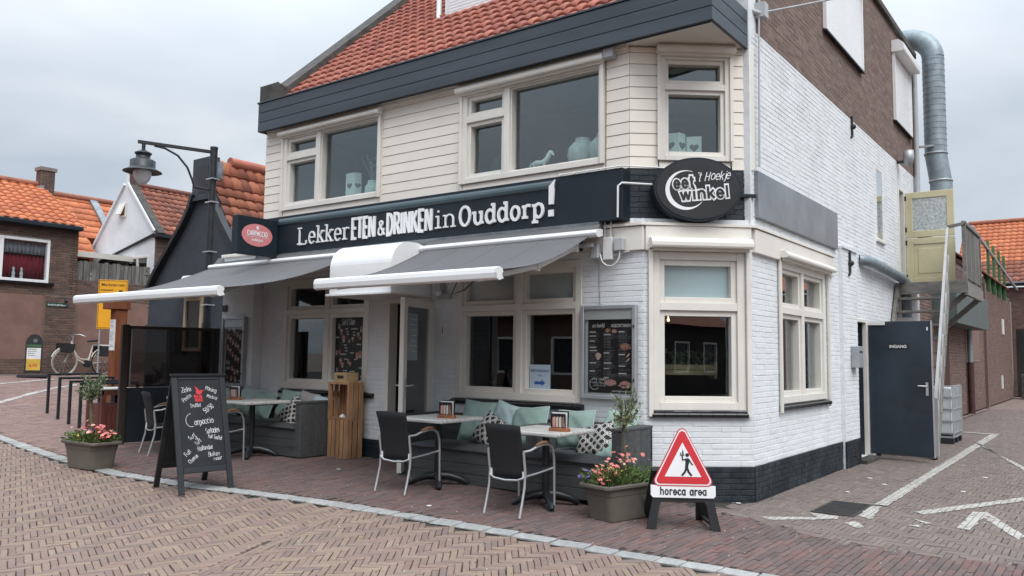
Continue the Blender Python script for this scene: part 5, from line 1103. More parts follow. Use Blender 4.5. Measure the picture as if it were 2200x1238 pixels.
# alarm / wall lamp by the door, hanging cable
t = thing('wall_lamp', 'grey square wall lamp above the house number by the door', 'lamp', (-6.9, 7.74, 2.36))
MB().box(-6.97, -6.86, 2.33, 2.50, 0, .10, FR).build('housing', M_GREYP, t, bev=.01); MB().box(-6.95, -6.88, 2.27, 2.33, .02, .08, FR).build('diffuser', M_PVC, t)
mb = MB(); mb.tube([FR(-6.72, 2.62, .05), FR(-6.58, 2.5, .06), FR(-6.7, 2.28, .06), FR(-6.5, 2.33, .05), FR(-6.38, 2.42, .04), FR(-6.40, 2.62, .04)], .007, 6); tag(mb.build('hanging_cable', M_BLACKP), 'loose black cable looping beside the centre window under the awning', 'cable')

# ---- menu cases
def print_rows(mb, fr, u0, u1, z0, z1, pitch, h, dens=.8, ind=0.0, w=.004):
    z = z1
    while z > z0:
        if random.random() < dens:
            u = u0 + (random.random() * ind if ind else 0); e = u0 + (u1 - u0) * random.uniform(.45, 1.0)
            while u < e:
                q = min(u + random.uniform(.012, .035), e); mb.box(u, q, z, z + h * random.uniform(.7, 1), w, w + .0008, fr); u = q + .007
        z -= pitch
def blob(fr, u, z, a, b, m, parent, dep=.005, n=14, rot=0):
    mb = MB(); c, s = math.cos(rot), math.sin(rot); pts = []
    for i in range(n):
        t_ = math.tau * i / n; rr = random.uniform(.8, 1.1); x, y = a * rr * math.cos(t_), b * rr * math.sin(t_); pts.append((u + x * c - y * s, z + x * s + y * c))
    mb.prism(pts, fr, dep - .001, dep); mb.build('food_picture', m, parent)
def cone(fr, u, z, s, m, parent, dep=.005):
    mb = MB(); mb.prism([(u - .32 * s, z + .1 * s), (u - .18 * s, z - .5 * s), (u + .18 * s, z - .5 * s), (u + .32 * s, z + .1 * s)], fr, dep - .001, dep, 1)
    mb.prism([(u + a, z + .25 * s + b) for a, b in disc(.36 * s, .30 * s, 12)], fr, dep, dep + .001, 0); mb.build('food_picture', [m, M_FOOD3 if m is not M_FOOD3 else M_FOOD1], parent)
def menu_case(label, fr, u0, u1, z0, z1, head=.11):
    t = thing('menu_case', label, 'display case', fr((u0 + u1) / 2, z0, .03), 'lockable menu display cases on the wall'); d = .07; e = .045
    mb = MB(); mb.box(u0, u0 + e, z0, z1, 0, d, fr); mb.box(u1 - e, u1, z0, z1, 0, d, fr); mb.box(u0 + e, u1 - e, z0, z0 + e, 0, d - .002, fr); mb.box(u0 + e, u1 - e, z1 - e, z1, 0, d - .002, fr); mb.build('frame', M_ALUM, t, bev=.006)
    MB().box(u0 + e, u1 - e, z0 + e, z1 - e, 0.002, .02, fr).build('back_panel', mat('case_back', (0.52, 0.55, 0.55), 0.5, var=0.04), t)
    MB().box(u0 + e, u1 - e, z1 - e - head, z1 - e, .022, .045, fr).build('header_strip', mat('case_header', (0.50, 0.53, 0.52), 0.5, var=0.04), t)
    for z in (z0 + .2, z1 - .25): MB().box(u1 - .028, u1 - .012, z, z + .03, d, d + .008, fr).build('lock', M_BLACKP, t)
    MB().box(u0 + e, u1 - e, z0 + e, z1 - e, .055, .058, fr).build('glass', glass_mat('case_glass', (0.93, 0.94, 0.94), 1.3), t)
    p = MB().box(u0 + e + .035, u1 - e - .02, z0 + e + .025, z1 - e - head, .021, .025, fr).build('poster', M_POSTER, t)
    return t, p, fr.at(u0 + e + .035, z0 + e + .025, .025), (u1 - u0 - 2 * e - .055), (z1 - z0 - 2 * e - head - .025)
t, p, q, w, h = menu_case('grey menu case with small print and food pictures, right of the centre window', FR.at(0, 0, .004), -4.79, -4.10, 1.06, 2.085)
mb = MB(); stroke_text(mb, 'ons heerlijk', q.at(.05, h - .085, .001), .042, .10, .001, .62, .06, hand=.04, slant=.3); sans(mb, 'ASSORTIMENT', q.at(.425, h - .085, .001), .048, .001, .0012, sx=.86)
for k, (x, rows) in enumerate(((.02, [.10, .145, .20, .27, .305, .44, .53, .65]), (.20, [.13, .33, .44, .50, .60]), (.385, [.10, .345, .47, .55, .68]))):
    for r_ in rows: mb.box(x, x + random.uniform(.06, .095), h - .03 - r_ - .012, h - .03 - r_, .001, .002, q)
sans(mb, 'eetwinkel-ouddorp', q.at(.42, .015, .001), .03, .001, .0006)
mb.build('print', M_PRINTW, p)
mb = MB()
for x, (a, b) in ((.02, (.16, h - .15)), (.20, (.16, h - .16)), (.385, (.16, h - .13))): print_rows(mb, q, x, x + .15, a, b, .0165, .007, .86, w=.001)
mb.build('small_print', M_PRINTG, p)
for u, z, a, b, m in ((.25, h - .12, .04, .022, M_FOOD1), (.33, h - .13, .035, .022, M_FOOD2), (.47, h - .30, .075, .038, M_FOOD1), (.13, h - .40, .038, .042, M_FOOD3), (.285, .115, .075, .042, M_FOOD2), (.47, .095, .075, .042, M_FOOD2)): blob(q, u, z, a, b, m, p, .002)
for u, z in ((.50, h - .39), (.50, h - .44)): blob(q, u, z, .035, .01, M_FOOD3, p, .002, 8, .8)
logo_words(q.at(.125, .11, -.006), .30, p, M_PRINTW, M_SIGNK, 0)
mb = MB(); mb.ribbon([(.085 + .062 * math.cos(R(a)), .095 + .062 * math.sin(R(a))) for a in range(80, 325, 12)], .007, q, .0005, .0022); mb.build('print', M_PRINTW, p)
t, p, q, w, h = menu_case('grey menu case with a black ice cream poster on the left pier', PF.at(0, 0, .006), -11.32, -10.74, .98, 2.07)
mb = MB(); stroke_text(mb, 'Lekker Softijs', q.at(.03, h - .06, .001), .05, .12, .001, .55, .05, hand=.05, slant=.2)
stroke_text(mb, 'Fruit', q.at(.02, h - .58, .001), .06, .12, .001, .7, .06, hand=.06, slant=.2); stroke_text(mb, 'shakes', q.at(.02, h - .66, .001), .05, .12, .001, .7, .06, hand=.06, slant=.2)
mb.ribbon([(.07 + .045 * math.cos(R(a)), .06 + .045 * math.sin(R(a))) for a in range(80, 325, 12)], .007, q, .0005, .002); stroke_text(mb, 'eet', q.at(.05, .065, .001), .03, .2, .001); mb.box(.28, .31, .02, .06, .001, .002, q); mb.box(.35, .38, .02, .05, .001, .002, q); mb.box(.39, .41, .02, .05, .001, .002, q)
mb.build('print', M_PRINTW, p)
MM = [M_FOOD3, M_FOOD2, M_FOOD1, M_FOOD3, M_FOOD2, M_FOOD1]
for i, (u, z) in enumerate([(.05, .13), (.215, .07), (.29, .10), (.36, .14), (.115, .18), (.18, .22), (.255, .26), (.32, .30), (.38, .35), (.05, .30), (.12, .36), (.19, .41), (.265, .46), (.33, .50), (.19, .62), (.25, .68), (.33, .69), (.17, .78), (.27, .79)]): cone(q, u, h - z - .02, .085, MM[(i * 5 + 1) % 6], p, .002)
# black poster inside the left window
PW = FR.at(0, 0, -.085)
t = thing('window_poster', 'black milkshake poster filling the right pane of the left window', 'poster', (-8.65, 7.87, 1.12))
mb = MB(); mb.box(-9.03, -8.37, 1.13, 2.05, -.006, 0, PW); p = mb.build('sheet', M_POSTER, t); q = PW.at(-9.03, 1.13, 0); h = .92
mb = MB(); stroke_text(mb, 'Soft & Shake', q.at(.14, h - .12, .001), .085, .10, .001, .48, .04, hand=.05, slant=.25)
for x, z, l in ((.22, .17, .05), (.24, .21, .05), (.25, .245, .05), (.34, .17, .13), (.38, .22, .04), (.38, .26, .05), (.02, .29, .08), (.20, .40, .05), (.22, .44, .05), (.23, .48, .05), (.46, .39, .09), (.33, .51, .08), (.12, .53, .13), (.21, .60, .09), (.42, .60, .04), (.52, .72, .08), (.19, .76, .09), (.33, .77, .11), (.55, .89, .03), (.60, .89, .03)): mb.box(x, x + l, h - z - .016, h - z, .001, .002, q)
mb.build('print', M_PRINTW, p)
for i, (u, z, s) in enumerate(((.09, .12, .12), (.14, .2, .12), (.19, .3, .14), (.55, .17, .12), (.49, .25, .11), (.53, .29, .06), (.31, .33, .08), (.38, .31, .1), (.05, .50, .1), (.11, .48, .08), (.14, .62, .12), (.18, .67, .11), (.30, .62, .1), (.34, .66, .09), (.48, .54, .14), (.54, .52, .14), (.60, .50, .11), (.07, .74, .08), (.29, .82, .06), (.56, .83, .05))): cone(q, u, h - z - .02, s * .7, MM[(i * 7 + 2) % 6], p, .002)
# arrow sheet in the centre window
t = thing('notice_sheet', 'pale blue restaurant notice with a blue arrow in the centre window', 'notice', (-5.4, 7.87, 1.12))
p = MB().box(-5.58, -5.29, 1.12, 1.42, -.004, 0, PW).build('sheet', M_PAPERB, t); q = PW.at(-5.58, 1.12, 0)
mb = MB(); mb.prism([(.07, .07), (.17, .07), (.17, .05), (.22, .088), (.17, .126), (.17, .106), (.07, .106)], q, .001, .002); mb.build('arrow', M_BLUEP, p)
mb = MB(); sans(mb, 'RESTAURANT', q.at(.145, .215, .001), .042, .001, .0006); sans(mb, 'ingang', q.at(.145, .17, .001), .022, .001); mb.build('lettering', mat('dark_blue_grey_print', (0.08, 0.12, 0.2), 0.6), p)
# street plate on the pier
tag(MB().box(-11.40, -11.28, 2.16, 2.26, .008, .02, PF).build('number_plate', M_NAVY2), 'small dark number plate above the ice cream menu case', 'plate')

# ================================================================== TERRACE FURNITURE
def make_chair(label):
    t = thing('terrace_chair', label, 'chair', (0, 0, 0), 'black woven terrace chairs')       # back towards -y, feet on z = 0
    for sx in (-1, 1):
        X_ = .225 * sx; n = 'leg'
        mb = MB(); mb.tube([(X_ * 1.0, -.31, 0), (X_, -.275, .12), (X_, -.235, .28), (X_, -.225, .42), (X_, -.245, .54), (X_, -.255, .62)], .0135, 10); mb.build('leg', M_ALU, t)
        fp = [(X_ * 1.02, .265, 0), (X_ * 1.02, .262, .20), (X_ * 1.03, .255, .42), (X_ * 1.05, .24, .54), (X_ * 1.07, .20, .63), (X_ * 1.08, .13, .665)]
        mb = MB(); mb.tube(fp, .0135, 10); mb.build('leg', M_ALU, t)
        mb = MB(); mb.tube([(X_ * 1.08, .13, .665), (X_ * 1.08, .05, .672), (X_ * 1.06, -.06, .655), (X_ * 1.04, -.16, .625), (X_, -.255, .62)], .0135, 10); ar = mb.build('armrest', M_ALU, t)
        mb = MB(); mb.tube([(X_ * 1.08, .17, .664), (X_ * 1.08, .10, .686), (X_ * 1.08, .02, .688), (X_ * 1.06, -.08, .666)], .017, 8, radii=[.012, .019, .02, .014]); mb.build('arm_cap', mat('brown_arm_wood', (0.22, 0.10, 0.05), 0.6, var=.25, vscale=6), ar)
        mb = MB(); mb.tube([(X_ * .98, -.225, .38), (X_ * .98, .0, .395), (X_ * .98, .25, .42)], .011, 8); mb.build('side_rail', M_ALU, t)
    V = []; n, m = 8, 10
    def sheet_(f, name):
        mb = MB(); P = [f(i / n, j / m) for i in range(n + 1) for j in range(m + 1)]; mb.add(P, [(i * (m + 1) + j, i * (m + 1) + j + 1, (i + 1) * (m + 1) + j + 1, (i + 1) * (m + 1) + j) for i in range(n) for j in range(m)], 0, True)
        o = mb.build(name, M_WEAVE, t); s = o.modifiers.new('t', 'SOLIDIFY'); s.thickness = .016; s.offset = 0; return o
    # the seat and back are one continuous sling in two panels
    sheet_(lambda s, q: ((q - .5) * (.43 + .01 * s), -.20 + .47 * s, .40 + .035 * s - .02 * math.sin(math.pi * s) - .012 * math.sin(math.pi * q)), 'seat')
    sheet_(lambda s, q: ((q - .5) * (.39 + .03 * s + .025 * s * s), -.215 - .03 * s - .075 * s * s + .03 * (1 - (2 * q - 1) ** 2) * -.8, .355 + .515 * s + .01 * (1 - (2 * q - 1) ** 2) * s), 'backrest')
    mb = MB(); mb.tube([(-.225, -.232, .375), (-.15, -.25, .345), (0, -.258, .335), (.15, -.25, .345), (.225, -.232, .375)], .011, 8); mb.build('cross_rail', M_ALU, t)
    for sx in (-1, 1): mb = MB(); mb.cyl((.205 * sx, -.225, .36), (.205 * sx, -.225, .43), .014); mb.build('clamp', M_PVC, t)
    return t
chair = make_chair('black woven chair nearest the open door, pulled up to the middle table')
chair.scale = (.92, .95, .95)
place(chair, (-6.06, 6.36, terr(-6.03, 6.3)), R(2))
for lab, x, y, rz in (('black woven chair nearest the warning triangle, with orange wooden arm caps', -4.585, 6.345, R(-1)), ('black woven chair mostly hidden behind the chalkboard, in front of the left bench', -9.22, 6.15, R(4)), ('black woven chair left of the chalkboard, beside the smoked screen', -10.42, 6.18, R(-14))):
    dup(chair, (x, y, terr(x, y - .1)), rz, lab)
def make_table(label):
    t = thing('terrace_table', label, 'table', (0, 0, 0), 'whitewashed terrace tables')
    top = MB().box(-.355, .355, -.355, .355, .70, .74); top.build('tabletop', M_TABLE, t, bev=.012, seg=2)
    mb = MB(); mb.cyl((0, 0, .06), (0, 0, .68), .038, n=16); mb.build('column', M_BLACKM, t); MB().box(-.2, .2, -.2, .2, .68, .70).build('top_plate', M_BLACKM, t)
    for k in range(4):
        a = R(45 + 90 * k); d = Vector((math.cos(a), math.sin(a), 0)); mb = MB(); mb.tube([d * .02 + Vector((0, 0, .105)), d * .12 + Vector((0, 0, .10)), d * .24 + Vector((0, 0, .065)), d * .31 + Vector((0, 0, .03)), d * .34 + Vector((0, 0, .012))], .03, 10, radii=[.045, .042, .036, .033, .022]); mb.build('foot', M_BLACKM, t)
    return t
tab = make_table('middle whitewashed table, nearest the open door')
place(tab, (-6.05, 6.80, terr(-6.05, 6.8)), R(0))
for lab, x, y in (('right whitewashed table, nearest the planter and warning triangle', -4.60, 6.78), ('whitewashed table in front of the left bench with patterned cushion', -9.3, 6.72), ('leftmost whitewashed table, half hidden behind the chalkboard', -10.45, 6.72)): dup(tab, (x, y, terr(x, y)), 0, lab)
def menu_holder(label, x, y, rz, z0):
    t = thing('menu_holder', label, 'menu holder', (0, 0, 0), 'wooden card holders on the tables')
    MB().box(-.10, .10, -.035, .035, 0, .035).build('wooden_foot', M_WOODO, t, bev=.004)
    for k, (dy, lean, m) in enumerate(((-.014, -.06, M_POSTER), (.0, .02, M_PAPER), (.014, .08, M_POSTER))):
        fr = F((-.085 + .008 * k, dy, .012), (1, 0, 0), (0, lean, 1)); c = MB().box(0, .155, 0, .16 + .012 * k, -.002, .002, fr).build('card', m, t)
        if k == 0:
            for i, mm in enumerate((M_FOOD2, M_FOOD3, M_PRINTW, M_FOOD1)): b = MB(); b.prism([(.02 + .033 * i, .03), (.045 + .033 * i, .03), (.05 + .03 * i, .135), (.02 + .033 * i, .12)], fr, .0025, .0035); b.build('print', mm, c)
    place(t, (x, y, z0), rz)
menu_holder('wooden card holder with food cards on the middle table', -5.86, 6.72, R(14), terr(-6.05, 6.8) + .74)
menu_holder('wooden card holder with dark cards on the right table', -4.36, 6.66, R(12), terr(-4.6, 6.78) + .74)
menu_holder('wooden card holder on the table in front of the left bench', -9.55, 6.62, R(8), terr(-9.3, 6.72) + .74)

def planks(root, fr, a0, a1, b0, b1, w0, w1, n, along='u', gap=.004, m=None, name='plank'):
    for k in range(n):
        if along == 'u': z0 = b0 + (b1 - b0) * k / n; MB().box(a0, a1, z0 + gap / 2, b0 + (b1 - b0) * (k + 1) / n - gap / 2, w0, w1, fr).build(name, m or M_DARKW, root, bev=.004)
        else: MB().box(a0 + (a1 - a0) * k / n + gap / 2, a0 + (a1 - a0) * (k + 1) / n - gap / 2, b0, b1, w0, w1, fr).build(name, m or M_DARKW, root, bev=.004)
def bench(label, x0, x1, y0, y1, gz, end_right=True, end_left=True, divider=None, H=.76):
    t = thing('bench', label, 'bench', ((x0 + x1) / 2, y0, gz), 'charcoal box benches against the front')
    Ff = F((0, y0, gz), (1, 0, 0), (0, 0, 1))
    planks(t, Ff, x0, x1 - (.05 if end_right else 0), .03, .37, -.03, 0, 3)
    MB().box(x0 + .01, x1 - (.055 if end_right else .01), y0 + .02, y1 - .03, gz + .02, gz + .345).build('carcass', M_BLACKP, t)
    MB().box(x0 + .01, x1 - .055, y0 + .005, y1 - .03, gz + .37, gz + .395).build('seat_board', M_DARKW, t)
    Bf = F((0, y1 - .02, gz), (1, 0, 0), (0, 0, 1)); planks(t, Bf, x0, x1, .40, H - .035, 0, .03, 3); MB().box(x0, x1 - (.08 if end_right else 0), y1 - .08, y1, gz + H - .036, gz + H - .003).build('back_cap', M_DARKW, t, bev=.005)
    for on, xa in ((end_right, x1 - .05), (end_left, x0)):
        if not on: continue
        Ef = F((xa, 0, gz), (0, 1, 0), (0, 0, 1)); planks(t, Ef, y0 + .0, y1, .03, H - .03, 0, .05, 5, 'v'); MB().box(xa - .07 if xa > (x0 + x1) / 2 else xa - .01, xa + .056 if xa > (x0 + x1) / 2 else xa + .06, y0 - .02, y1, gz + H - .03, gz + H).build('end_cap', M_DARKW, t, bev=.006)
        planks(t, Ff, xa - .06 if xa > (x0 + x1) / 2 else xa, xa + .052 if xa > (x0 + x1) / 2 else xa + .06, .03, H - .032, -.02, .004, 1)
    if divider is not None:
        MB().box(divider - .2, divider + .02, y0 + .06, y1, gz + H - .09, gz + H - .04).build('divider_top', M_DARKW, t, bev=.006); MB().box(divider - .16, divider - .02, y0 + .1, y1, gz + .4, gz + H - .09).build('divider', M_DARKW, t)
    return t
gzB = .06
bR = bench('long right bench with divider shelf, against the wall under the centre window', -6.86, -3.90, 7.06, 7.72, gzB, True, True, divider=-4.96)
bL = bench('left bench beside the wooden crates, under the left window', -11.3, -8.62, 6.98, 7.60, .125, True, False)
def seat_cushion(x0, x1, y0, y1, z, label):
    n, m = 24, 10; V = []
    for top in (0, 1):
        for i in range(n + 1):
            for j in range(m + 1):
                s, q = i / n, j / m; e = min(1, 6 * min(s, 1 - s)) ** .5 * min(1, 5 * min(q, 1 - q)) ** .5
                V.append((x0 + (x1 - x0) * s, y0 + (y1 - y0) * q, z + (.012 + .05 * e + .006 * math.sin(s * 23) * e if top else .005)))
    mb = MB(); k = (n + 1) * (m + 1)
    f = [(i * (m + 1) + j, (i + 1) * (m + 1) + j, (i + 1) * (m + 1) + j + 1, i * (m + 1) + j + 1) for i in range(n) for j in range(m)]
    mb.add(V, [tuple(a + k for a in q) for q in f] + [tuple(reversed(q)) for q in f] + [(i * (m + 1), (i + 1) * (m + 1), k + (i + 1) * (m + 1), k + i * (m + 1)) for i in range(n)] + [(i, k + i, k + i + 1, i + 1) for i in range(m)] + [(n * (m + 1) + j, n * (m + 1) + j + 1, k + n * (m + 1) + j + 1, k + n * (m + 1) + j) for j in range(m)], 0, True)
    tag(mb.build('seat_cushion', M_BENCHCUSH), label, 'cushion', 'grey seat pads on the benches')
seat_cushion(-6.78, -5.12, 7.03, 7.66, gzB + .395, 'long grey seat pad on the left half of the right bench'); seat_cushion(-5.10, -3.97, 7.03, 7.66, gzB + .395, 'grey seat pad at the end of the right bench behind the planter')
seat_cushion(-11.2, -8.72, 6.95, 7.55, .52, 'grey seat pad on the left bench beside the crates')
def cushion(label, loc, w, h, m, lean=-18, yaw=0, roll=0, th=.14, pip=None, seed=0):
    """scatter cushion: local x width, z height, y thickness"""
    n = 12; mb = MB(); rg = random.Random(seed); ph = [rg.uniform(0, 6) for _ in range(4)]
    for sgn in (-1, 1):
        V = []
        for i in range(n + 1):
            for j in range(n + 1):
                a, b = 2 * i / n - 1, 2 * j / n - 1
                pin = 1 - .07 * (1 - abs(a)) * (abs(b) ** 3); pin2 = 1 - .07 * (1 - abs(b)) * (abs(a) ** 3)
                t_ = ((1 - a ** 4) * (1 - b ** 4)) ** .55
                wr = .012 * math.sin(5 * a + ph[0]) * math.sin(4 * b + ph[1]) * t_ + .008 * math.sin(9 * (a + b) + ph[2]) * t_
                V.append((a * w / 2 * pin2, sgn * (th / 2 * t_ + .003) + wr, h / 2 + b * h / 2 * pin))
        f = [(i * (n + 1) + j, (i + 1) * (n + 1) + j, (i + 1) * (n + 1) + j + 1, i * (n + 1) + j + 1) for i in range(n) for j in range(n)]
        mb.add(V, f if sgn < 0 else [tuple(reversed(q)) for q in f], 0, True)
    o = mb.build('scatter_cushion', m); tag(o, label, 'cushion', 'scatter cushions on the benches')
    if pip:
        pb = MB(); ring = []
        for k in range(40):
            s = k / 10; e = int(s); q = 2 * (s - e) - 1; a, b = ((q, -1), (1, q), (-q, 1), (-1, -q))[e]
            pin = 1 - .07 * (1 - abs(a)) * (abs(b) ** 3); pin2 = 1 - .07 * (1 - abs(b)) * (abs(a) ** 3); ring.append((a * w / 2 * pin2 * 1.01, 0, h / 2 + b * h / 2 * pin * 1.01))
        pb.tube(ring, .008, 6, closed=True); p_ = pb.build('piping', pip); p_.parent = o
    o.rotation_euler = (Matrix.Rotation(R(yaw), 4, 'Z') @ Matrix.Rotation(R(lean), 4, 'X') @ Matrix.Translation((0, 0, h / 2)) @ Matrix.Rotation(R(roll), 4, 'Y')).to_euler(); o.location = loc
    if roll:
        o.location = Vector(loc) + (Matrix.Rotation(R(yaw), 3, 'Z') @ Matrix.Rotation(R(lean), 3, 'X')) @ (Vector((0, 0, h / 2)) - Matrix.Rotation(R(roll), 3, 'Y') @ Vector((0, 0, h / 2)))
    return o
zs = gzB + .44
cushion('big sage green cushion at the door end of the right bench', (-6.10, 7.50, zs), .50, .50, M_GREEN1, -16, 4, 3, seed=1)
cushion('small pale blue-green cushion tilted behind the patterned one', (-5.72, 7.56, zs + .10), .38, .38, M_GREEN3, -12, 0, 14, seed=2)
cushion('sage green cushion with pale piping in the middle of the right bench', (-5.36, 7.48, zs), .50, .46, M_GREEN1, -17, -3, -4, pip=M_PIPING, seed=3)
cushion('black and white lattice cushion standing on its corner by the middle table', (-5.76, 7.30, zs - .02), .38, .38, M_PATT, -24, 6, 28, seed=4)
cushion('sage green cushion with pale piping behind the right table cards', (-4.78, 7.56, zs + .02), .46, .42, M_GREEN1, -14, 0, -2, pip=M_PIPING, seed=5)
cushion('black and white lattice cushion leaning by the right table', (-4.44, 7.34, zs - .04), .46, .40, M_PATT, -28, -10, -16, seed=6)
cushion('mint cushion on top in the right corner of the bench', (-4.22, 7.50, zs + .10), .42, .36, M_GREEN2, -18, -12, 8, pip=M_PIPING, seed=7)
cushion('mint cushion lying low behind the bench end panel', (-4.22, 7.30, zs - .05), .40, .26, M_GREEN2, -40, -10, 0, seed=8)
zl = .57
cushion('pale sage cushion at the far left of the left bench', (-10.85, 7.40, zl), .44, .40, M_PALEG, -16, 6, 4, seed=9)
cushion('pale sage cushion tilted near the left menu case', (-10.45, 7.40, zl + .03), .44, .42, M_PALEG, -16, -6, 14, seed=10)
cushion('sage green cushion right of the left menu case', (-10.05, 7.36, zl), .48, .40, M_GREEN1, -22, 0, 6, pip=M_PIPING, seed=11)
cushion('large sage green cushion behind the patterned one on the left bench', (-9.48, 7.40, zl), .46, .44, M_GREEN1, -18, 2, 4, seed=12)
cushion('warm grey cushion on the left bench', (-9.13, 7.44, zl + .04), .42, .38, M_GREYL, -16, 0, 8, seed=13)
cushion('pale blue-green cushion at the crate end of the left bench', (-8.86, 7.46, zl + .05), .40, .32, M_GREEN3, -16, 0, 8, seed=14)
cushion('black and white lattice cushion on its corner on the left bench', (-9.05, 7.13, zl - .05), .40, .40, M_PATT, -26, 8, 30, seed=15)

# ---- wooden crates
def crate(label, x, y, z, open_front, rz=0.0):
    W_, D_, H_ = .42, .27, .50
    t = thing('wooden_crate', label, 'crate', (0, 0, 0), 'upright fruit crates stacked by the door')
    fr = F((0, 0, 0), (1, 0, 0), (0, 0, 1)); 
    def slats(f, a0, a1, n, w0, w1):
        wd = (a1 - a0) / n
        for k in range(n): MB().box(a0 + wd * k + .009, a0 + wd * (k + 1) - .009, .0, H_, w0, w1, f).build('slat', M_WOODC, t, bev=.003)
    if not open_front: slats(F((0, -D_ / 2, 0), (1, 0, 0), (0, 0, 1)), -W_ / 2, W_ / 2, 5, -.012, 0)
    slats(F((0, D_ / 2, 0), (1, 0, 0), (0, 0, 1)), -W_ / 2, W_ / 2, 5, 0, .012)
    slats(F((W_ / 2, 0, 0), (0, 1, 0), (0, 0, 1)), -D_ / 2, D_ / 2, 3, -.012, 0); slats(F((-W_ / 2, 0, 0), (0, 1, 0), (0, 0, 1)), -D_ / 2, D_ / 2, 3, 0, .012)
    for z_ in (0.0, H_ - .016): MB().box(-W_ / 2 + .013, W_ / 2 - .013, -D_ / 2 + .013, D_ / 2 - .013, z_, z_ + .016).build('end_board', M_WOODC, t)
    for sx in (-1, 1):
        for sy in (-1, 1): MB().box(sx * (W_ / 2 - .026) - .012, sx * (W_ / 2 - .026) + .012, sy * (D_ / 2 - .026) - .012, sy * (D_ / 2 - .026) + .012, .017, H_ - .017).build('corner_batten', M_WOODC, t)
    if open_front:
        f = F((0, -D_ / 2, 0), (1, 0, 0), (0, 0, 1))
        for a, b, c, e in ((-W_ / 2, -W_ / 2 + .03, 0, H_), (W_ / 2 - .03, W_ / 2, 0, H_), (-W_ / 2 + .03, W_ / 2 - .03, 0, .035), (-W_ / 2 + .03, W_ / 2 - .03, H_ - .03, H_)): MB().box(a, b, c, e, -.012, 0, f).build('front_rim', M_WOODC, t, bev=.002)
    place(t, (x, y, z), rz); return t
cz = terr(-8.45, 7.5)
crate('lower upright wooden crate with closed slatted front', -8.39, 7.545, cz, False, R(-3)); crate('upper upright wooden crate with its open side to the front', -8.39, 7.545, cz + .502, True, R(-2))
t = thing('handle_box', 'small light wooden box with slot handles on top of the crates', 'box', (0, 0, 0))
for nm, a in (('front_board', (-.13, .13, -.10, -.088)), ('back_board', (-.13, .13, .088, .10))):
    for z0, z1 in ((0, .045), (.085, .125)): MB().box(*a, z0, z1).build(nm, M_WOODL, t)
    for s_ in (-1, 1): MB().box(*sorted((s_ * .07, s_ * .13)), a[2], a[3], .045, .085).build(nm, M_WOODL, t)
for sx in (-1, 1): MB().box(*sorted((sx * .118, sx * .13)), -.088, .088, 0, .125).build('end_board', M_WOODL, t)
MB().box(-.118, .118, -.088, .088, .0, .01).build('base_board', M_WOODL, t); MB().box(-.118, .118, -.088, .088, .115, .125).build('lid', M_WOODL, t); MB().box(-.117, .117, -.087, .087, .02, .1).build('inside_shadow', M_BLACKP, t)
place(t, (-8.37, 7.52, cz + 1.004), R(-4))
mb = MB(); mb.lathe([(0, 0), (.05, 0), (.045, .02), (.02, .045), (0, .055)], n=12); o = mb.build('napkin_pile', M_PAPER); o.location = (-8.40, 7.50, cz + .521); tag(o, 'small white heap inside the open upper crate', 'napkins')

# ---- planters
def leafs(mb, c, d, L, w, mi=0):
    d = d.normalized(); e = d.cross(Vector((random.uniform(-1, 1), random.uniform(-1, 1), random.uniform(-1, 1)))); e = e.normalized() * w if e.length > 1e-5 else d.orthogonal() * w
    b = c + d * L; mid = c + d * L * .45; nn = d.cross(e).normalized() * w * .35
    mb.add([c, mid + e + nn, b, mid - e + nn], [(0, 1, 2), (0, 2, 3)], mi)
def flower(mb, c, r, mi=0):
    ax = Vector((random.uniform(-.6, .4), random.uniform(-.9, .2), 1)).normalized(); x = ax.orthogonal().normalized(); y = ax.cross(x); k = 5
    for i in range(k):
        a = math.tau * i / k + random.random() * .3; d = x * math.cos(a) + y * math.sin(a); e = ax.cross(d) * r * .42; mb.add([c, c + d * r * .6 + e + ax * r * .25, c + d * r + ax * r * .1, c + d * r * .6 - e + ax * r * .25], [(0, 1, 2, 3)], mi)
def planter(label, loc, rz, W_=.76, D_=.40, H_=.33):
    t = thing('planter', label, 'planter', (0, 0, 0), 'taupe plastic planters on the terrace edge')
    def ring(w, d, z, r=.05, n=5):
        P = []
        for (sx, sy, a0) in ((1, 1, 0), (-1, 1, 90), (-1, -1, 180), (1, -1, 270)):
            for i in range(n + 1): a = R(a0 + 90 * i / n); P.append((sx * (w / 2 - r) + r * math.cos(a), sy * (d / 2 - r) + r * math.sin(a), z))
        return P
    prof = [(W_ * .74, D_ * .72, 0.0), (W_ * .75, D_ * .73, .01), (W_ * .84, D_ * .82, H_ * .68), (W_ * .855, D_ * .84, H_ * .70), (W_ * .89, D_ * .88, H_ * .87), (W_ * .97, D_ * .96, H_ * .88), (W_, D_, H_ * .91), (W_, D_, H_ * .97), (W_ * .98, D_ * .97, H_), (W_ * .93, D_ * .88, H_), (W_ * .9, D_ * .84, H_ * .93), (W_ * .86, D_ * .8, H_ * .8)]
    V = []; 
    for p in prof: V += ring(*p)
    k = len(ring(1, 1, 0)); mb = MB(); mb.add(V, [(j * k + i, j * k + (i + 1) % k, (j + 1) * k + (i + 1) % k, (j + 1) * k + i) for j in range(len(prof) - 1) for i in range(k)], 0, False); mb.add(V[:k], [tuple(range(k - 1, -1, -1))])
    mb.build('tub', M_TUB, t)
    mb = MB(); mb.add(ring(W_ * .87, D_ * .81, H_ * .88), [tuple(range(k))]); mb.build('soil', M_SOIL, t); place(t, loc, rz); return t
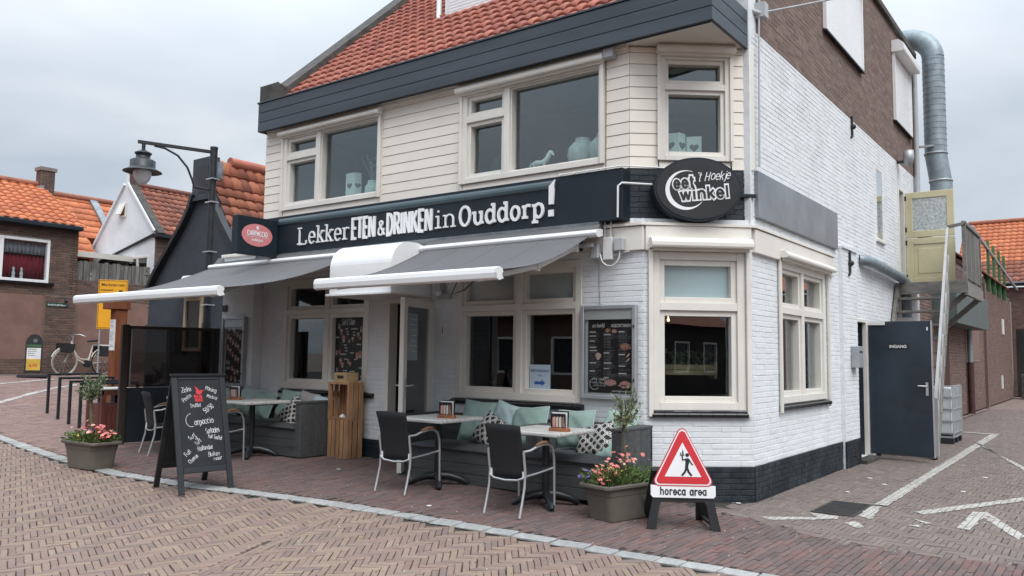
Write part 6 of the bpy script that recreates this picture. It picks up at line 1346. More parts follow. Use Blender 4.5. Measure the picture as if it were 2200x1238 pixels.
def bedding(label, loc, rz, W_, D_, H_, cols, seed, n=520):
    random.seed(seed); t = thing('bedding_plants', label, 'flowers', (0, 0, 0)); mb = MB()
    for i in range(n):
        a, b = random.uniform(-1, 1), random.uniform(-1, 1); hz = H_ * (0.45 + .55 * math.cos(a * 1.2) * random.random()); c = Vector((a * W_ / 2 * .95, b * D_ / 2, random.uniform(0, 1) * hz)); d = Vector((a * .8 + random.uniform(-.5, .5), b * .8 + random.uniform(-.5, .5), random.uniform(.1, 1))); leafs(mb, c, d, random.uniform(.035, .075), random.uniform(.008, .016))
    for i in range(60):
        a, b = random.uniform(-1, 1), random.uniform(-1, 1); mb.tube([(a * W_ / 2 * .8, b * D_ / 2 * .8, -.01), (a * W_ / 2 * .95, b * D_ / 2, H_ * random.uniform(.5, .95))], .003, 4)
    mb.build('foliage', M_LEAF2, t)
    for m, spots, r in cols:
        for (a, b, z, num, sp) in spots:
            mb = MB()
            for i in range(num): flower(mb, Vector((a + random.gauss(0, sp), b + random.gauss(0, sp * .8), z + random.gauss(0, sp * .6))), r * random.uniform(.7, 1.2))
            mb.build('blossoms', m, t)
    place(t, loc, rz); random.seed(seed + 5)
def young_tree(label, loc, h, cr, cz_, n, m, seed, L=.05, w=.009, thick=.02, bare=False):
    random.seed(seed); t = thing('young_tree', label, 'tree', loc); mb = MB(); B = Vector(loc)
    st = [B + Vector((.012 * math.sin(z * 9), .01 * math.cos(z * 7), z)) for z in np.linspace(0, h - cr * .9, 7)]
    mb.tube(st, thick, 8, radii=[thick * (1 - .45 * i / 6) for i in range(7)])
    top = st[-1]; tips = []
    for i in range(11):
        a = random.uniform(0, math.tau); u = random.uniform(.1, 1); e = top + Vector((math.cos(a) * cr * math.sqrt(1 - (2 * u - 1) ** 2 * .8) * random.uniform(.5, .95), math.sin(a) * cr * random.uniform(.4, .9), u * cr * 1.75)); mid = top.lerp(e, .5) + Vector((0, 0, -.02)); mb.tube([top + Vector((0, 0, random.uniform(-.06, .03))), mid, e], .005, 5, radii=[.007, .004, .0025]); tips.append((top, mid, e))
    mb.build('trunk', M_BARK, t); mb = MB()
    for i in range(n):
        a_, b_, c_ = random.choice(tips); s = random.uniform(.25, 1.08); p = (b_.lerp(c_, (s - .5) * 2) if s > .5 else a_.lerp(b_, s * 2)) + Vector((random.gauss(0, .022), random.gauss(0, .022), random.gauss(0, .022)))
        leafs(mb, p, (p - top).normalized() * .8 + Vector((random.uniform(-1, 1), random.uniform(-1, 1), random.uniform(-.4, 1))), random.uniform(.6, 1.1) * L, w)
    if bare:
        for i in range(40): z = random.uniform(.1, .5) * h; leafs(mb, B + Vector((0, 0, z)), Vector((random.uniform(-1, 1), random.uniform(-1, 1), .6)), L * .8, w)
    mb.build('crown', m, t); random.seed(seed + 9)
pR = (-3.80, 6.86, terr(-3.8, 6.8)); rR = R(76)
planter('taupe planter with olive sapling between the bench and warning triangle', pR, rR)
young_tree('slender olive sapling in the right planter', (pR[0] - .0, pR[1] + .08, pR[2] + .27), .74, .20, .6, 420, M_LEAF, 21, .058, .0075, .017, True)
def rot2(c, a, x, y): return (c[0] + x * math.cos(a) - y * math.sin(a), c[1] + x * math.sin(a) + y * math.cos(a))
bedding('salmon pink and violet bedding flowers in the right planter', (pR[0], pR[1], pR[2] + .30), rR, .72, .36, .20, [(mat('pale_apricot_petal', (0.70, 0.40, 0.30), 0.6, rnd=.3), [(-.1, .05, .15, 12, .08), (.1, .0, .18, 10, .08)], .024), (M_PINK, [(-.18, .08, .13, 14, .05), (-.08, -.02, .14, 16, .06), (.05, .06, .20, 12, .06), (.16, .04, .26, 8, .05), (-.28, -.03, .05, 8, .03)], .026), (M_YELF, [(-.05, .02, .12, 5, .05)], .018), (M_VIOL, [(-.33, .10, .10, 8, .035), (.25, -.05, .15, 4, .05)], .022)], 31)
pL = (-10.17, 5.04, terr(-10.17, 5.04)); rL = R(2)
planter('taupe planter standing on the setts left of the chalkboard', pL, rL)
young_tree('small round-headed sapling in the left planter', (pL[0] - .03, pL[1], pL[2] + .27), .72, .16, .6, 520, mat('grey_green_leaf', (0.16, 0.21, 0.11), 0.6, var=0.2, rnd=0.3), 22, .05, .012, .028, True)
bedding('coral pink, yellow and violet bedding flowers in the left planter', (pL[0], pL[1], pL[2] + .30), rL, .74, .36, .15, [(mat('pale_apricot_petal', (0.70, 0.40, 0.30)), [(-.28, .0, .1, 12, .07), (.2, .0, .14, 8, .08)], .026), (M_PINK, [(.12, .0, .17, 16, .05), (.25, .02, .14, 18, .06), (.34, -.02, .1, 10, .05), (-.30, .02, .08, 12, .05), (-.22, .05, .17, 8, .05), (-.02, .1, .18, 8, .05)], .03), (M_YELF, [(-.03, -.12, .06, 14, .045)], .024), (M_VIOL, [(-.02, .0, .15, 7, .03), (.08, -.14, .05, 6, .04)], .024)], 32)

# ---- chalk A-board
t = thing('chalkboard', 'black A-board with white chalk writing and a red bird', 'chalkboard', (-7.93, 5.02, terr(-7.93, 5)))
AX = Vector((.09, .565, 0)).normalized(); NX = Vector((AX.y, -AX.x, 0)); c0 = Vector((-7.93, 5.03, terr(-7.9, 5.0))); HB = 1.20
def leaf_board(sg):
    lean = .345 / HB; return F(c0 + NX * sg * .345 - AX * .29, AX * 1.0, Vector((-NX.x * sg * lean, -NX.y * sg * lean, 1)), None)
for sg in (1, -1):
    fr = leaf_board(sg); Lh = math.hypot(HB, .345); n_ = fr.n if fr.n.dot(NX * sg) > 0 else -fr.n; fr = F(fr.o, fr.u, fr.v, n_)
    lf = part('board_leaf', t)
    for a, b in ((0, .06), (.52, .58)): MB().box(a, b, 0, Lh, -.022, .004, fr).build('stile', M_BLACKM, lf, bev=.004)
    for c, e in ((.21, .27), (Lh - .055, Lh)): MB().box(.062, .518, c, e, -.02, .002, fr).build('rail', M_BLACKM, lf, bev=.004)
    MB().box(.062, .518, .272, Lh - .057, -.016, -.006, fr).build('slate', mat('slate_board', (0.018, 0.020, 0.023), 0.8, var=0.25, vscale=2.5, dirt=0.4, dirtcol=(0.04, 0.042, 0.045), dscale=3), lf)
    if sg == 1:
        q = fr.at(.062, .272, -.0055); wv, hv = .456, Lh - .329; mb = MB()
        def ch(s, xf, yf, wf, ang, h=.046, w=.105):
            mb = MB(); wx = (wf * wv - .05 * h * (len(s) - 1)) / max(1e-3, text_width(s, h, 1.0, 0)); stroke_text(mb, s, q.at(xf * wv, (1 - yf) * hv, 0).rot(ang), h, w, .0012, max(.35, wx), .05, hand=.07); mb.build('chalk_word', M_CHALK, lf)
        ch('Zalm', .08, .145, .23, 5, .052); ch('Pesto', .12, .265, .24, 38, .042); ch('Honing', .64, .115, .27, -20, .046); ch('Mosterd', .66, .205, .25, -18, .036); ch('Truffel', .26, .325, .24, 2, .04); ch('50/50', .60, .40, .27, 34, .055)
        mb.ribbon([(.265 * wv + .06 * math.cos(R(a)), (1 - .47) * hv + .07 * math.sin(R(a))) for a in range(95, 300, 15)], .005, q, 0, .0012); mb.build('chalk_swirl', M_CHALK, lf); ch('arpaccio', .335, .535, .45, 8, .062)
        ch('Salades', .58, .63, .33, 2, .058); ch('Surf', .20, .70, .17, 32, .042); ch('&', .33, .70, .06, 10, .04); ch('Turf', .34, .765, .16, 36, .042); ch('Full Truffel', .62, .685, .33, -12, .042); ch('Hollandse', .36, .825, .36, 6, .048); ch('Full', .10, .885, .15, 42, .045); ch('Cheese', .17, .965, .25, 40, .042); ch('Buiten', .60, .895, .27, 3, .044); ch('rvaar', .72, .945, .20, 4, .04)
        bx_, bz_ = .37 * wv, (1 - .20) * hv; sc_ = .9
        rb = MB(); rb.prism([(bx_ + sc_ * x, bz_ + sc_ * z) for x, z in ((.01, .125), (.04, .11), (.062, .075), (.085, .082), (.105, .078), (.098, .064), (.092, .038), (.062, .025), (.03, .035), (.022, .055), (.028, .085))], q, .0, .0015); rb.prism([(bx_ + sc_ * x, bz_ + sc_ * z) for x, z in ((.098, .074), (.142, .078), (.10, .064))], q, .0, .0018)
        stroke_text(rb, 'PEU EN', q.at(.365 * wv, (1 - .215) * hv, 0), .03, .24, .0015, .72, .1); stroke_text(rb, 'ROUGE', q.at(.39 * wv, (1 - .255) * hv, 0), .03, .24, .0015, .72, .1); rb.build('red_print', M_RED, lf)
MB().bar(c0 + AX * -.3 + Vector((0, 0, HB - .0)), c0 + AX * .3 + Vector((0, 0, HB - .0)), .05, .02).build('hinge_strip', M_BLACKM, t)

# ---- warning triangle "horeca area"
P0 = Vector((-3.38, 6.60, 0)); P1 = Vector((-2.86, 6.945, 0)); ux = (P1 - P0).normalized(); t = thing('warning_sign', 'red and white warning triangle reading horeca area on a black folding stand', 'sign', (P0 + P1) / 2)
HS = F((P0 + P1) / 2 + Vector((0, 0, .0)), ux, (ux.y * -.10, ux.x * .10, 1)); 
if HS.n.y > 0: HS = F(HS.o, HS.u, HS.v, -HS.n)
def rtri(s, h, z, r):            # rounded triangle outline, half base s
    out = []
    for (cx, cz_, a0) in ((s - r * 1.6, z + r, -90), (0, z + h - r * 2.0, 30), (-s + r * 1.6, z + r, 150)):
        for k in range(7): a = R(a0 + 120 * k / 6); out.append((cx + r * math.cos(a), cz_ + r * math.sin(a)))
    return out
mb = MB(); mb.prism(rtri(.282, .55, .385, .042), HS, -.02, .012); pl_ = mb.build('triangle_panel', M_RED, t, bev=.003)
mb = MB(); mb.prism(rtri(.270, .527, .394, .038), HS, .0125, .0135); mb.build('white_edge', M_SIGNW, pl_)
mb = MB(); mb.prism(rtri(.253, .495, .405, .032), HS, .014, .015); mb.build('red_border', M_RED, pl_)
mb = MB(); mb.prism([(-.162, .468), (.162, .468), (0, .768)], HS, .0155, .0165); fld = mb.build('white_field', M_SIGNW, pl_)
pz = lambda p_: (p_[0] * .9, .385 + .9 * (p_[1] - .315))
mb = MB(); z = .017
def rb(pts, w, d): mb.ribbon([pz(p_) for p_ in pts], w * .9, HS, z - .0004, z + d)
mb.prism([pz(p_) for p_ in [(.045 + a, .618 + b) for a, b in disc(.019, .019, 14)]], HS, z, z + .001)
mb.prism([pz(p_) for p_ in [(.022, .585), (.058, .588), (.064, .55), (.05, .49), (.02, .49), (.026, .545)]], HS, z, z + .0012)
rb([(.035, .495), (.02, .455), (-.012, .418)], .02, .0016); rb([(.042, .495), (.055, .455), (.085, .418)], .02, .002); rb([(.028, .575), (-.002, .57), (-.004, .61)], .012, .0024); rb([(.06, .578), (.078, .545), (.098, .522)], .012, .0028)
rb([(-.026, .615), (.018, .618)], .007, .0032); mb.prism([pz(p_) for p_ in [(-.004, .622), (.01, .622), (.01, .648), (.006, .66), (.006, .672), (.0, .672), (.0, .66), (-.004, .648)]], HS, z, z + .001); mb.prism([pz(p_) for p_ in [(-.024, .622), (-.01, .622), (-.012, .64), (-.022, .64)]], HS, z, z + .001)
mb.build('waiter_pictogram', M_SIGNK, fld)
mb = MB(); mb.prism([(-.265, .285), (.265, .285), (.285, .305), (.285, .392), (-.285, .392), (-.285, .305)], HS, -.018, .010); tx = mb.build('text_panel', M_SIGNW, t, bev=.003)
mb = MB(); w = text_width('horeca area', .062, .92, .17); stroke_text(mb, 'horeca area', HS.at(-w / 2, .312, .0105), .062, .175, .0012, .92, .17, caps=.4); mb.build('lettering', M_SIGNK, tx)
mb = MB(); mb.prism([(-.285, .385), (.285, .385), (.02, .87), (-.02, .87)], HS, -.05, -.021); mb.build('back_shell', M_BLACKP, t, bev=.006)
for sx in (-1, 1):
    mb = MB(); mb.prism([(sx * .17, .284), (sx * .265, .284), (sx * .325, .0), (sx * .24, .0), (sx * .225, .12), (sx * .205, .22)], HS, -.05, -.004); mb.build('front_leg', M_BLACKP, t, bev=.006)
MB().box(-.20, .20, .245, .284, -.045, -.006, HS).build('cross_member', M_BLACKP, t, bev=.004)
HB_ = F(HS.o + Vector((-ux.y, ux.x, 0)) * .50, ux, Vector((ux.y * .5, -ux.x * .5, 1)))
for sx in (-1, 1): mb = MB(); mb.prism([(sx * .19, .0), (sx * .31, .0), (sx * .25, .55), (sx * .15, .55)], HB_, -.03, .012); mb.build('rear_leg', M_BLACKP, t, bev=.006)
MB().box(-.25, .25, .27, .31, -.02, .01, HB_).build('cross_member', M_BLACKP, t)
mb = MB(); mb.bar(HS(.26, .05, -.03), HB_(.24, .05, 0), .03, .025); mb.bar(HS(-.26, .05, -.03), HB_(-.24, .05, 0), .03, .025); mb.build('strut', M_BLACKP, t)

# ---- smoked glass wind screen on the left
t = thing('wind_screen', 'smoked glass wind screen with dark lower panel at the left end of the terrace', 'screen', (-11.6, 6.9, .15))
WS = F((-11.74, 6.28, .15), (.33, 1.30, 0), (0, 0, 1)); WL = 1.34
MB().box(-.10, 0, 0, 1.76, -.05, .05, WS).build('post', M_WOODD, t, bev=.005); MB().box(0.0, WL, .03, .83, -.02, .02, WS).build('lower_panel', mat('dark_navy_panel', (0.014, 0.021, 0.03), 0.5, var=0.15), t)
MB().box(.0, WL, .84, 1.70, -.004, .004, WS).build('glass', M_GLASSD, t)
for a, b, c, e in ((0, WL, 1.70, 1.745), (0.0, .03, .84, 1.70), (WL - .035, WL, .03, 1.70)): MB().box(a, b, c, e, -.024, .024, WS).build('frame', M_WOODD if a == 0 else M_BLACKM, t, bev=.003)
MB().box(.03, .045, .86, 1.69, .005, .02, WS).build('clip_strip', M_ALUM, t)

# ---- ornaments in the upper windows
def heart(fr, u, z, s, w0, w1, mb):
    P = []
    for k in range(26):
        a = math.tau * k / 26; P.append((u + s * .055 * 16 * math.sin(a) ** 3 / 16, z + s * .055 * (13 * math.cos(a) - 5 * math.cos(2 * a) - 2 * math.cos(3 * a) - math.cos(4 * a)) / 16))
    mb.prism(P, fr, w0, w1)
def screen(label, fr, spans, z0, z1):
    t = thing('heart_screen', label, 'ornament', fr((spans[0][0] + spans[-1][1]) / 2, z0, spans[0][2]), 'mint shutters with cut-out hearts in the upper windows')
    for a, b, wa, wb, z1_ in spans:
        pa, pb = fr(a, z0, wa), fr(b, z0, wb); d = pb - pa; f2 = F(pa, d, (0, 0, 1), None); f2 = f2 if f2.n.dot(fr.n) > 0 else F(f2.o, f2.u, f2.v, -f2.n); L_ = d.length
        p_ = MB().box(0, L_ - .004, 0, z1_ - z0, -.012, 0, f2).build('panel', M_MINTW, t, bev=.003); mb = MB(); heart(f2, L_ / 2, (z1_ - z0) * .55, min(1, L_ / .13) * .95, .001, .003, mb); mb.build('heart', mat('heart_recess', (0.12, 0.15, 0.15), 0.9), p_)
screen('three mint shutter panels with hearts in the corner upper window', UC, [(.44, .60, -.30, -.26, 4.07), (.605, .715, -.26, -.34, 4.08), (.72, .89, -.34, -.30, 4.05)], 3.755, 4.06)
screen('mint shutter panel with one heart in the left upper window', FR, [(-9.14, -8.96, -.30, -.30, 4.20), (-8.955, -8.90, -.30, -.40, 4.20)], 3.77, 4.2)
def vase(label, p, r, h, m, group=None, neck=.45):
    mb = MB(); mb.lathe([(0, 0), (r * .55, 0), (r * .8, h * .12), (r, h * .42), (r * .92, h * .68), (r * .62, h * .86), (r * neck, h * .93), (r * neck * 1.1, h), (r * neck * .85, h), (r * neck * .8, h * .9)], n=22); o = mb.build('vase', m); o.location = p; tag(o, label, 'vase', group)
vase('big round stone vase left of its twin in the middle upper window', FR(-5.03, 3.76, -.36), .19, .36, mat('stone_vase', (0.46, 0.54, 0.51), 0.9, var=0.15, vscale=8, bump=0.4), 'round vases in the upper windows')
vase('big round stone vase at the right edge of the middle upper window', FR(-4.72, 3.76, -.34), .19, .37, MATS['stone_vase'], 'round vases in the upper windows')
vase('mint jar nearer the heart panel in the left upper window', FR(-8.62, 3.77, -.36), .12, .27, M_CERAM, 'round vases in the upper windows', .6)
vase('mint jar at the right edge of the left upper window', FR(-8.36, 3.77, -.32), .13, .29, M_CERAM, 'round vases in the upper windows', .6)
t = thing('dried_branches', 'dry pale twigs in the left upper window jars', 'dried plant', FR(-8.45, 4.05, -.34)); mb = MB(); random.seed(5)
for i in range(26):
    b = FR(random.choice((-8.62, -8.36)), 4.03, -.34); e = b + Vector((random.uniform(-.25, .25), random.uniform(-.1, .1), random.uniform(.15, .42))); mb.tube([b, b.lerp(e, .5) + Vector((random.uniform(-.03, .03), 0, .03)), e], .003, 4)
    for k in range(5): leafs(mb, b.lerp(e, random.uniform(.5, 1)), Vector((random.uniform(-1, 1), random.uniform(-1, 1), .3)), .04, .012)
mb.build('twigs', mat('dry_grey_green', (0.28, 0.32, 0.28), 0.9), t)
t = thing('horse_figurine', 'small mint horse figurine on the middle upper window ledge', 'figurine', FR(-5.62, 3.76, -.30))
hf = F(FR(-5.62, 3.76, -.30), FR.u, FR.v, FR.n); mb = MB()
mb.tube([hf(-.10, .13, 0), hf(-.04, .135, 0), hf(.04, .13, 0), hf(.09, .145, 0), hf(.13, .19, 0), hf(.155, .24, 0), hf(.175, .25, 0), hf(.20, .215, 0), hf(.212, .20, 0)], .03, 10, radii=[.022, .038, .034, .04, .03, .024, .022, .016, .010])
for x, l in ((-.09, -.02), (-.075, .012), (.07, -.01), (.085, .015)): mb.tube([hf(x, .12, l), hf(x - .012, .06, l), hf(x, .0, l)], .01, 7, radii=[.018, .009, .009])
mb.build('body', M_MINTW, t); mb = MB(); mb.tube([hf(-.12, .145, 0), hf(-.145, .10, 0), hf(-.14, .03, 0)], .012, 6); mb.build('tail', M_MINTW, t); mb = MB(); mb.tube([hf(.10, .20, 0), hf(.14, .255, 0), hf(.16, .268, 0)], .012, 6); mb.build('mane', M_MINTW, t)
t = thing('table_lamp', 'small dim table lamp in the left pane of the middle upper window', 'lamp', FR(-6.42, 3.76, -.45))
mb = MB(); mb.lathe([(.05, 0), (.02, .02), (.02, .16), (.03, .2)], FR(-6.42, 3.76, -.45)); mb.build('base', M_CERAM, t); mb = MB(); mb.lathe([(.075, .17), (.055, .32)], FR(-6.42, 3.76, -.45)); mb.build('lamp_shade', mat('dark_lamp_shade', (0.08, 0.1, 0.11), 0.9), t)

# ================================================================== STREET FURNITURE, LEFT
# lamp post
LX, LY = -12.28, 7.9; lg = terr(LX, LY)
t = thing('street_lamp', 'dark lamp post with curved bracket and bell shaped lantern left of the restaurant', 'street lamp', (LX, LY, lg))
mb = MB(); mb.cyl((LX, LY, lg - .1), (LX, LY, 2.0), .075, n=16); mb.cyl((LX, LY, 2.0), (LX, LY, 4.98), .062, n=16); mb.cyl((LX, LY, 4.98), (LX, LY, 5.02), .066, n=16); mb.build('post', M_BLACKM, t)
a = R(250); dx, dy = math.cos(a), math.sin(a); H0 = Vector((LX, LY, 4.93)); ar = lambda s, z: H0 + Vector((dx * s, dy * s, z))
mb = MB(); mb.bar(ar(-.02, 0), ar(1.2, 0), .05, .05); mb.tube([ar(.02, -.66), ar(.30, -.64), ar(.335, -.52), ar(.42, -.32), ar(.58, -.14), ar(.78, -.05), ar(.95, -.03)], .018, 8); mb.build('bracket', M_BLACKM, t)
L0 = ar(1.11, -.02); mb = MB(); mb.cyl(L0, L0 - Vector((0, 0, .12)), .03)
mb.lathe([(.03, -.10), (.07, -.12), (.115, -.15), (.13, -.155), (.13, -.175), (.11, -.185), (.11, -.25), (.17, -.275), (.195, -.29), (.195, -.40), (.205, -.415), (.295, -.465), (.30, -.475), (.28, -.475), (.19, -.44), (.0, -.44)], L0, 32); lt = mb.build('lantern', M_BLACKM, t)
mb = MB(); mb.lathe([(.145, -.45), (.14, -.52), (.115, -.60), (.075, -.655), (.03, -.68), (.0, -.685)], L0, 24); mb.build('bulb_glass', M_BULB, lt); 
for z in (4.45, 4.05, 3.2, 2.3): MB().box(LX - .09, LX + .1, LY - .075, LY + .075, z, z + .02).build('clamp_band', M_ALU, t)
# bicycle racks
def rack(label, x, y, L=1.0):
    t = thing('bicycle_rack', label, 'bike rack', (x, y, terr(x, y)), 'black hoop bike racks in a row'); z0, z1 = terr(x, y), terr(x, y + L); zt = z0 + .78; b = .045
    for nm, yy, zz in (('leg', y, z0), ('leg', y + L, z1)): MB().box(x - b / 2, x + b / 2, yy - b / 2, yy + b / 2, zz - .05, zt - b).build(nm, M_BLACKM, t, bev=.004)
    MB().box(x - b / 2, x + b / 2, y - b / 2, y + L + b / 2, zt - b + .001, zt).build('top_bar', M_BLACKM, t, bev=.004)
for lab, x, y in (('leftmost black bike rack hoop of the row of four', -16.82, 7.44), ('second black bike rack hoop from the left', -15.84, 7.2), ('third black bike rack hoop from the left', -15.05, 7.03), ('rightmost black bike rack hoop, behind the small round tree', -14.3, 6.86)): rack(lab, x, y)
# litter bin
bx, by = -13.1, 6.75; bz = terr(bx, by); t = thing('litter_bin', 'red-brown slatted litter bin with pale lid behind the left planter', 'litter bin', (bx, by, bz)); w = .25
for sx, sy, fr in ((1, 0, F((bx + w, by - w, bz), (0, 1, 0), (0, 0, 1))), (-1, 0, F((bx - w, by + w, bz), (0, -1, 0), (0, 0, 1))), (0, -1, F((bx - w, by - w, bz), (1, 0, 0), (0, 0, 1))), (0, 1, F((bx + w, by + w, bz), (-1, 0, 0), (0, 0, 1)))):
    for k in range(6): MB().box(.012 + k * .08, .012 + k * .08 + .073, .04, .50, -.02, 0, fr).build('slat', M_WOODR, t, bev=.003)
    MB().box(.0, .5, .64, .72, -.02, 0.0, fr).build('rim', M_WOODR, t); 
    for u in (0, .44): MB().box(u, u + .06, .0, .64, -.028, .004, fr).build('corner_post', M_WOODR, t)
MB().box(bx - .26, bx + .26, by - .26, by + .26, bz + .72, bz + .75).build('lid', mat('pale_lid', (0.48, 0.46, 0.42), 0.7, var=0.1), t, bev=.008); MB().box(bx - .2, bx + .2, by - .2, by + .2, bz + .03, bz + .5).build('bucket', M_BLACKP, t)
# wooden notice post
kx, ky = -17.27, 9.0; kz = terr(kx, ky); t = thing('notice_post', 'orange-brown wooden post with overhanging cap and a white paper notice', 'post', (kx, ky, kz))
k_ = lambda a0, a1, b0, b1, z0, z1, n, m: MB().box(kx + a0, kx + a1, ky + b0, ky + b1, kz + z0, kz + z1).build(n, m, t, bev=.008)
k_(-.125, .125, -.125, .125, -.1, 2.10, 'post', M_WOODK); k_(-.21, .16, -.26, .17, 2.10, 2.30, 'cap', M_WOODK)
MB().box(kx - .10, kx + .12, ky - .134, ky - .127, kz + 1.22, kz + 1.88).build('paper_notice', M_PAPER, t); nb = MB(); fr = F((kx - .08, ky - .1345, kz + 1.26), (1, 0, 0), (0, 0, 1)); print_rows(nb, fr, 0, .2, 0, .56, .035, .014, .75, w=.0); nb.build('print', M_PRINTG, t)
# yellow information sign on two thin legs
yx, yy = -19.15, 9.80; yz = terr(yx, yy); t = thing('yellow_sign', 'orange-yellow information board with dark lettering above the wooden post', 'sign', (yx, yy, yz)); YF = F((yx, yy, yz), (.62, .78, 0), (0, 0, 1))
if YF.n.dot(CAMPOS - YF.o) < 0: YF = F(YF.o, YF.u, YF.v, -YF.n)
MB().box(-.32, .32, 1.45, 2.62, -.02, 0, YF).build('board', M_YELS, t, bev=.004)
mb = MB()
for a, b, c, e in ((-.31, .31, 2.595, 2.605), (-.31, .31, 1.47, 1.48), (-.305, -.295, 1.48, 2.595), (.295, .305, 1.48, 2.595)): mb.box(a, b, c, e, .001, .002, YF)
sans(mb, 'Marktterrein', YF.at(0, 2.47, .001), .10, .001, .001); 
for i in range(4): print_rows(mb, YF, -.27, .10, 2.34 - i * .1, 2.36 - i * .1, .1, .035, 1.0, w=.001)
mb.box(.10, .24, 2.26, 2.33, .001, .002, YF); mb.box(.13, .21, 2.33, 2.38, .001, .002, YF); mb.prism([(.12 + a, 2.255 + b) for a, b in disc(.022, .022, 10)], YF, .002, .003); mb.prism([(.22 + a, 2.255 + b) for a, b in disc(.022, .022, 10)], YF, .002, .003)
mb.build('print', M_SIGNK, t)
mb = MB(); mb.cyl(YF(-.25, -.1, -.03), YF(-.25, 2.6, -.03), .02); mb.build('leg', M_ALUM, t); mb = MB(); mb.cyl(YF(.25, -.1, -.03), YF(.25, 2.6, -.03), .02); mb.build('leg', M_ALUM, t)
# advertising board with arched top
ax_, ay_ = -21.35, 9.05; az = terr(ax_, ay_); t = thing('pavement_sign', 'black arched pavement sign with a yellow and white price poster by the brick house', 'sign', (ax_, ay_, az)); AF = F((ax_, ay_, az), (.45, .89, 0), (0, 0, 1))
if AF.n.dot(CAMPOS - AF.o) < 0: AF = F(AF.o, AF.u, AF.v, -AF.n)
P = [(-.185, .12), (.185, .12), (.185, .82)] + [(.185 * math.cos(R(a)), .82 + .24 * math.sin(R(a))) for a in range(12, 169, 12)] + [(-.185, .82)]
MB().prism(P, AF, -.03, 0).build('panel', M_BLACKP, t, bev=.004); MB().box(-.32, .32, 0, .07, -.18, .18, AF).build('foot', M_BLACKP, t, bev=.01)
pb = MB().box(-.15, .15, .17, .72, .001, .004, AF).build('poster', M_PAPER, t); MB().box(-.148, .148, .172, .45, .0045, .006, AF).build('yellow_area', mat('poster_yellow', (0.7, 0.45, 0.06), 0.5), pb); MB().box(-.16, .16, .75, .80, .001, .004, AF).build('green_strip', M_GREENP, t)
mb = MB(); sans(mb, '6,95', AF.at(0, .26, .007), .10, .001, .002); mb.build('price', M_RED, pb); mb = MB(); print_rows(mb, AF, -.12, .1, .48, .68, .05, .02, 1, w=.005); mb.prism([(.02 + a, .90 + b) for a, b in disc(.05, .05, 12)], AF, .001, .003); mb.build('print', M_PRINTG, pb)
# bicycle
def bicycle(label, p, ang):
    t = thing('bicycle', label, 'bicycle', (0, 0, 0)); r = .34; A_ = F((0, 0, 0), (1, 0, 0), (0, 0, 1))      # drawn in the u/z plane, front at -x
    for x in (-.55, .55):
        mb = MB(); mb.tube([A_(x + r * math.cos(R(a)), r + r * math.sin(R(a))) for a in range(0, 360, 12)], .019, 8, closed=True); wh = mb.build('wheel', M_TYRE if x < 0 else M_RUBBER, t)
        mb = MB(); mb.tube([A_(x + (r - .03) * math.cos(R(a)), r + (r - .03) * math.sin(R(a))) for a in range(0, 360, 12)], .009, 6, closed=True); mb.cyl(A_(x, r, -.04), A_(x, r, .04), .025); mb.build('rim', M_ALU, wh)
        mb = MB()
        for a in range(0, 360, 24): mb.bar(A_(x, r, .02 if a % 48 else -.02), A_(x + (r - .03) * math.cos(R(a)), r + (r - .03) * math.sin(R(a))), .004, .004)
        mb.build('spokes', M_ALU, wh)
        mb = MB(); mb.tube([A_(x + (r + .035) * math.cos(R(a)), r + (r + .035) * math.sin(R(a))) for a in range(20, 161, 14)], .016, 6); mb.build('mudguard', M_BIKE, t)
    mb = MB(); mb.tube([A_(-.36, .84), A_(-.33, .62), A_(-.20, .40), A_(.0, .30), A_(.08, .29)], .02, 8); mb.tube([A_(-.37, .78), A_(-.27, .55), A_(-.12, .42), A_(.06, .40), A_(.14, .44)], .016, 8); mb.tube([A_(.08, .28), A_(.17, .60), A_(.22, .80)], .018, 8)
    mb.tube([A_(.08, .29), A_(.55, .34)], .012, 6); mb.tube([A_(.17, .62), A_(.55, .34)], .011, 6); mb.tube([A_(-.38, .88), A_(-.42, .62), A_(-.55, .34)], .015, 8); mb.build('frame', M_BIKE, t)
    mb = MB(); mb.tube([A_(-.36, .84), A_(-.35, 1.02)], .013, 6); mb.tube([A_(-.20, 1.0, .27), A_(-.32, 1.05, .22), A_(-.36, 1.03, 0), A_(-.32, 1.05, -.22), A_(-.20, 1.0, -.27)], .012, 6); mb.build('handlebar', M_ALU, t)
    mb = MB(); mb.prism([(.10, .86), (.36, .88), (.37, .93), (.24, .92), (.10, .90)], A_, -.08, .08); mb.build('saddle', M_RUBBER, t, bev=.02); mb = MB(); mb.prism([(-.70, .62), (-.42, .58), (-.38, .80), (-.70, .82)], A_, -.16, .16); mb.build('front_crate', M_BLACKP, t, bev=.01)
    mb = MB(); mb.prism([(.34, .50), (.74, .48), (.76, .76), (.36, .76)], A_, .06, .18); mb.prism([(.34, .50), (.74, .48), (.76, .76), (.36, .76)], A_, -.18, -.06); mb.build('pannier_bag', M_BLACKP, t, bev=.03); mb = MB(); mb.prism([(.34, .765), (.78, .765), (.78, .80), (.34, .80)], A_, -.19, .19); mb.build('pannier_flap', M_PVC, t, bev=.01)
    mb = MB(); mb.cyl(A_(.08, .29, -.05), A_(.08, .29, .05), .09, n=16); mb.tube([A_(.08, .29, .07), A_(.16, .16, .07), A_(.16, .16, .15)], .01, 6); mb.build('crank', M_BLACKM, t); mb = MB(); mb.ball(A_(-.60, .70), .05, n=10, m=6); mb.build('headlamp', M_ALU, t)
    place(t, p, ang)
bx, by = -21.7, 10.45; bicycle('cream step-through bicycle with black crate and panniers against the brick wall', (bx, by, terr(bx, by)), math.atan2(.92, -.15))
# street name plate (fixed to the house corner) comes with the brick house

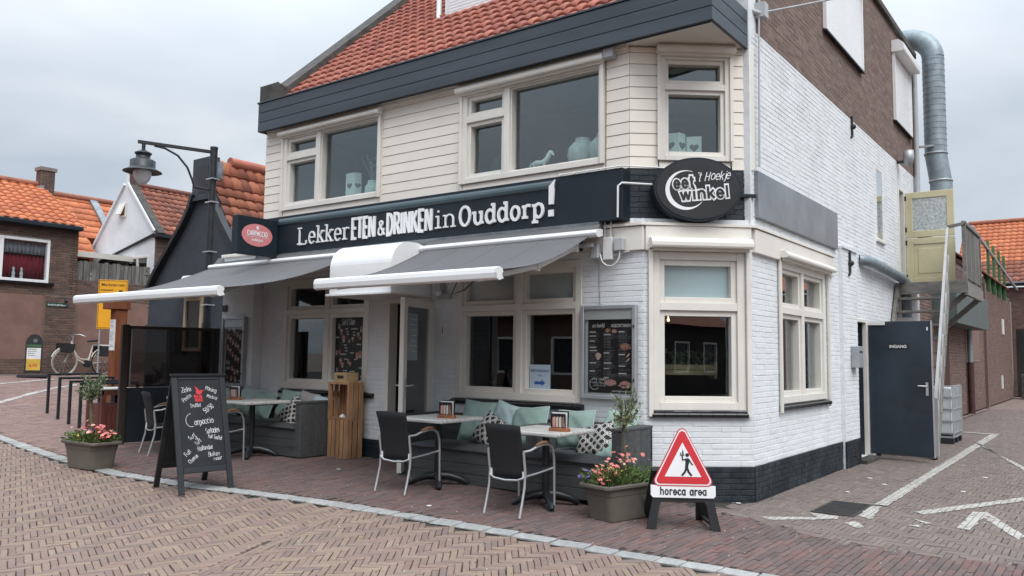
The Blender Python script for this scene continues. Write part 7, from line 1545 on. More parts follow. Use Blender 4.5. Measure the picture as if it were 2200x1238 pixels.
# ================================================================== HOUSES, LEFT
HX = -22.5
HF = F((HX, 0, 0), (0, 1, 0), (0, 0, 1)); hz = .9
t = thing('brick_house', 'dark brick house with bright orange roof, big white window and red curtains', 'house', (-25, 6, 1.0))
def small_window(root, fr, a, b, c, e, w=.07, mull=(), gm=None, m=None):
    return window(root, fr, a, b, c, e, w, (-.10, .015), [(u, .06, c + w, e - w) for u in mull], [], [(p, q, c + w, e - w, gm or M_GLASS, .0) for p, q in zip([a + w] + [u + .03 for u in mull], [u - .03 for u in mull] + [b - w])], m=m or M_CREAM)
holes = [(6.2, 9.78, 3.27, 4.40)]
mb = MB(); wall_plane(mb, HF, 2.0, 10.5, .5, 4.8, holes, .25); mb.box(-28, HX, 10.30, 10.5, .5, 4.8); mb.box(-28, HX, 2.0, 2.2, .5, 4.8); mb.box(-28.2, -28, 2, 10.5, .5, 4.8); hw = mb.build('wall', mat('house_mortar', (0.22, 0.19, 0.17), 0.9), t)
wall_bricks(hw, HF, 5.0, 9.82, .86, 1.28, [], M_HOUSEB, .065, .22, .012, .010, .003); wall_bricks(hw, HF, 5.0, 10.5, 2.95, 4.78, holes, M_HOUSEB, .065, .22, .012, .010, .003); wall_bricks(hw, HF.at(0, 0, .05), 9.72, 10.5, .86, 2.95, [], M_HOUSEB, .065, .22, .012, .010, .003)
MB().box(9.72, 10.5, .6, 2.95, -.01, .05, HF).build('corner_pier', MATS['house_mortar'], hw); MB().box(5.0, 9.72, 1.28, 2.95, -.01, .004, HF).build('plain_brick_field', mat('smooth_brown_brick', (0.215, 0.125, 0.1), 0.9, var=0.1, vscale=3, bump=0.2, bscale=40, dirt=0.2, dirtcol=(0.15, 0.09, 0.075)), hw)
wf = window(t, HF, 6.2, 9.78, 3.27, 4.40, .07, (-.10, .02), [(8.62, .09, 3.34, 4.33)], [(4.05, .06, 6.27, 8.575)], [(8.665, 9.71, 3.34, 4.33, M_GLASS, .0), (6.27, 8.575, 3.34, 4.02, M_GLASS, .04), (6.27, 8.575, 4.08, 4.33, M_GLASS, .04)], m=M_SIGNW)
MB().box(6.1, 9.9, 3.2, 3.265, -.05, .10, HF).build('sill', M_SILL, t)
def drape(a, b, z0, z1, m, lab, w):
    curtain(a, b, z0, z1, HF, w, lab, m, 12, .02)
drape(8.6, 9.76, 3.30, 4.02, M_RED_CURT, 'dark red curtain in the big window of the brick house', -.22); drape(8.6, 9.76, 4.00, 4.36, M_VOILE, 'grey voile above the red curtain in the brick house', -.16); drape(6.25, 8.6, 3.3, 4.36, M_RED_CURT, 'dark red curtain in the left part of the brick house window', -.26)
for k, (lab, u) in enumerate((('left white figurine on the brick house sill', 8.98), ('right white figurine on the brick house sill', 9.17))):
    mb = MB(); mb.lathe([(.05, 0), (.03, .06), (.045, .14), (.02, .2), (.035, .25), (0, .3)], HF(u, 3.35, -.13), 10); tag(mb.build('figurine', M_PAPER), lab, 'figurine')
MB().box(6.15, 9.85, 3.27, 4.40, -.9, -.85, HF).build('interior', M_DARKIN, t)
MB().box(1.9, 10.50, 4.72, 4.84, -.05, .28, HF).build('gutter', M_NAVY2, t, bev=.02)
sl = math.atan2(1.42, 2.72); RA = F((HX + .22, 0, 4.84), (0, 1, 0), (-math.cos(sl), 0, math.sin(sl)));
if RA.n.z < 0: RA = F(RA.o, RA.u, RA.v, -RA.n)
rl = 3.05; mb = MB(); mb.quad(RA(2, 0, -.04), RA(10.45, 0, -.04), RA(10.60, rl, -.04), RA(2, rl, -.04)); mb.quad((HX - 2.48, 2, 6.2), (HX - 2.48, 10.6, 6.2), (HX - 5.5, 10.5, 4.7), (HX - 5.5, 2, 4.7)); mb.add([(HX + .2, 10.45, 4.75), (HX - 5.5, 10.45, 4.75), (HX - 2.45, 10.55, 6.2)], [(0, 1, 2)])
rf = mb.build('roof', M_TILEB, t); roof_tiles(rf, RA, lambda v: (5.5, 10.42 + .05 * v), 0, rl, .23, .27, M_TILEB, 250, amp=.03)
mb = MB(); pts = [(RA(u, rl + .02, .06)) for u in np.arange(2, 10.5, .35)]; mb.tube(pts, .085, 8); mb.build('ridge', M_TILED, rf)
mb = MB(); mb.box(-25.12, -24.80, 10.42, 10.80, 5.7, 6.72); mb.box(-25.16, -24.76, 10.38, 10.84, 6.72, 6.82); chm = mb.build('chimney', MATS['house_mortar'], rf)
for fr_, a0, a1 in ((F((-24.80, 0, 0), (0, 1, 0), (0, 0, 1)), 10.42, 10.80), (F((0, 10.42, 0), (1, 0, 0), (0, 0, 1)), -25.12, -24.80)): wall_bricks(chm, fr_, a0, a1, 5.9, 6.72, [], M_HOUSEB, .065, .20, .012, .010, .003)
MB().box(-24.80, -24.76, 10.36, 10.50, 6.08, 6.26).build('lead_flashing', M_ZINC, chm)
np_ = MB().box(9.74, 10.29, 2.66, 2.76, .06, .075, HF).build('street_plate', mat('green_name_plate', (0.02, 0.07, 0.05), 0.4), t); mb = MB(); sans(mb, 'RAADHUISSTRAAT', HF.at(10.015, 2.685, .077), .062, .001, .0006, sx=.92); mb.build('lettering', M_SIGNW, np_)
mb = MB(); mb.tube([HF(10.2, 2.82, .05), HF(10.2, 2.86, .14)], .012); mb.ball(HF(10.2, 2.82, .15), .05); mb.build('wall_lamp', M_BLACKM, t)
# garden wall and grey plank fence
t = thing('garden_wall', 'dark brick garden wall under the plank fence, right of the brick house', 'wall', (HX - .2, 12, 1))
GW = F((HX - .12, 0, 0), (0, 1, 0), (0, 0, 1)); mb = MB(); mb.box(10.52, 12.74, .5, 3.44, -.25, 0, GW); gw = mb.build('masonry', MATS['house_mortar'], t); wall_bricks(gw, GW, 10.52, 12.74, 2.9, 3.44, [], M_HOUSEB, .065, .22, .012, .010, .003); MB().box(10.52, 12.74, .6, 2.9, -.02, .004, GW).build('plain_brick_field', MATS['smooth_brown_brick'], gw); wall_bricks(gw, GW, 10.52, 12.74, .9, 1.2, [], M_HOUSEB, .065, .22, .012, .010, .003)
t = thing('plank_fence', 'weathered grey upright plank fence on top of the garden wall', 'fence', (HX - .2, 12, 3.44)); u = 10.46; k = 0
while u < 12.68:
    w_ = random.uniform(.10, .125); MB().box(u, u + w_ - .012, 3.45, 3.97 + random.uniform(-.02, .02) - .0 * k, -.14 + .012 * (k % 2), -.12 + .012 * (k % 2), GW).build('plank', M_GREYW, t); u += w_; k += 1
for z in (3.55, 3.85): MB().box(10.46, 12.7, z, z + .06, -.20, -.145, GW).build('rail', M_GREYW, t)
# bush in the passage
def leaf_cloud(name, label, cat, blobs, m, n, L, w, seed):
    random.seed(seed); t = thing(name, label, cat, blobs[0][0]); mb = MB(); tot = sum(b[1] ** 2 for b in blobs)
    for c, r, rz in blobs:
        for i in range(int(n * r * r / tot)):
            a = random.uniform(0, math.tau); zc = random.uniform(-1, 1); q = random.uniform(.3, 1.08) ** .5; d = Vector((math.sqrt(1 - zc * zc) * math.cos(a), math.sqrt(1 - zc * zc) * math.sin(a), zc)); leafs(mb, Vector(c) + Vector((d.x * r * q, d.y * r * q, d.z * rz * q)), d + Vector((random.uniform(-.7, .7), random.uniform(-.7, .7), random.uniform(-.7, .7))), L * random.uniform(.6, 1.2), w)
    mb.build('foliage', m, t); mb = MB(); b0 = Vector(blobs[0][0])
    for c, r, rz in blobs: mb.tube([(b0.x, b0.y, terr(b0.x, b0.y)), Vector(c).lerp(b0, .4) - Vector((0, 0, rz * .4)), c], .03, 6, radii=[.04, .03, .012])
    mb.build('stems', M_BARK, t)
leaf_cloud('shrub', 'loose green shrub in the passage between the wooden post and the dark gable', 'shrub', [((-19.4, 11.6, 3.1), .75, .9), ((-19.0, 11.4, 2.2), .7, .9), ((-19.9, 12.0, 3.4), .6, .6), ((-18.6, 11.2, 2.9), .5, .7), ((-19.3, 11.3, 1.5), .6, .6)], M_BUSH, 3000, .10, .022, 44)
# orange roofed house behind
t = thing('rear_house', 'lower house with plain orange roof and grey flashing behind the brick house', 'house', (-28.5, 13, 1)); sl = math.atan2(2.2, 2.3); RB = F((-25.8, 0, 4.45), (0, 1, 0), (-math.cos(sl), 0, math.sin(sl)))
if RB.n.z < 0: RB = F(RB.o, RB.u, RB.v, -RB.n)
mb = MB(); mb.quad(RB(10.6, 0, -.04), RB(12.7, 0, -.04), RB(12.7, 1.0, -.04), RB(10.6, 1.0, -.04)); mb.quad(RB(10.6, 1.0, -.04), RB(15.5, 1.0, -.04), RB(15.5, 3.2, -.04), RB(10.6, 3.2, -.04)); mb.quad((-28.05, 10.6, 6.62), (-28.05, 15.5, 6.62), (-30.5, 15.5, 4.4), (-30.5, 10.6, 4.4)); rf = mb.build('roof', M_TILEB, t); roof_tiles(rf, RB, lambda v: (10.6, 12.6 if v < 1.0 else 15.4), 0, 3.15, .28, .33, M_TILEB, 200, flat=True)
mb = MB(); mb.tube([RB(u, 3.17, .05) for u in np.arange(10.6, 15.5, .4)], .10, 8); mb.build('ridge', M_TILED, rf); MB().box(13.35, 13.6, 1.3, 3.2, .03, .10, RB).build('grey_flashing', M_ZINC, rf)
mb = MB(); mb.box(-30.3, -26.0, 10.7, 12.5, .8, 4.4); mb.build('wall', M_HOUSEB, t)
# glazed lean-to
t = thing('glass_canopy', 'cream framed glass canopy above the fence between the houses', 'canopy', (-24.5, 12, 4.2)); CF = F((-23.9, 10.6, 4.32), (0, 1, 0), (-1, 0, .12))
for a in np.arange(0, 2.9, .7): MB().box(a, a + .06, 0, 2.0, -.05, 0, CF).build('rafter', M_CREAM, t)
MB().box(-.1, 2.9, -.06, 0, -.10, .06, CF).build('gutter_board', M_CREAM, t); MB().box(0, 2.8, 0, 2.0, .002, .012, CF).build('pane', mat('milky_canopy', (0.5, 0.53, 0.53), 0.3, var=0.1), t)
# white gable house
BY = 12.8; t = thing('white_gable_house', 'white rendered gable house with weathered tile roof and tiny open window', 'house', (-24.4, 14, 1)); BF = F((0, BY, 0), (1, 0, 0), (0, 0, 1))
gp = [(-26.4, .6), (-22.74, .6), (-22.74, 5.09), (-24.36, 6.69), (-24.38, 6.98), (-24.58, 6.98), (-24.58, 6.69), (-26.4, 4.82)]
mb = MB(); mb.prism(gp, BF, -.2, 0); gwall = mb.build('gable_wall', M_RENDW, t); mb = MB()
for p, q in (((-26.42, 4.78), (-24.59, 6.69)), ((-24.37, 6.70), (-22.70, 5.06))): mb.bar(BF(p[0], p[1], .02), BF(q[0], q[1], .02), .10, .07, up=(0, 0, 1))
mb.build('verge', M_RENDW, gwall); MB().box(-24.42, -24.24, 12.805, 13.1, 6.5, 7.02).build('chimney', M_HOUSEB, t)
for a, b, c, e, ml in ((-24.80, -24.44, 5.66, 6.10, ()), (-24.2, -23.0, 3.5, 4.35, (-23.6,)), (-25.84, -25.36, 3.5, 3.98, ())):
    MB().box(a, b, c, e, .001, .006, BF).build('window_recess', M_DARKIN, t); mb = MB(); w_ = .05
    for p in ((a, a + w_, c, e), (b - w_, b, c, e), (a + w_, b - w_, c, c + w_), (a + w_, b - w_, e - w_, e)): mb.box(*p, .0, .04, BF)
    for u in ml: mb.box(u - .05, u + .05, c + w_, e - w_, 0, .038, BF)
    wf = mb.build('window', M_CREAM, t); MB().box(a + w_, b - w_, c + w_, e - w_, .012, .016, BF).build('pane', M_GLASS, wf)
tl = F(BF(-24.78, 6.08, .05), (1, 0, 0), (0, -.35, -.94)); MB().box(0, .32, 0, .38, -.015, .015, tl).build('open_sash', M_CREAM, t)
mb = MB(); mb.bar(BF(-25.9, 4.32, .04), BF(-22.72, 4.97, .04), .04, .07); mb.build('lead_flashing', M_NAVY2, t)
mb = MB(); mb.box(-25.05, -24.93, 4.05, 4.28, .0, .12, BF); mb.box(-24.8, -24.72, 4.02, 4.14, 0, .1, BF); mb.build('wall_lantern', M_BLACKM, t)
sl = math.atan2(1.63, 1.70); RG = F((-22.6, 0, 4.98), (0, 1, 0), (-math.cos(sl), 0, math.sin(sl)))
if RG.n.z < 0: RG = F(RG.o, RG.u, RG.v, -RG.n)
mb = MB(); mb.quad(RG(12.85, 0, -.04), RG(19, 0, -.04), RG(19, 2.4, -.04), RG(12.85, 2.4, -.04)); mb.quad((-24.32, 12.85, 6.65), (-24.32, 19, 6.65), (-26.4, 19, 4.7), (-26.4, 12.85, 4.7)); rf = mb.build('roof', M_TILED, t); roof_tiles(rf, RG, lambda v: (13.0, 18.8), 0, 2.4, .21, .25, M_TILED, 150, amp=.022)
mb = MB(); mb.bar((-22.56, 12.9, 4.99), (-24.32, 12.9, 6.68), .24, .08); mb.build('cement_verge', M_CEMENT, rf); mb = MB(); mb.tube([RG(u, 2.42, .04) for u in np.arange(12.9, 18.9, .3)], .085, 8); mb.build('ridge', M_TILED, rf)
sdw = MB().box(-22.74, -22.72, 12.81, 19, .6, 4.98).build('side_wall', MATS['house_mortar'], t); wall_bricks(sdw, F((-22.72, 0, 0), (0, 1, 0), (0, 0, 1)), 12.82, 17, 3.0, 4.9, [], M_HOUSEB, .065, .22, .012, .010, .003); MB().box(-22.8, -22.48, 12.75, 19, 4.88, 4.97).build('gutter', M_NAVY2, t)
# dark gable house next to the restaurant
CY = 9.0; t = thing('dark_gable_house', 'dark blue-black gable house with flared tile roof beside the restaurant', 'house', (-14.3, 10, .3)); CF = F((0, CY, 0), (1, 0, 0), (0, 0, 1))
lft = [(-16.08, 2.72), (-15.78, 3.12), (-15.30, 3.60), (-14.84, 4.07), (-14.62, 4.36), (-14.52, 4.62)]; rgt = [(-13.93, 4.62), (-13.80, 4.36), (-13.50, 3.95), (-13.15, 3.55), (-12.72, 3.22), (-12.50, 3.05)]
body = [(-16.2, .0)] + [(-12.62, .0)] + list(reversed(rgt)) + list(reversed(lft))
wx0, wx1, wz0, wz1 = -14.72, -14.10, 1.53, 2.58
mb = MB(); mb.prism(body, CF, -.25, 0); cwl = mb.build('gable_wall', M_CHIMB, t)
for prf in (lft, rgt):
    mb = MB()
    for p, q in zip(prf[:-1], prf[1:]): mb.bar(CF(p[0], p[1], .03), CF(q[0], q[1], .03), .2, .08)
    mb.build('verge_board', M_BLACKM, cwl)
mb = MB(); mb.box(-14.60, -13.98, 9.0 - .06, 9.14, 4.5, 5.33); chc = mb.build('chimney', M_CHIMB, t, bev=.01); MB().box(-14.36, -14.05, CY - .064, CY - .058, 4.62, 5.15).build('chimney_opening', M_BLACKP, chc); MB().box(-14.63, -13.95, CY - .09, 9.17, 4.48, 4.54).build('chimney_ledge', M_CHIMB, chc)
for i in range(9): MB().box(-14.03, -13.985, CY - .07, CY - .061, 4.62 + i * .075, 4.62 + i * .075 + .06).build('brick', M_CHIMB, chc)
# right (+x) roof slope following the flare; rows of tiles
prf = [(-14.2, 5.30), (-13.95, 4.75), (-13.62, 4.16), (-13.25, 3.68), (-12.85, 3.34), (-12.5, 3.10)]
mb = MB()
for p, q in zip(prf[:-1], prf[1:]): mb.quad((p[0], 9.05, p[1] - .05), (p[0], 15, p[1] - .05), (q[0], 15, q[1] - .05), (q[0], 9.05, q[1] - .05))
for p, q in zip(prf[:-1], prf[1:]): mb.quad((-28.4 - p[0], 9.05, p[1] - .05), (-28.4 - p[0], 15, p[1] - .05), (-28.4 - q[0], 15, q[1] - .05), (-28.4 - q[0], 9.05, q[1] - .05))
rf = mb.build('roof', mat('roof_underlay', (0.06, 0.045, 0.04)), t)
for p, q in zip(prf[:-1], prf[1:]):
    d = Vector((p[0] - q[0], 0, p[1] - q[1])); fr = F((q[0], 0, q[1]), (0, 1, 0), d); fr = fr if fr.n.z > 0 else F(fr.o, fr.u, fr.v, -fr.n); roof_tiles(rf, fr, lambda v: (9.1, 14.5), 0, d.length - .01, .21, d.length / max(1, round(d.length / .26)), M_TILED if False else mat('mixed_clay_tile', (0.34, 0.115, 0.065), 0.8, var=0.25, vscale=5, rnd=0.2, dirt=0.6, dirtcol=(0.12, 0.07, 0.05), dscale=2, palette=[(0.37, 0.125, 0.07), (0.30, 0.10, 0.06), (0.40, 0.145, 0.08), (0.25, 0.09, 0.06)]), 60, amp=.022)
mb = MB(); mb.tube([(-14.2, y, 5.33) for y in np.arange(9.5, 15, .4)], .11, 8); mb.build('ridge', M_TILE, rf); MB().box(-13.97, -13.90, 9.05, 9.16, 4.9, 5.22).build('lead_flashing', M_ZINC, rf)
mb = MB(); mb.box(-16.2, -12.62, 9.26, 14.9, 0, 3.0); mb.build('body', M_CHIMB, t)
MB().box(wx0, wx1, wz0, wz1, .001, .006, CF).build('window_recess', M_DARKIN, t); mb = MB()
for p in ((wx0, wx0 + .07, wz0, wz1), (wx1 - .07, wx1, wz0, wz1), (wx0 + .07, wx1 - .07, wz0, wz0 + .07), (wx0 + .07, wx1 - .07, wz1 - .07, wz1)): mb.box(*p, 0, .05, CF)
wf = mb.build('window', mat('pale_wood_frame', (0.45, 0.36, 0.25), 0.6), t, bev=.004); MB().box(wx0 + .07, wx1 - .07, wz0 + .07, wz1 - .07, .01, .016, CF).build('pane', M_GLASS, wf)
tl = F(CF(wx0 - .02, wz1 + .42, .06), (1, 0, 0), (0, -.62, -.78)); mb = MB()
for p in ((0, .06, 0, .52), (.64, .70, 0, .52), (.06, .64, 0, .06), (.06, .64, .46, .52)): mb.box(*p, -.02, .02, tl)
sw_ = mb.build('raised_sash', M_PVC, t, bev=.004); MB().box(.06, .64, .06, .46, -.004, .004, tl).build('pane', M_GLASSF, sw_)

# ================================================================== SIDE STREET, RIGHT
# flue duct
t = thing('exhaust_duct', 'big galvanised exhaust duct bending over the roof edge at the back of the side wall', 'duct', (-2.78, 18.0, 4.6)); dxx, dyy, dr = -2.79, 18.15, .205
mb = MB(); pts = [(dxx + .08, dyy, 4.2), (dxx + .08, dyy, 5.1), (dxx, dyy, 5.7), (dxx, dyy, 7.72)]; mb.tube(pts, dr, 20); ZT = 7.72
mb.build('pipe', M_GALV, t)
mb = MB(); rr = .50; pts = [(dxx - rr + rr * math.cos(R(a)), dyy, ZT + rr * math.sin(R(a))) for a in (0, 10, 20, 30, 45, 60, 75, 90)] + [(dxx - 1.4, dyy, ZT + rr)]
mb.tube(pts, dr * 1.01, 20)
mb.build('elbow', M_GALV, t)
for z in np.arange(5.75, 7.72, .12): mb = MB(); mb.lathe([(dr, -.006), (dr + .008, 0), (dr, .006)], (dxx, dyy, z), 20); mb.build('seam_ring', M_GALV, t)
for z in (5.72, 5.15): mb = MB(); mb.lathe([(dr, -.02), (dr + .016, -.018), (dr + .016, .018), (dr, .02)], (dxx if z > 5.5 else dxx + .075, dyy, z), 20); mb.build('clamp_ring', M_ALUM, t)
mb = MB(); mb.bar((-3.15, 17.9, 5.85), (dxx, 17.93, 5.85), .04, .04); mb.build('wall_bracket', M_ALUM, t)
# small vent elbow and pipe
mb = MB(); mb.tube([SD(13.25, 3.07, .0), SD(13.3, 3.06, .10), SD(13.6, 3.05, .13), SD(15.6, 2.99, .13), SD(16.0, 2.95, .13), SD(16.05, 2.7, .13), SD(16.05, 2.3, .13)], .085, 14); tag(mb.build('vent_pipe', M_GALV), 'grey vent pipe running along the white side wall to the stair', 'pipe')
mb = MB(); mb.tube([(-3.08, 17.75, 4.6), (-3.08, 17.75, 7.3)], .05, 10); tag(mb.build('rain_pipe', M_GREYP), 'grey downpipe at the back edge of the brown brick wall', 'pipe')
t = thing('security_camera', 'security camera on a bracket high on the white side wall', 'camera', SD(16.5, 5.25, .1)); mb = MB(); mb.bar(SD(16.2, 5.2, 0), SD(16.22, 5.2, .16), .05, .05); mb.build('bracket', M_BLACKM, t); mb = MB(); mb.lathe([(0, .30), (.09, .28), (.10, .12), (.09, .10), (.07, .02), (.0, -.02)], SD(16.22, 5.12, .20), 16); mb.build('dome', M_ALUM, t)
t = thing('letter_box', 'grey steel letter box beside the side door', 'letter box', SD(12.5, 1.4, .1)); MB().box(12.40, 12.66, 1.41, 1.72, .06, .17, SD).build('body', M_ALUM, t, bev=.006); MB().box(12.44, 12.62, 1.63, 1.65, .17, .175, SD).build('slot', M_BLACKP, t)
# outside stair and landing
t = thing('outside_stair', 'steep grey outside stair with landing and slatted railing up to the yellow door', 'staircase', (-2.7, 15, 0))
sy0, sy1, sz = 14.12, 15.78, 2.85
for x in (-3.10, -2.30): mb = MB(); mb.bar((x, sy0, 0.0), (x, sy1, sz), .05, .20, up=(0, 0, 1)); mb.build('stringer', M_STAIR, t)
for k in range(1, 12): f_ = k / 12; y = sy0 + (sy1 - sy0) * f_; MB().box(-3.07, -2.33, y - .02, y + .20, sz * f_ - .02, sz * f_ + .02).build('tread', M_STAIR, t, bev=.004)
mb = MB(); mb.bar((-2.28, sy0 - .02, .05), (-2.28, sy0 + .0, .95), .06, .05); mb.bar((-2.28, sy0, .92), (-2.28, sy1, sz + .98), .04, .06); mb.build('handrail', mat('pale_metal_rail', (0.52, 0.52, 0.51), 0.45, 0.3, var=0.08), t)
mb = MB()
for k in range(1, 8): f_ = k / 8; y = sy0 + (sy1 - sy0) * f_; mb.bar((-2.28, y, sz * f_), (-2.28, y + .02, sz * f_ + .92), .03, .03)
mb.bar((-2.28, sy0, .5), (-2.28, sy1, sz + .5), .025, .05); mb.build('baluster', MATS['pale_metal_rail'], t)
MB().box(-3.12, -2.02, 15.8, 17.8, 2.86, 2.91).build('landing', M_STAIR, t); MB().box(-3.12, -2.02, 15.76, 15.8, 2.70, 2.91).build('landing_beam', M_STAIR, t); MB().box(-2.06, -2.0, 15.8, 17.8, 2.66, 2.86).build('landing_beam', M_STAIR, t)
for y in (15.8, 17.7): MB().box(-2.07, -2.01, y, y + .06, 2.86, 3.94).build('railing_post', M_STAIR, t)
for k in range(17): MB().box(-2.055, -2.03, 15.90 + k * .106, 15.90 + k * .106 + .096, 2.96, 3.85).build('railing_slat', M_GREYW, t)
mb = MB(); mb.bar((-2.04, 15.78, 3.92), (-2.04, 17.8, 3.92), .06, .05); mb.bar((-2.28, 15.8, 3.86), (-2.04, 15.8, 3.9), .05, .05); mb.build('railing_cap', M_STAIR, t)
mb = MB(); mb.bar((-2.05, 15.95, 2.7), (-3.1, 15.95, 1.75), .07, .09); mb.bar((-2.05, 17.6, 2.7), (-3.1, 17.6, 1.75), .07, .09); mb.build('brace', M_STAIR, t)
# water container in its cage
t = thing('water_tank', 'white cube tank in a metal cage on a black pallet under the stair', 'tank', (-2.9, 17.4, 0)); ix0, ix1, iy0, iy1 = -3.12, -2.46, 16.95, 17.95
MB().box(ix0 + .02, ix1 - .02, iy0 + .02, iy1 - .02, .16, 1.03).build('bottle', M_IBC, t, bev=.05, seg=2)
for y in (iy0, (iy0 + iy1) / 2 - .06, iy1 - .12): MB().box(ix0, ix1, y, y + .12, 0, .11).build('pallet_block', M_BLACKP, t)
MB().box(ix0, ix1, iy0, iy1, .11, .14).build('pallet_top', M_ALUM, t)
for z in (.2, .42, .64, .86, 1.06):
    mb = MB(); mb.tube([(ix1, iy0, z), (ix1, iy1, z)], .012, 6); mb.tube([(ix0, iy0, z), (ix1, iy0, z)], .012, 6); mb.build('cage_bar', M_ALU, t)
for y in np.linspace(iy0, iy1, 7): mb = MB(); mb.tube([(ix1 + .006, y, .14), (ix1 + .006, y, 1.06)], .012, 6); mb.build('cage_bar', M_ALU, t)
for x in np.linspace(ix0, ix1, 4): mb = MB(); mb.tube([(x, iy0 - .006, .14), (x, iy0 - .006, 1.06)], .012, 6); mb.build('cage_bar', M_ALU, t)
# brick outbuilding further down
XD = -3.58; t = thing('brick_outbuilding', 'long red-brown brick outbuilding behind the stair with weathered tile roof', 'outbuilding', (-5, 30, 0)); DFr = F((XD, 0, 0), (0, 1, 0), (0, 0, 1))
mb = MB(); mb.prism([(18.05, 0), (41, 0), (41, 4.1), (38, 4.15), (30.3, 4.48), (18.05, 4.48)], DFr, -.3, 0); mb.box(-7.5, -7.3, 18.05, 41, 0, 4.4); mb.box(-7.3, XD, 18.05, 18.3, 0, 4.4); mb.box(-7.3, XD - .3, 40.7, 41, 0, 4.0); dw = mb.build('wall', mat('old_mortar', (0.27, 0.21, 0.18), 0.9), t)
wall_bricks(dw, DFr, 20, 40.5, 0, 4.2, [(27.9, 30.4, 1.6, 3.2)], M_REDB, .078, .24, .016, .012, .004); MB().box(27.9, 30.4, 1.6, 3.2, 0, .010, DFr).build('render_patch', M_BROWNW, dw); MB().box(31.5, 31.9, 0, 4.2, 0, .09, DFr).build('buttress', M_REDB, dw); MB().box(36.2, 36.5, .5, 1.0, 0, .05, DFr).build('air_vent', M_PVC, dw); MB().box(37.0, 37.5, 2.6, 3.2, 0, .05, DFr).build('meter_box', M_PVC, dw)
mb = MB(); mb.tube([DFr(27.3, 3.3, .12), DFr(27.3, 1.5, .12)], .07, 10); mb.build('downpipe', M_GALV, t); mb = MB(); mb.tube([DFr(27.3, 1.5, .12), DFr(27.3, .0, .12)], .09, 10); mb.build('pipe_foot', M_RUST, t)
MB().box(22.0, 27.9, 2.45, 3.35, 0, .55, DFr).build('bay_box', mat('grey_green_box', (0.10, 0.125, 0.12), 0.6), t); MB().box(23.2, 24.2, 0, 2.3, -.02, .03, DFr).build('door', M_RUST, t)
sl = R(38); RD = F((XD + .15, 0, 4.45), (0, 1, 0), (-math.cos(sl), 0, math.sin(sl)))
if RD.n.z < 0: RD = F(RD.o, RD.u, RD.v, -RD.n)
mb = MB(); mb.quad(RD(18.5, 0, -.05), RD(41, 0, -.35), RD(41, 2.4, -.35), RD(18.5, 2.4, -.05)); mb.quad((-5.4, 18.5, 5.9), (-5.4, 41, 5.6), (-7.5, 41, 4.2), (-7.5, 18.5, 4.2)); rf = mb.build('roof', M_TILED, t); roof_tiles(rf, RD, lambda v: (24, 38), 0, 2.35, .26, .32, M_TILED, 200)
t = thing('scaffold_rail', 'rusty green steel uprights with a rail along the roof edge of the outbuilding', 'railing', (XD, 33, 4))
for k, y in enumerate((29.0, 32.6, 34.2, 35.9, 37.6)):
    mb = MB(); mb.bar(DFr(y, 3.95, .10), DFr(y, 5.75, .10), .09, .09); mb.bar(DFr(y, 4.0, .02), DFr(y, 4.6, .02), .16, .05); mb.build('upright', M_GREENP, t)
mb = MB(); mb.bar(DFr(28.6, 5.72, .10), DFr(48, 4.4, .10), .09, .08); mb.build('top_rail', M_ALUM, t)
# house at the end of the street
t = thing('end_house', 'brick building with orange-red tile roof at the end of the side street', 'building', (-3, 44, 0)); EF = F((0, 43, 0), (1, 0, 0), (0, 0, 1))
mb = MB(); mb.box(-5.4, 10, 43, 52, 0, 4.9); ew = mb.build('wall', M_REDB, t); wall_bricks(ew, EF, -5.4, 2.5, 0, 4.9, [(-1.3, -.2, 2.0, 3.6), (-3.6, -2.9, 0, 3.0)], M_REDB, .08, .26, .018, .012, .003)
MB().box(-3.6, -2.9, 0, 3.0, .0, .02, EF).build('door', M_DARKIN, t)
for a in (-2.3, -1.2): MB().box(a, a + .7, 2.2, 3.7, .01, .03, EF).build('window', M_DARKIN, t); MB().box(a - .1, a + .8, 2.1, 2.2, 0, .1, EF).build('sill', M_PVC, t)
MB().box(-2.4, 1.0, 3.75, 4.6, .5, .65, EF).build('fascia_sign', M_SIGNW, t)
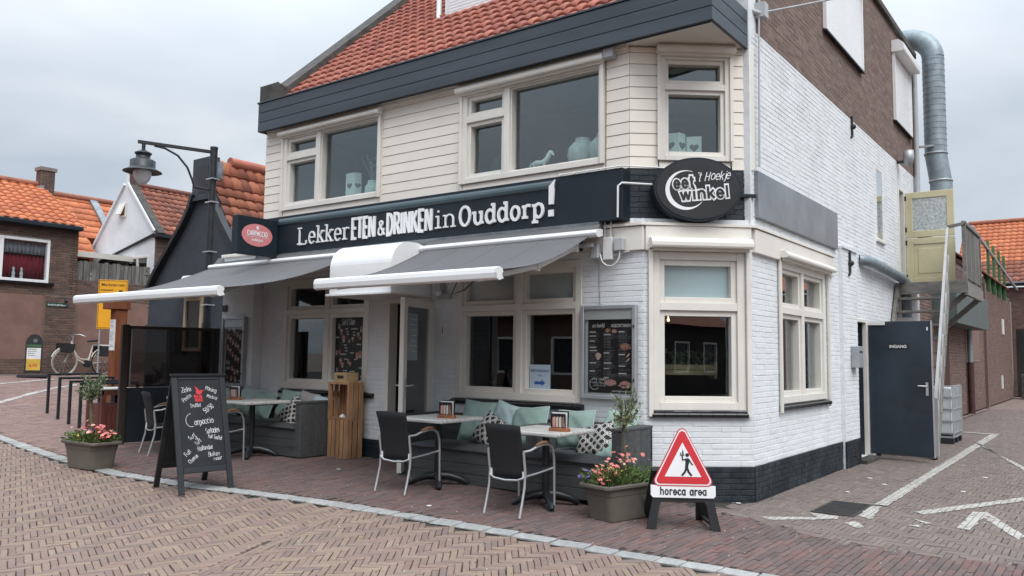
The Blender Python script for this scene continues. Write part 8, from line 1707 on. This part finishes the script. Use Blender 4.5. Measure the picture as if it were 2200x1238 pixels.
sl = R(40); RE = F((0, 42.7, 5.0), (1, 0, 0), (0, math.cos(sl), math.sin(sl))); mb = MB(); mb.quad(RE(-5.6, 0, -.05), RE(10, 0, -.05), RE(10, 5.4, -.05), RE(-5.6, 5.4, -.05)); rf = mb.build('roof', M_TILEB, t); roof_tiles(rf, RE, lambda v: (-5.6, 3), 0, 1.9, .26, .32, M_TILED, 0); roof_tiles(rf, RE, lambda v: (-5.8, 3.2), 1.9, 5.4, .26, .32, M_TILEB, 150)
mb = MB(); mb.tube([RE(u, 5.42, .05) for u in np.arange(-5.8, 4, .4)], .12, 8); mb.build('ridge', M_TILED, rf); MB().box(-.9, 2.5, 1.75, 2.2, .0, .5, RE).build('roof_box', M_CEMENT, rf); MB().box(-4.4, 10, -.05, .05, -.05, .12, RE).build('gutter', M_BLACKM, t)
mb = MB(); mb.box(-3.3, -2.3, 40.5, 41.5, 0, 1.0); tag(mb.build('stone_trough', M_CEMENT, bev=.03), 'squat grey stone block by the wall at the far end of the side street', 'block')

# ================================================================== ACROSS THE STREET (only seen as reflections in the panes)
def row_house(label, x0, x1, y, h, m):
    t = thing('row_house', label, 'house', ((x0 + x1) / 2, y - 4, 0), 'brick houses across the street'); fr = F((0, y, 0), (-1, 0, 0), (0, 0, 1)); a, b = -x1, -x0
    n = int((b - a) / 2.4); hs = [(a + .8 + k * 2.4, a + 2.0 + k * 2.4, z, z + 1.3) for k in range(n) for z in (.9,)]
    mb = MB(); wall_plane(mb, fr, a, b, -.3, h, hs); mb.box(x0, x1, y - 8, y - 7.8, -.3, h); mb.box(x0, x0 + .2, y - 7.8, y - .2, -.3, h); mb.box(x1 - .2, x1, y - 7.8, y - .2, -.3, h); mb.build('wall', m, t)
    for q in hs: window(t, fr, *q, .08, (-.12, .01), [], [], [(q[0] + .08, q[1] - .08, q[2] + .08, q[3] - .08, mat('dark_pane', (0.03, 0.035, 0.04), 0.05), .0)])
    mb = MB(); mb.prism([(0, h), (-4, h + 3.0), (-8, h)], F((x0, y + .3, 0), (0, 1, 0), (0, 0, 1), (1, 0, 0)), 0, x1 - x0); mb.build('roof', M_TILED, t)
row_house('low brown brick house with tile roof across the street, mirrored in the shop windows', -24, -4, -7.5, 2.9, M_HOUSEB); row_house('unseen dark house added as a stand-in for the trees mirrored in the corner window', 8.5, 22, -5.0, 2.9, M_DARKIN)  # second house is added unseen, near-black so the corner pane mirrors dark like trees
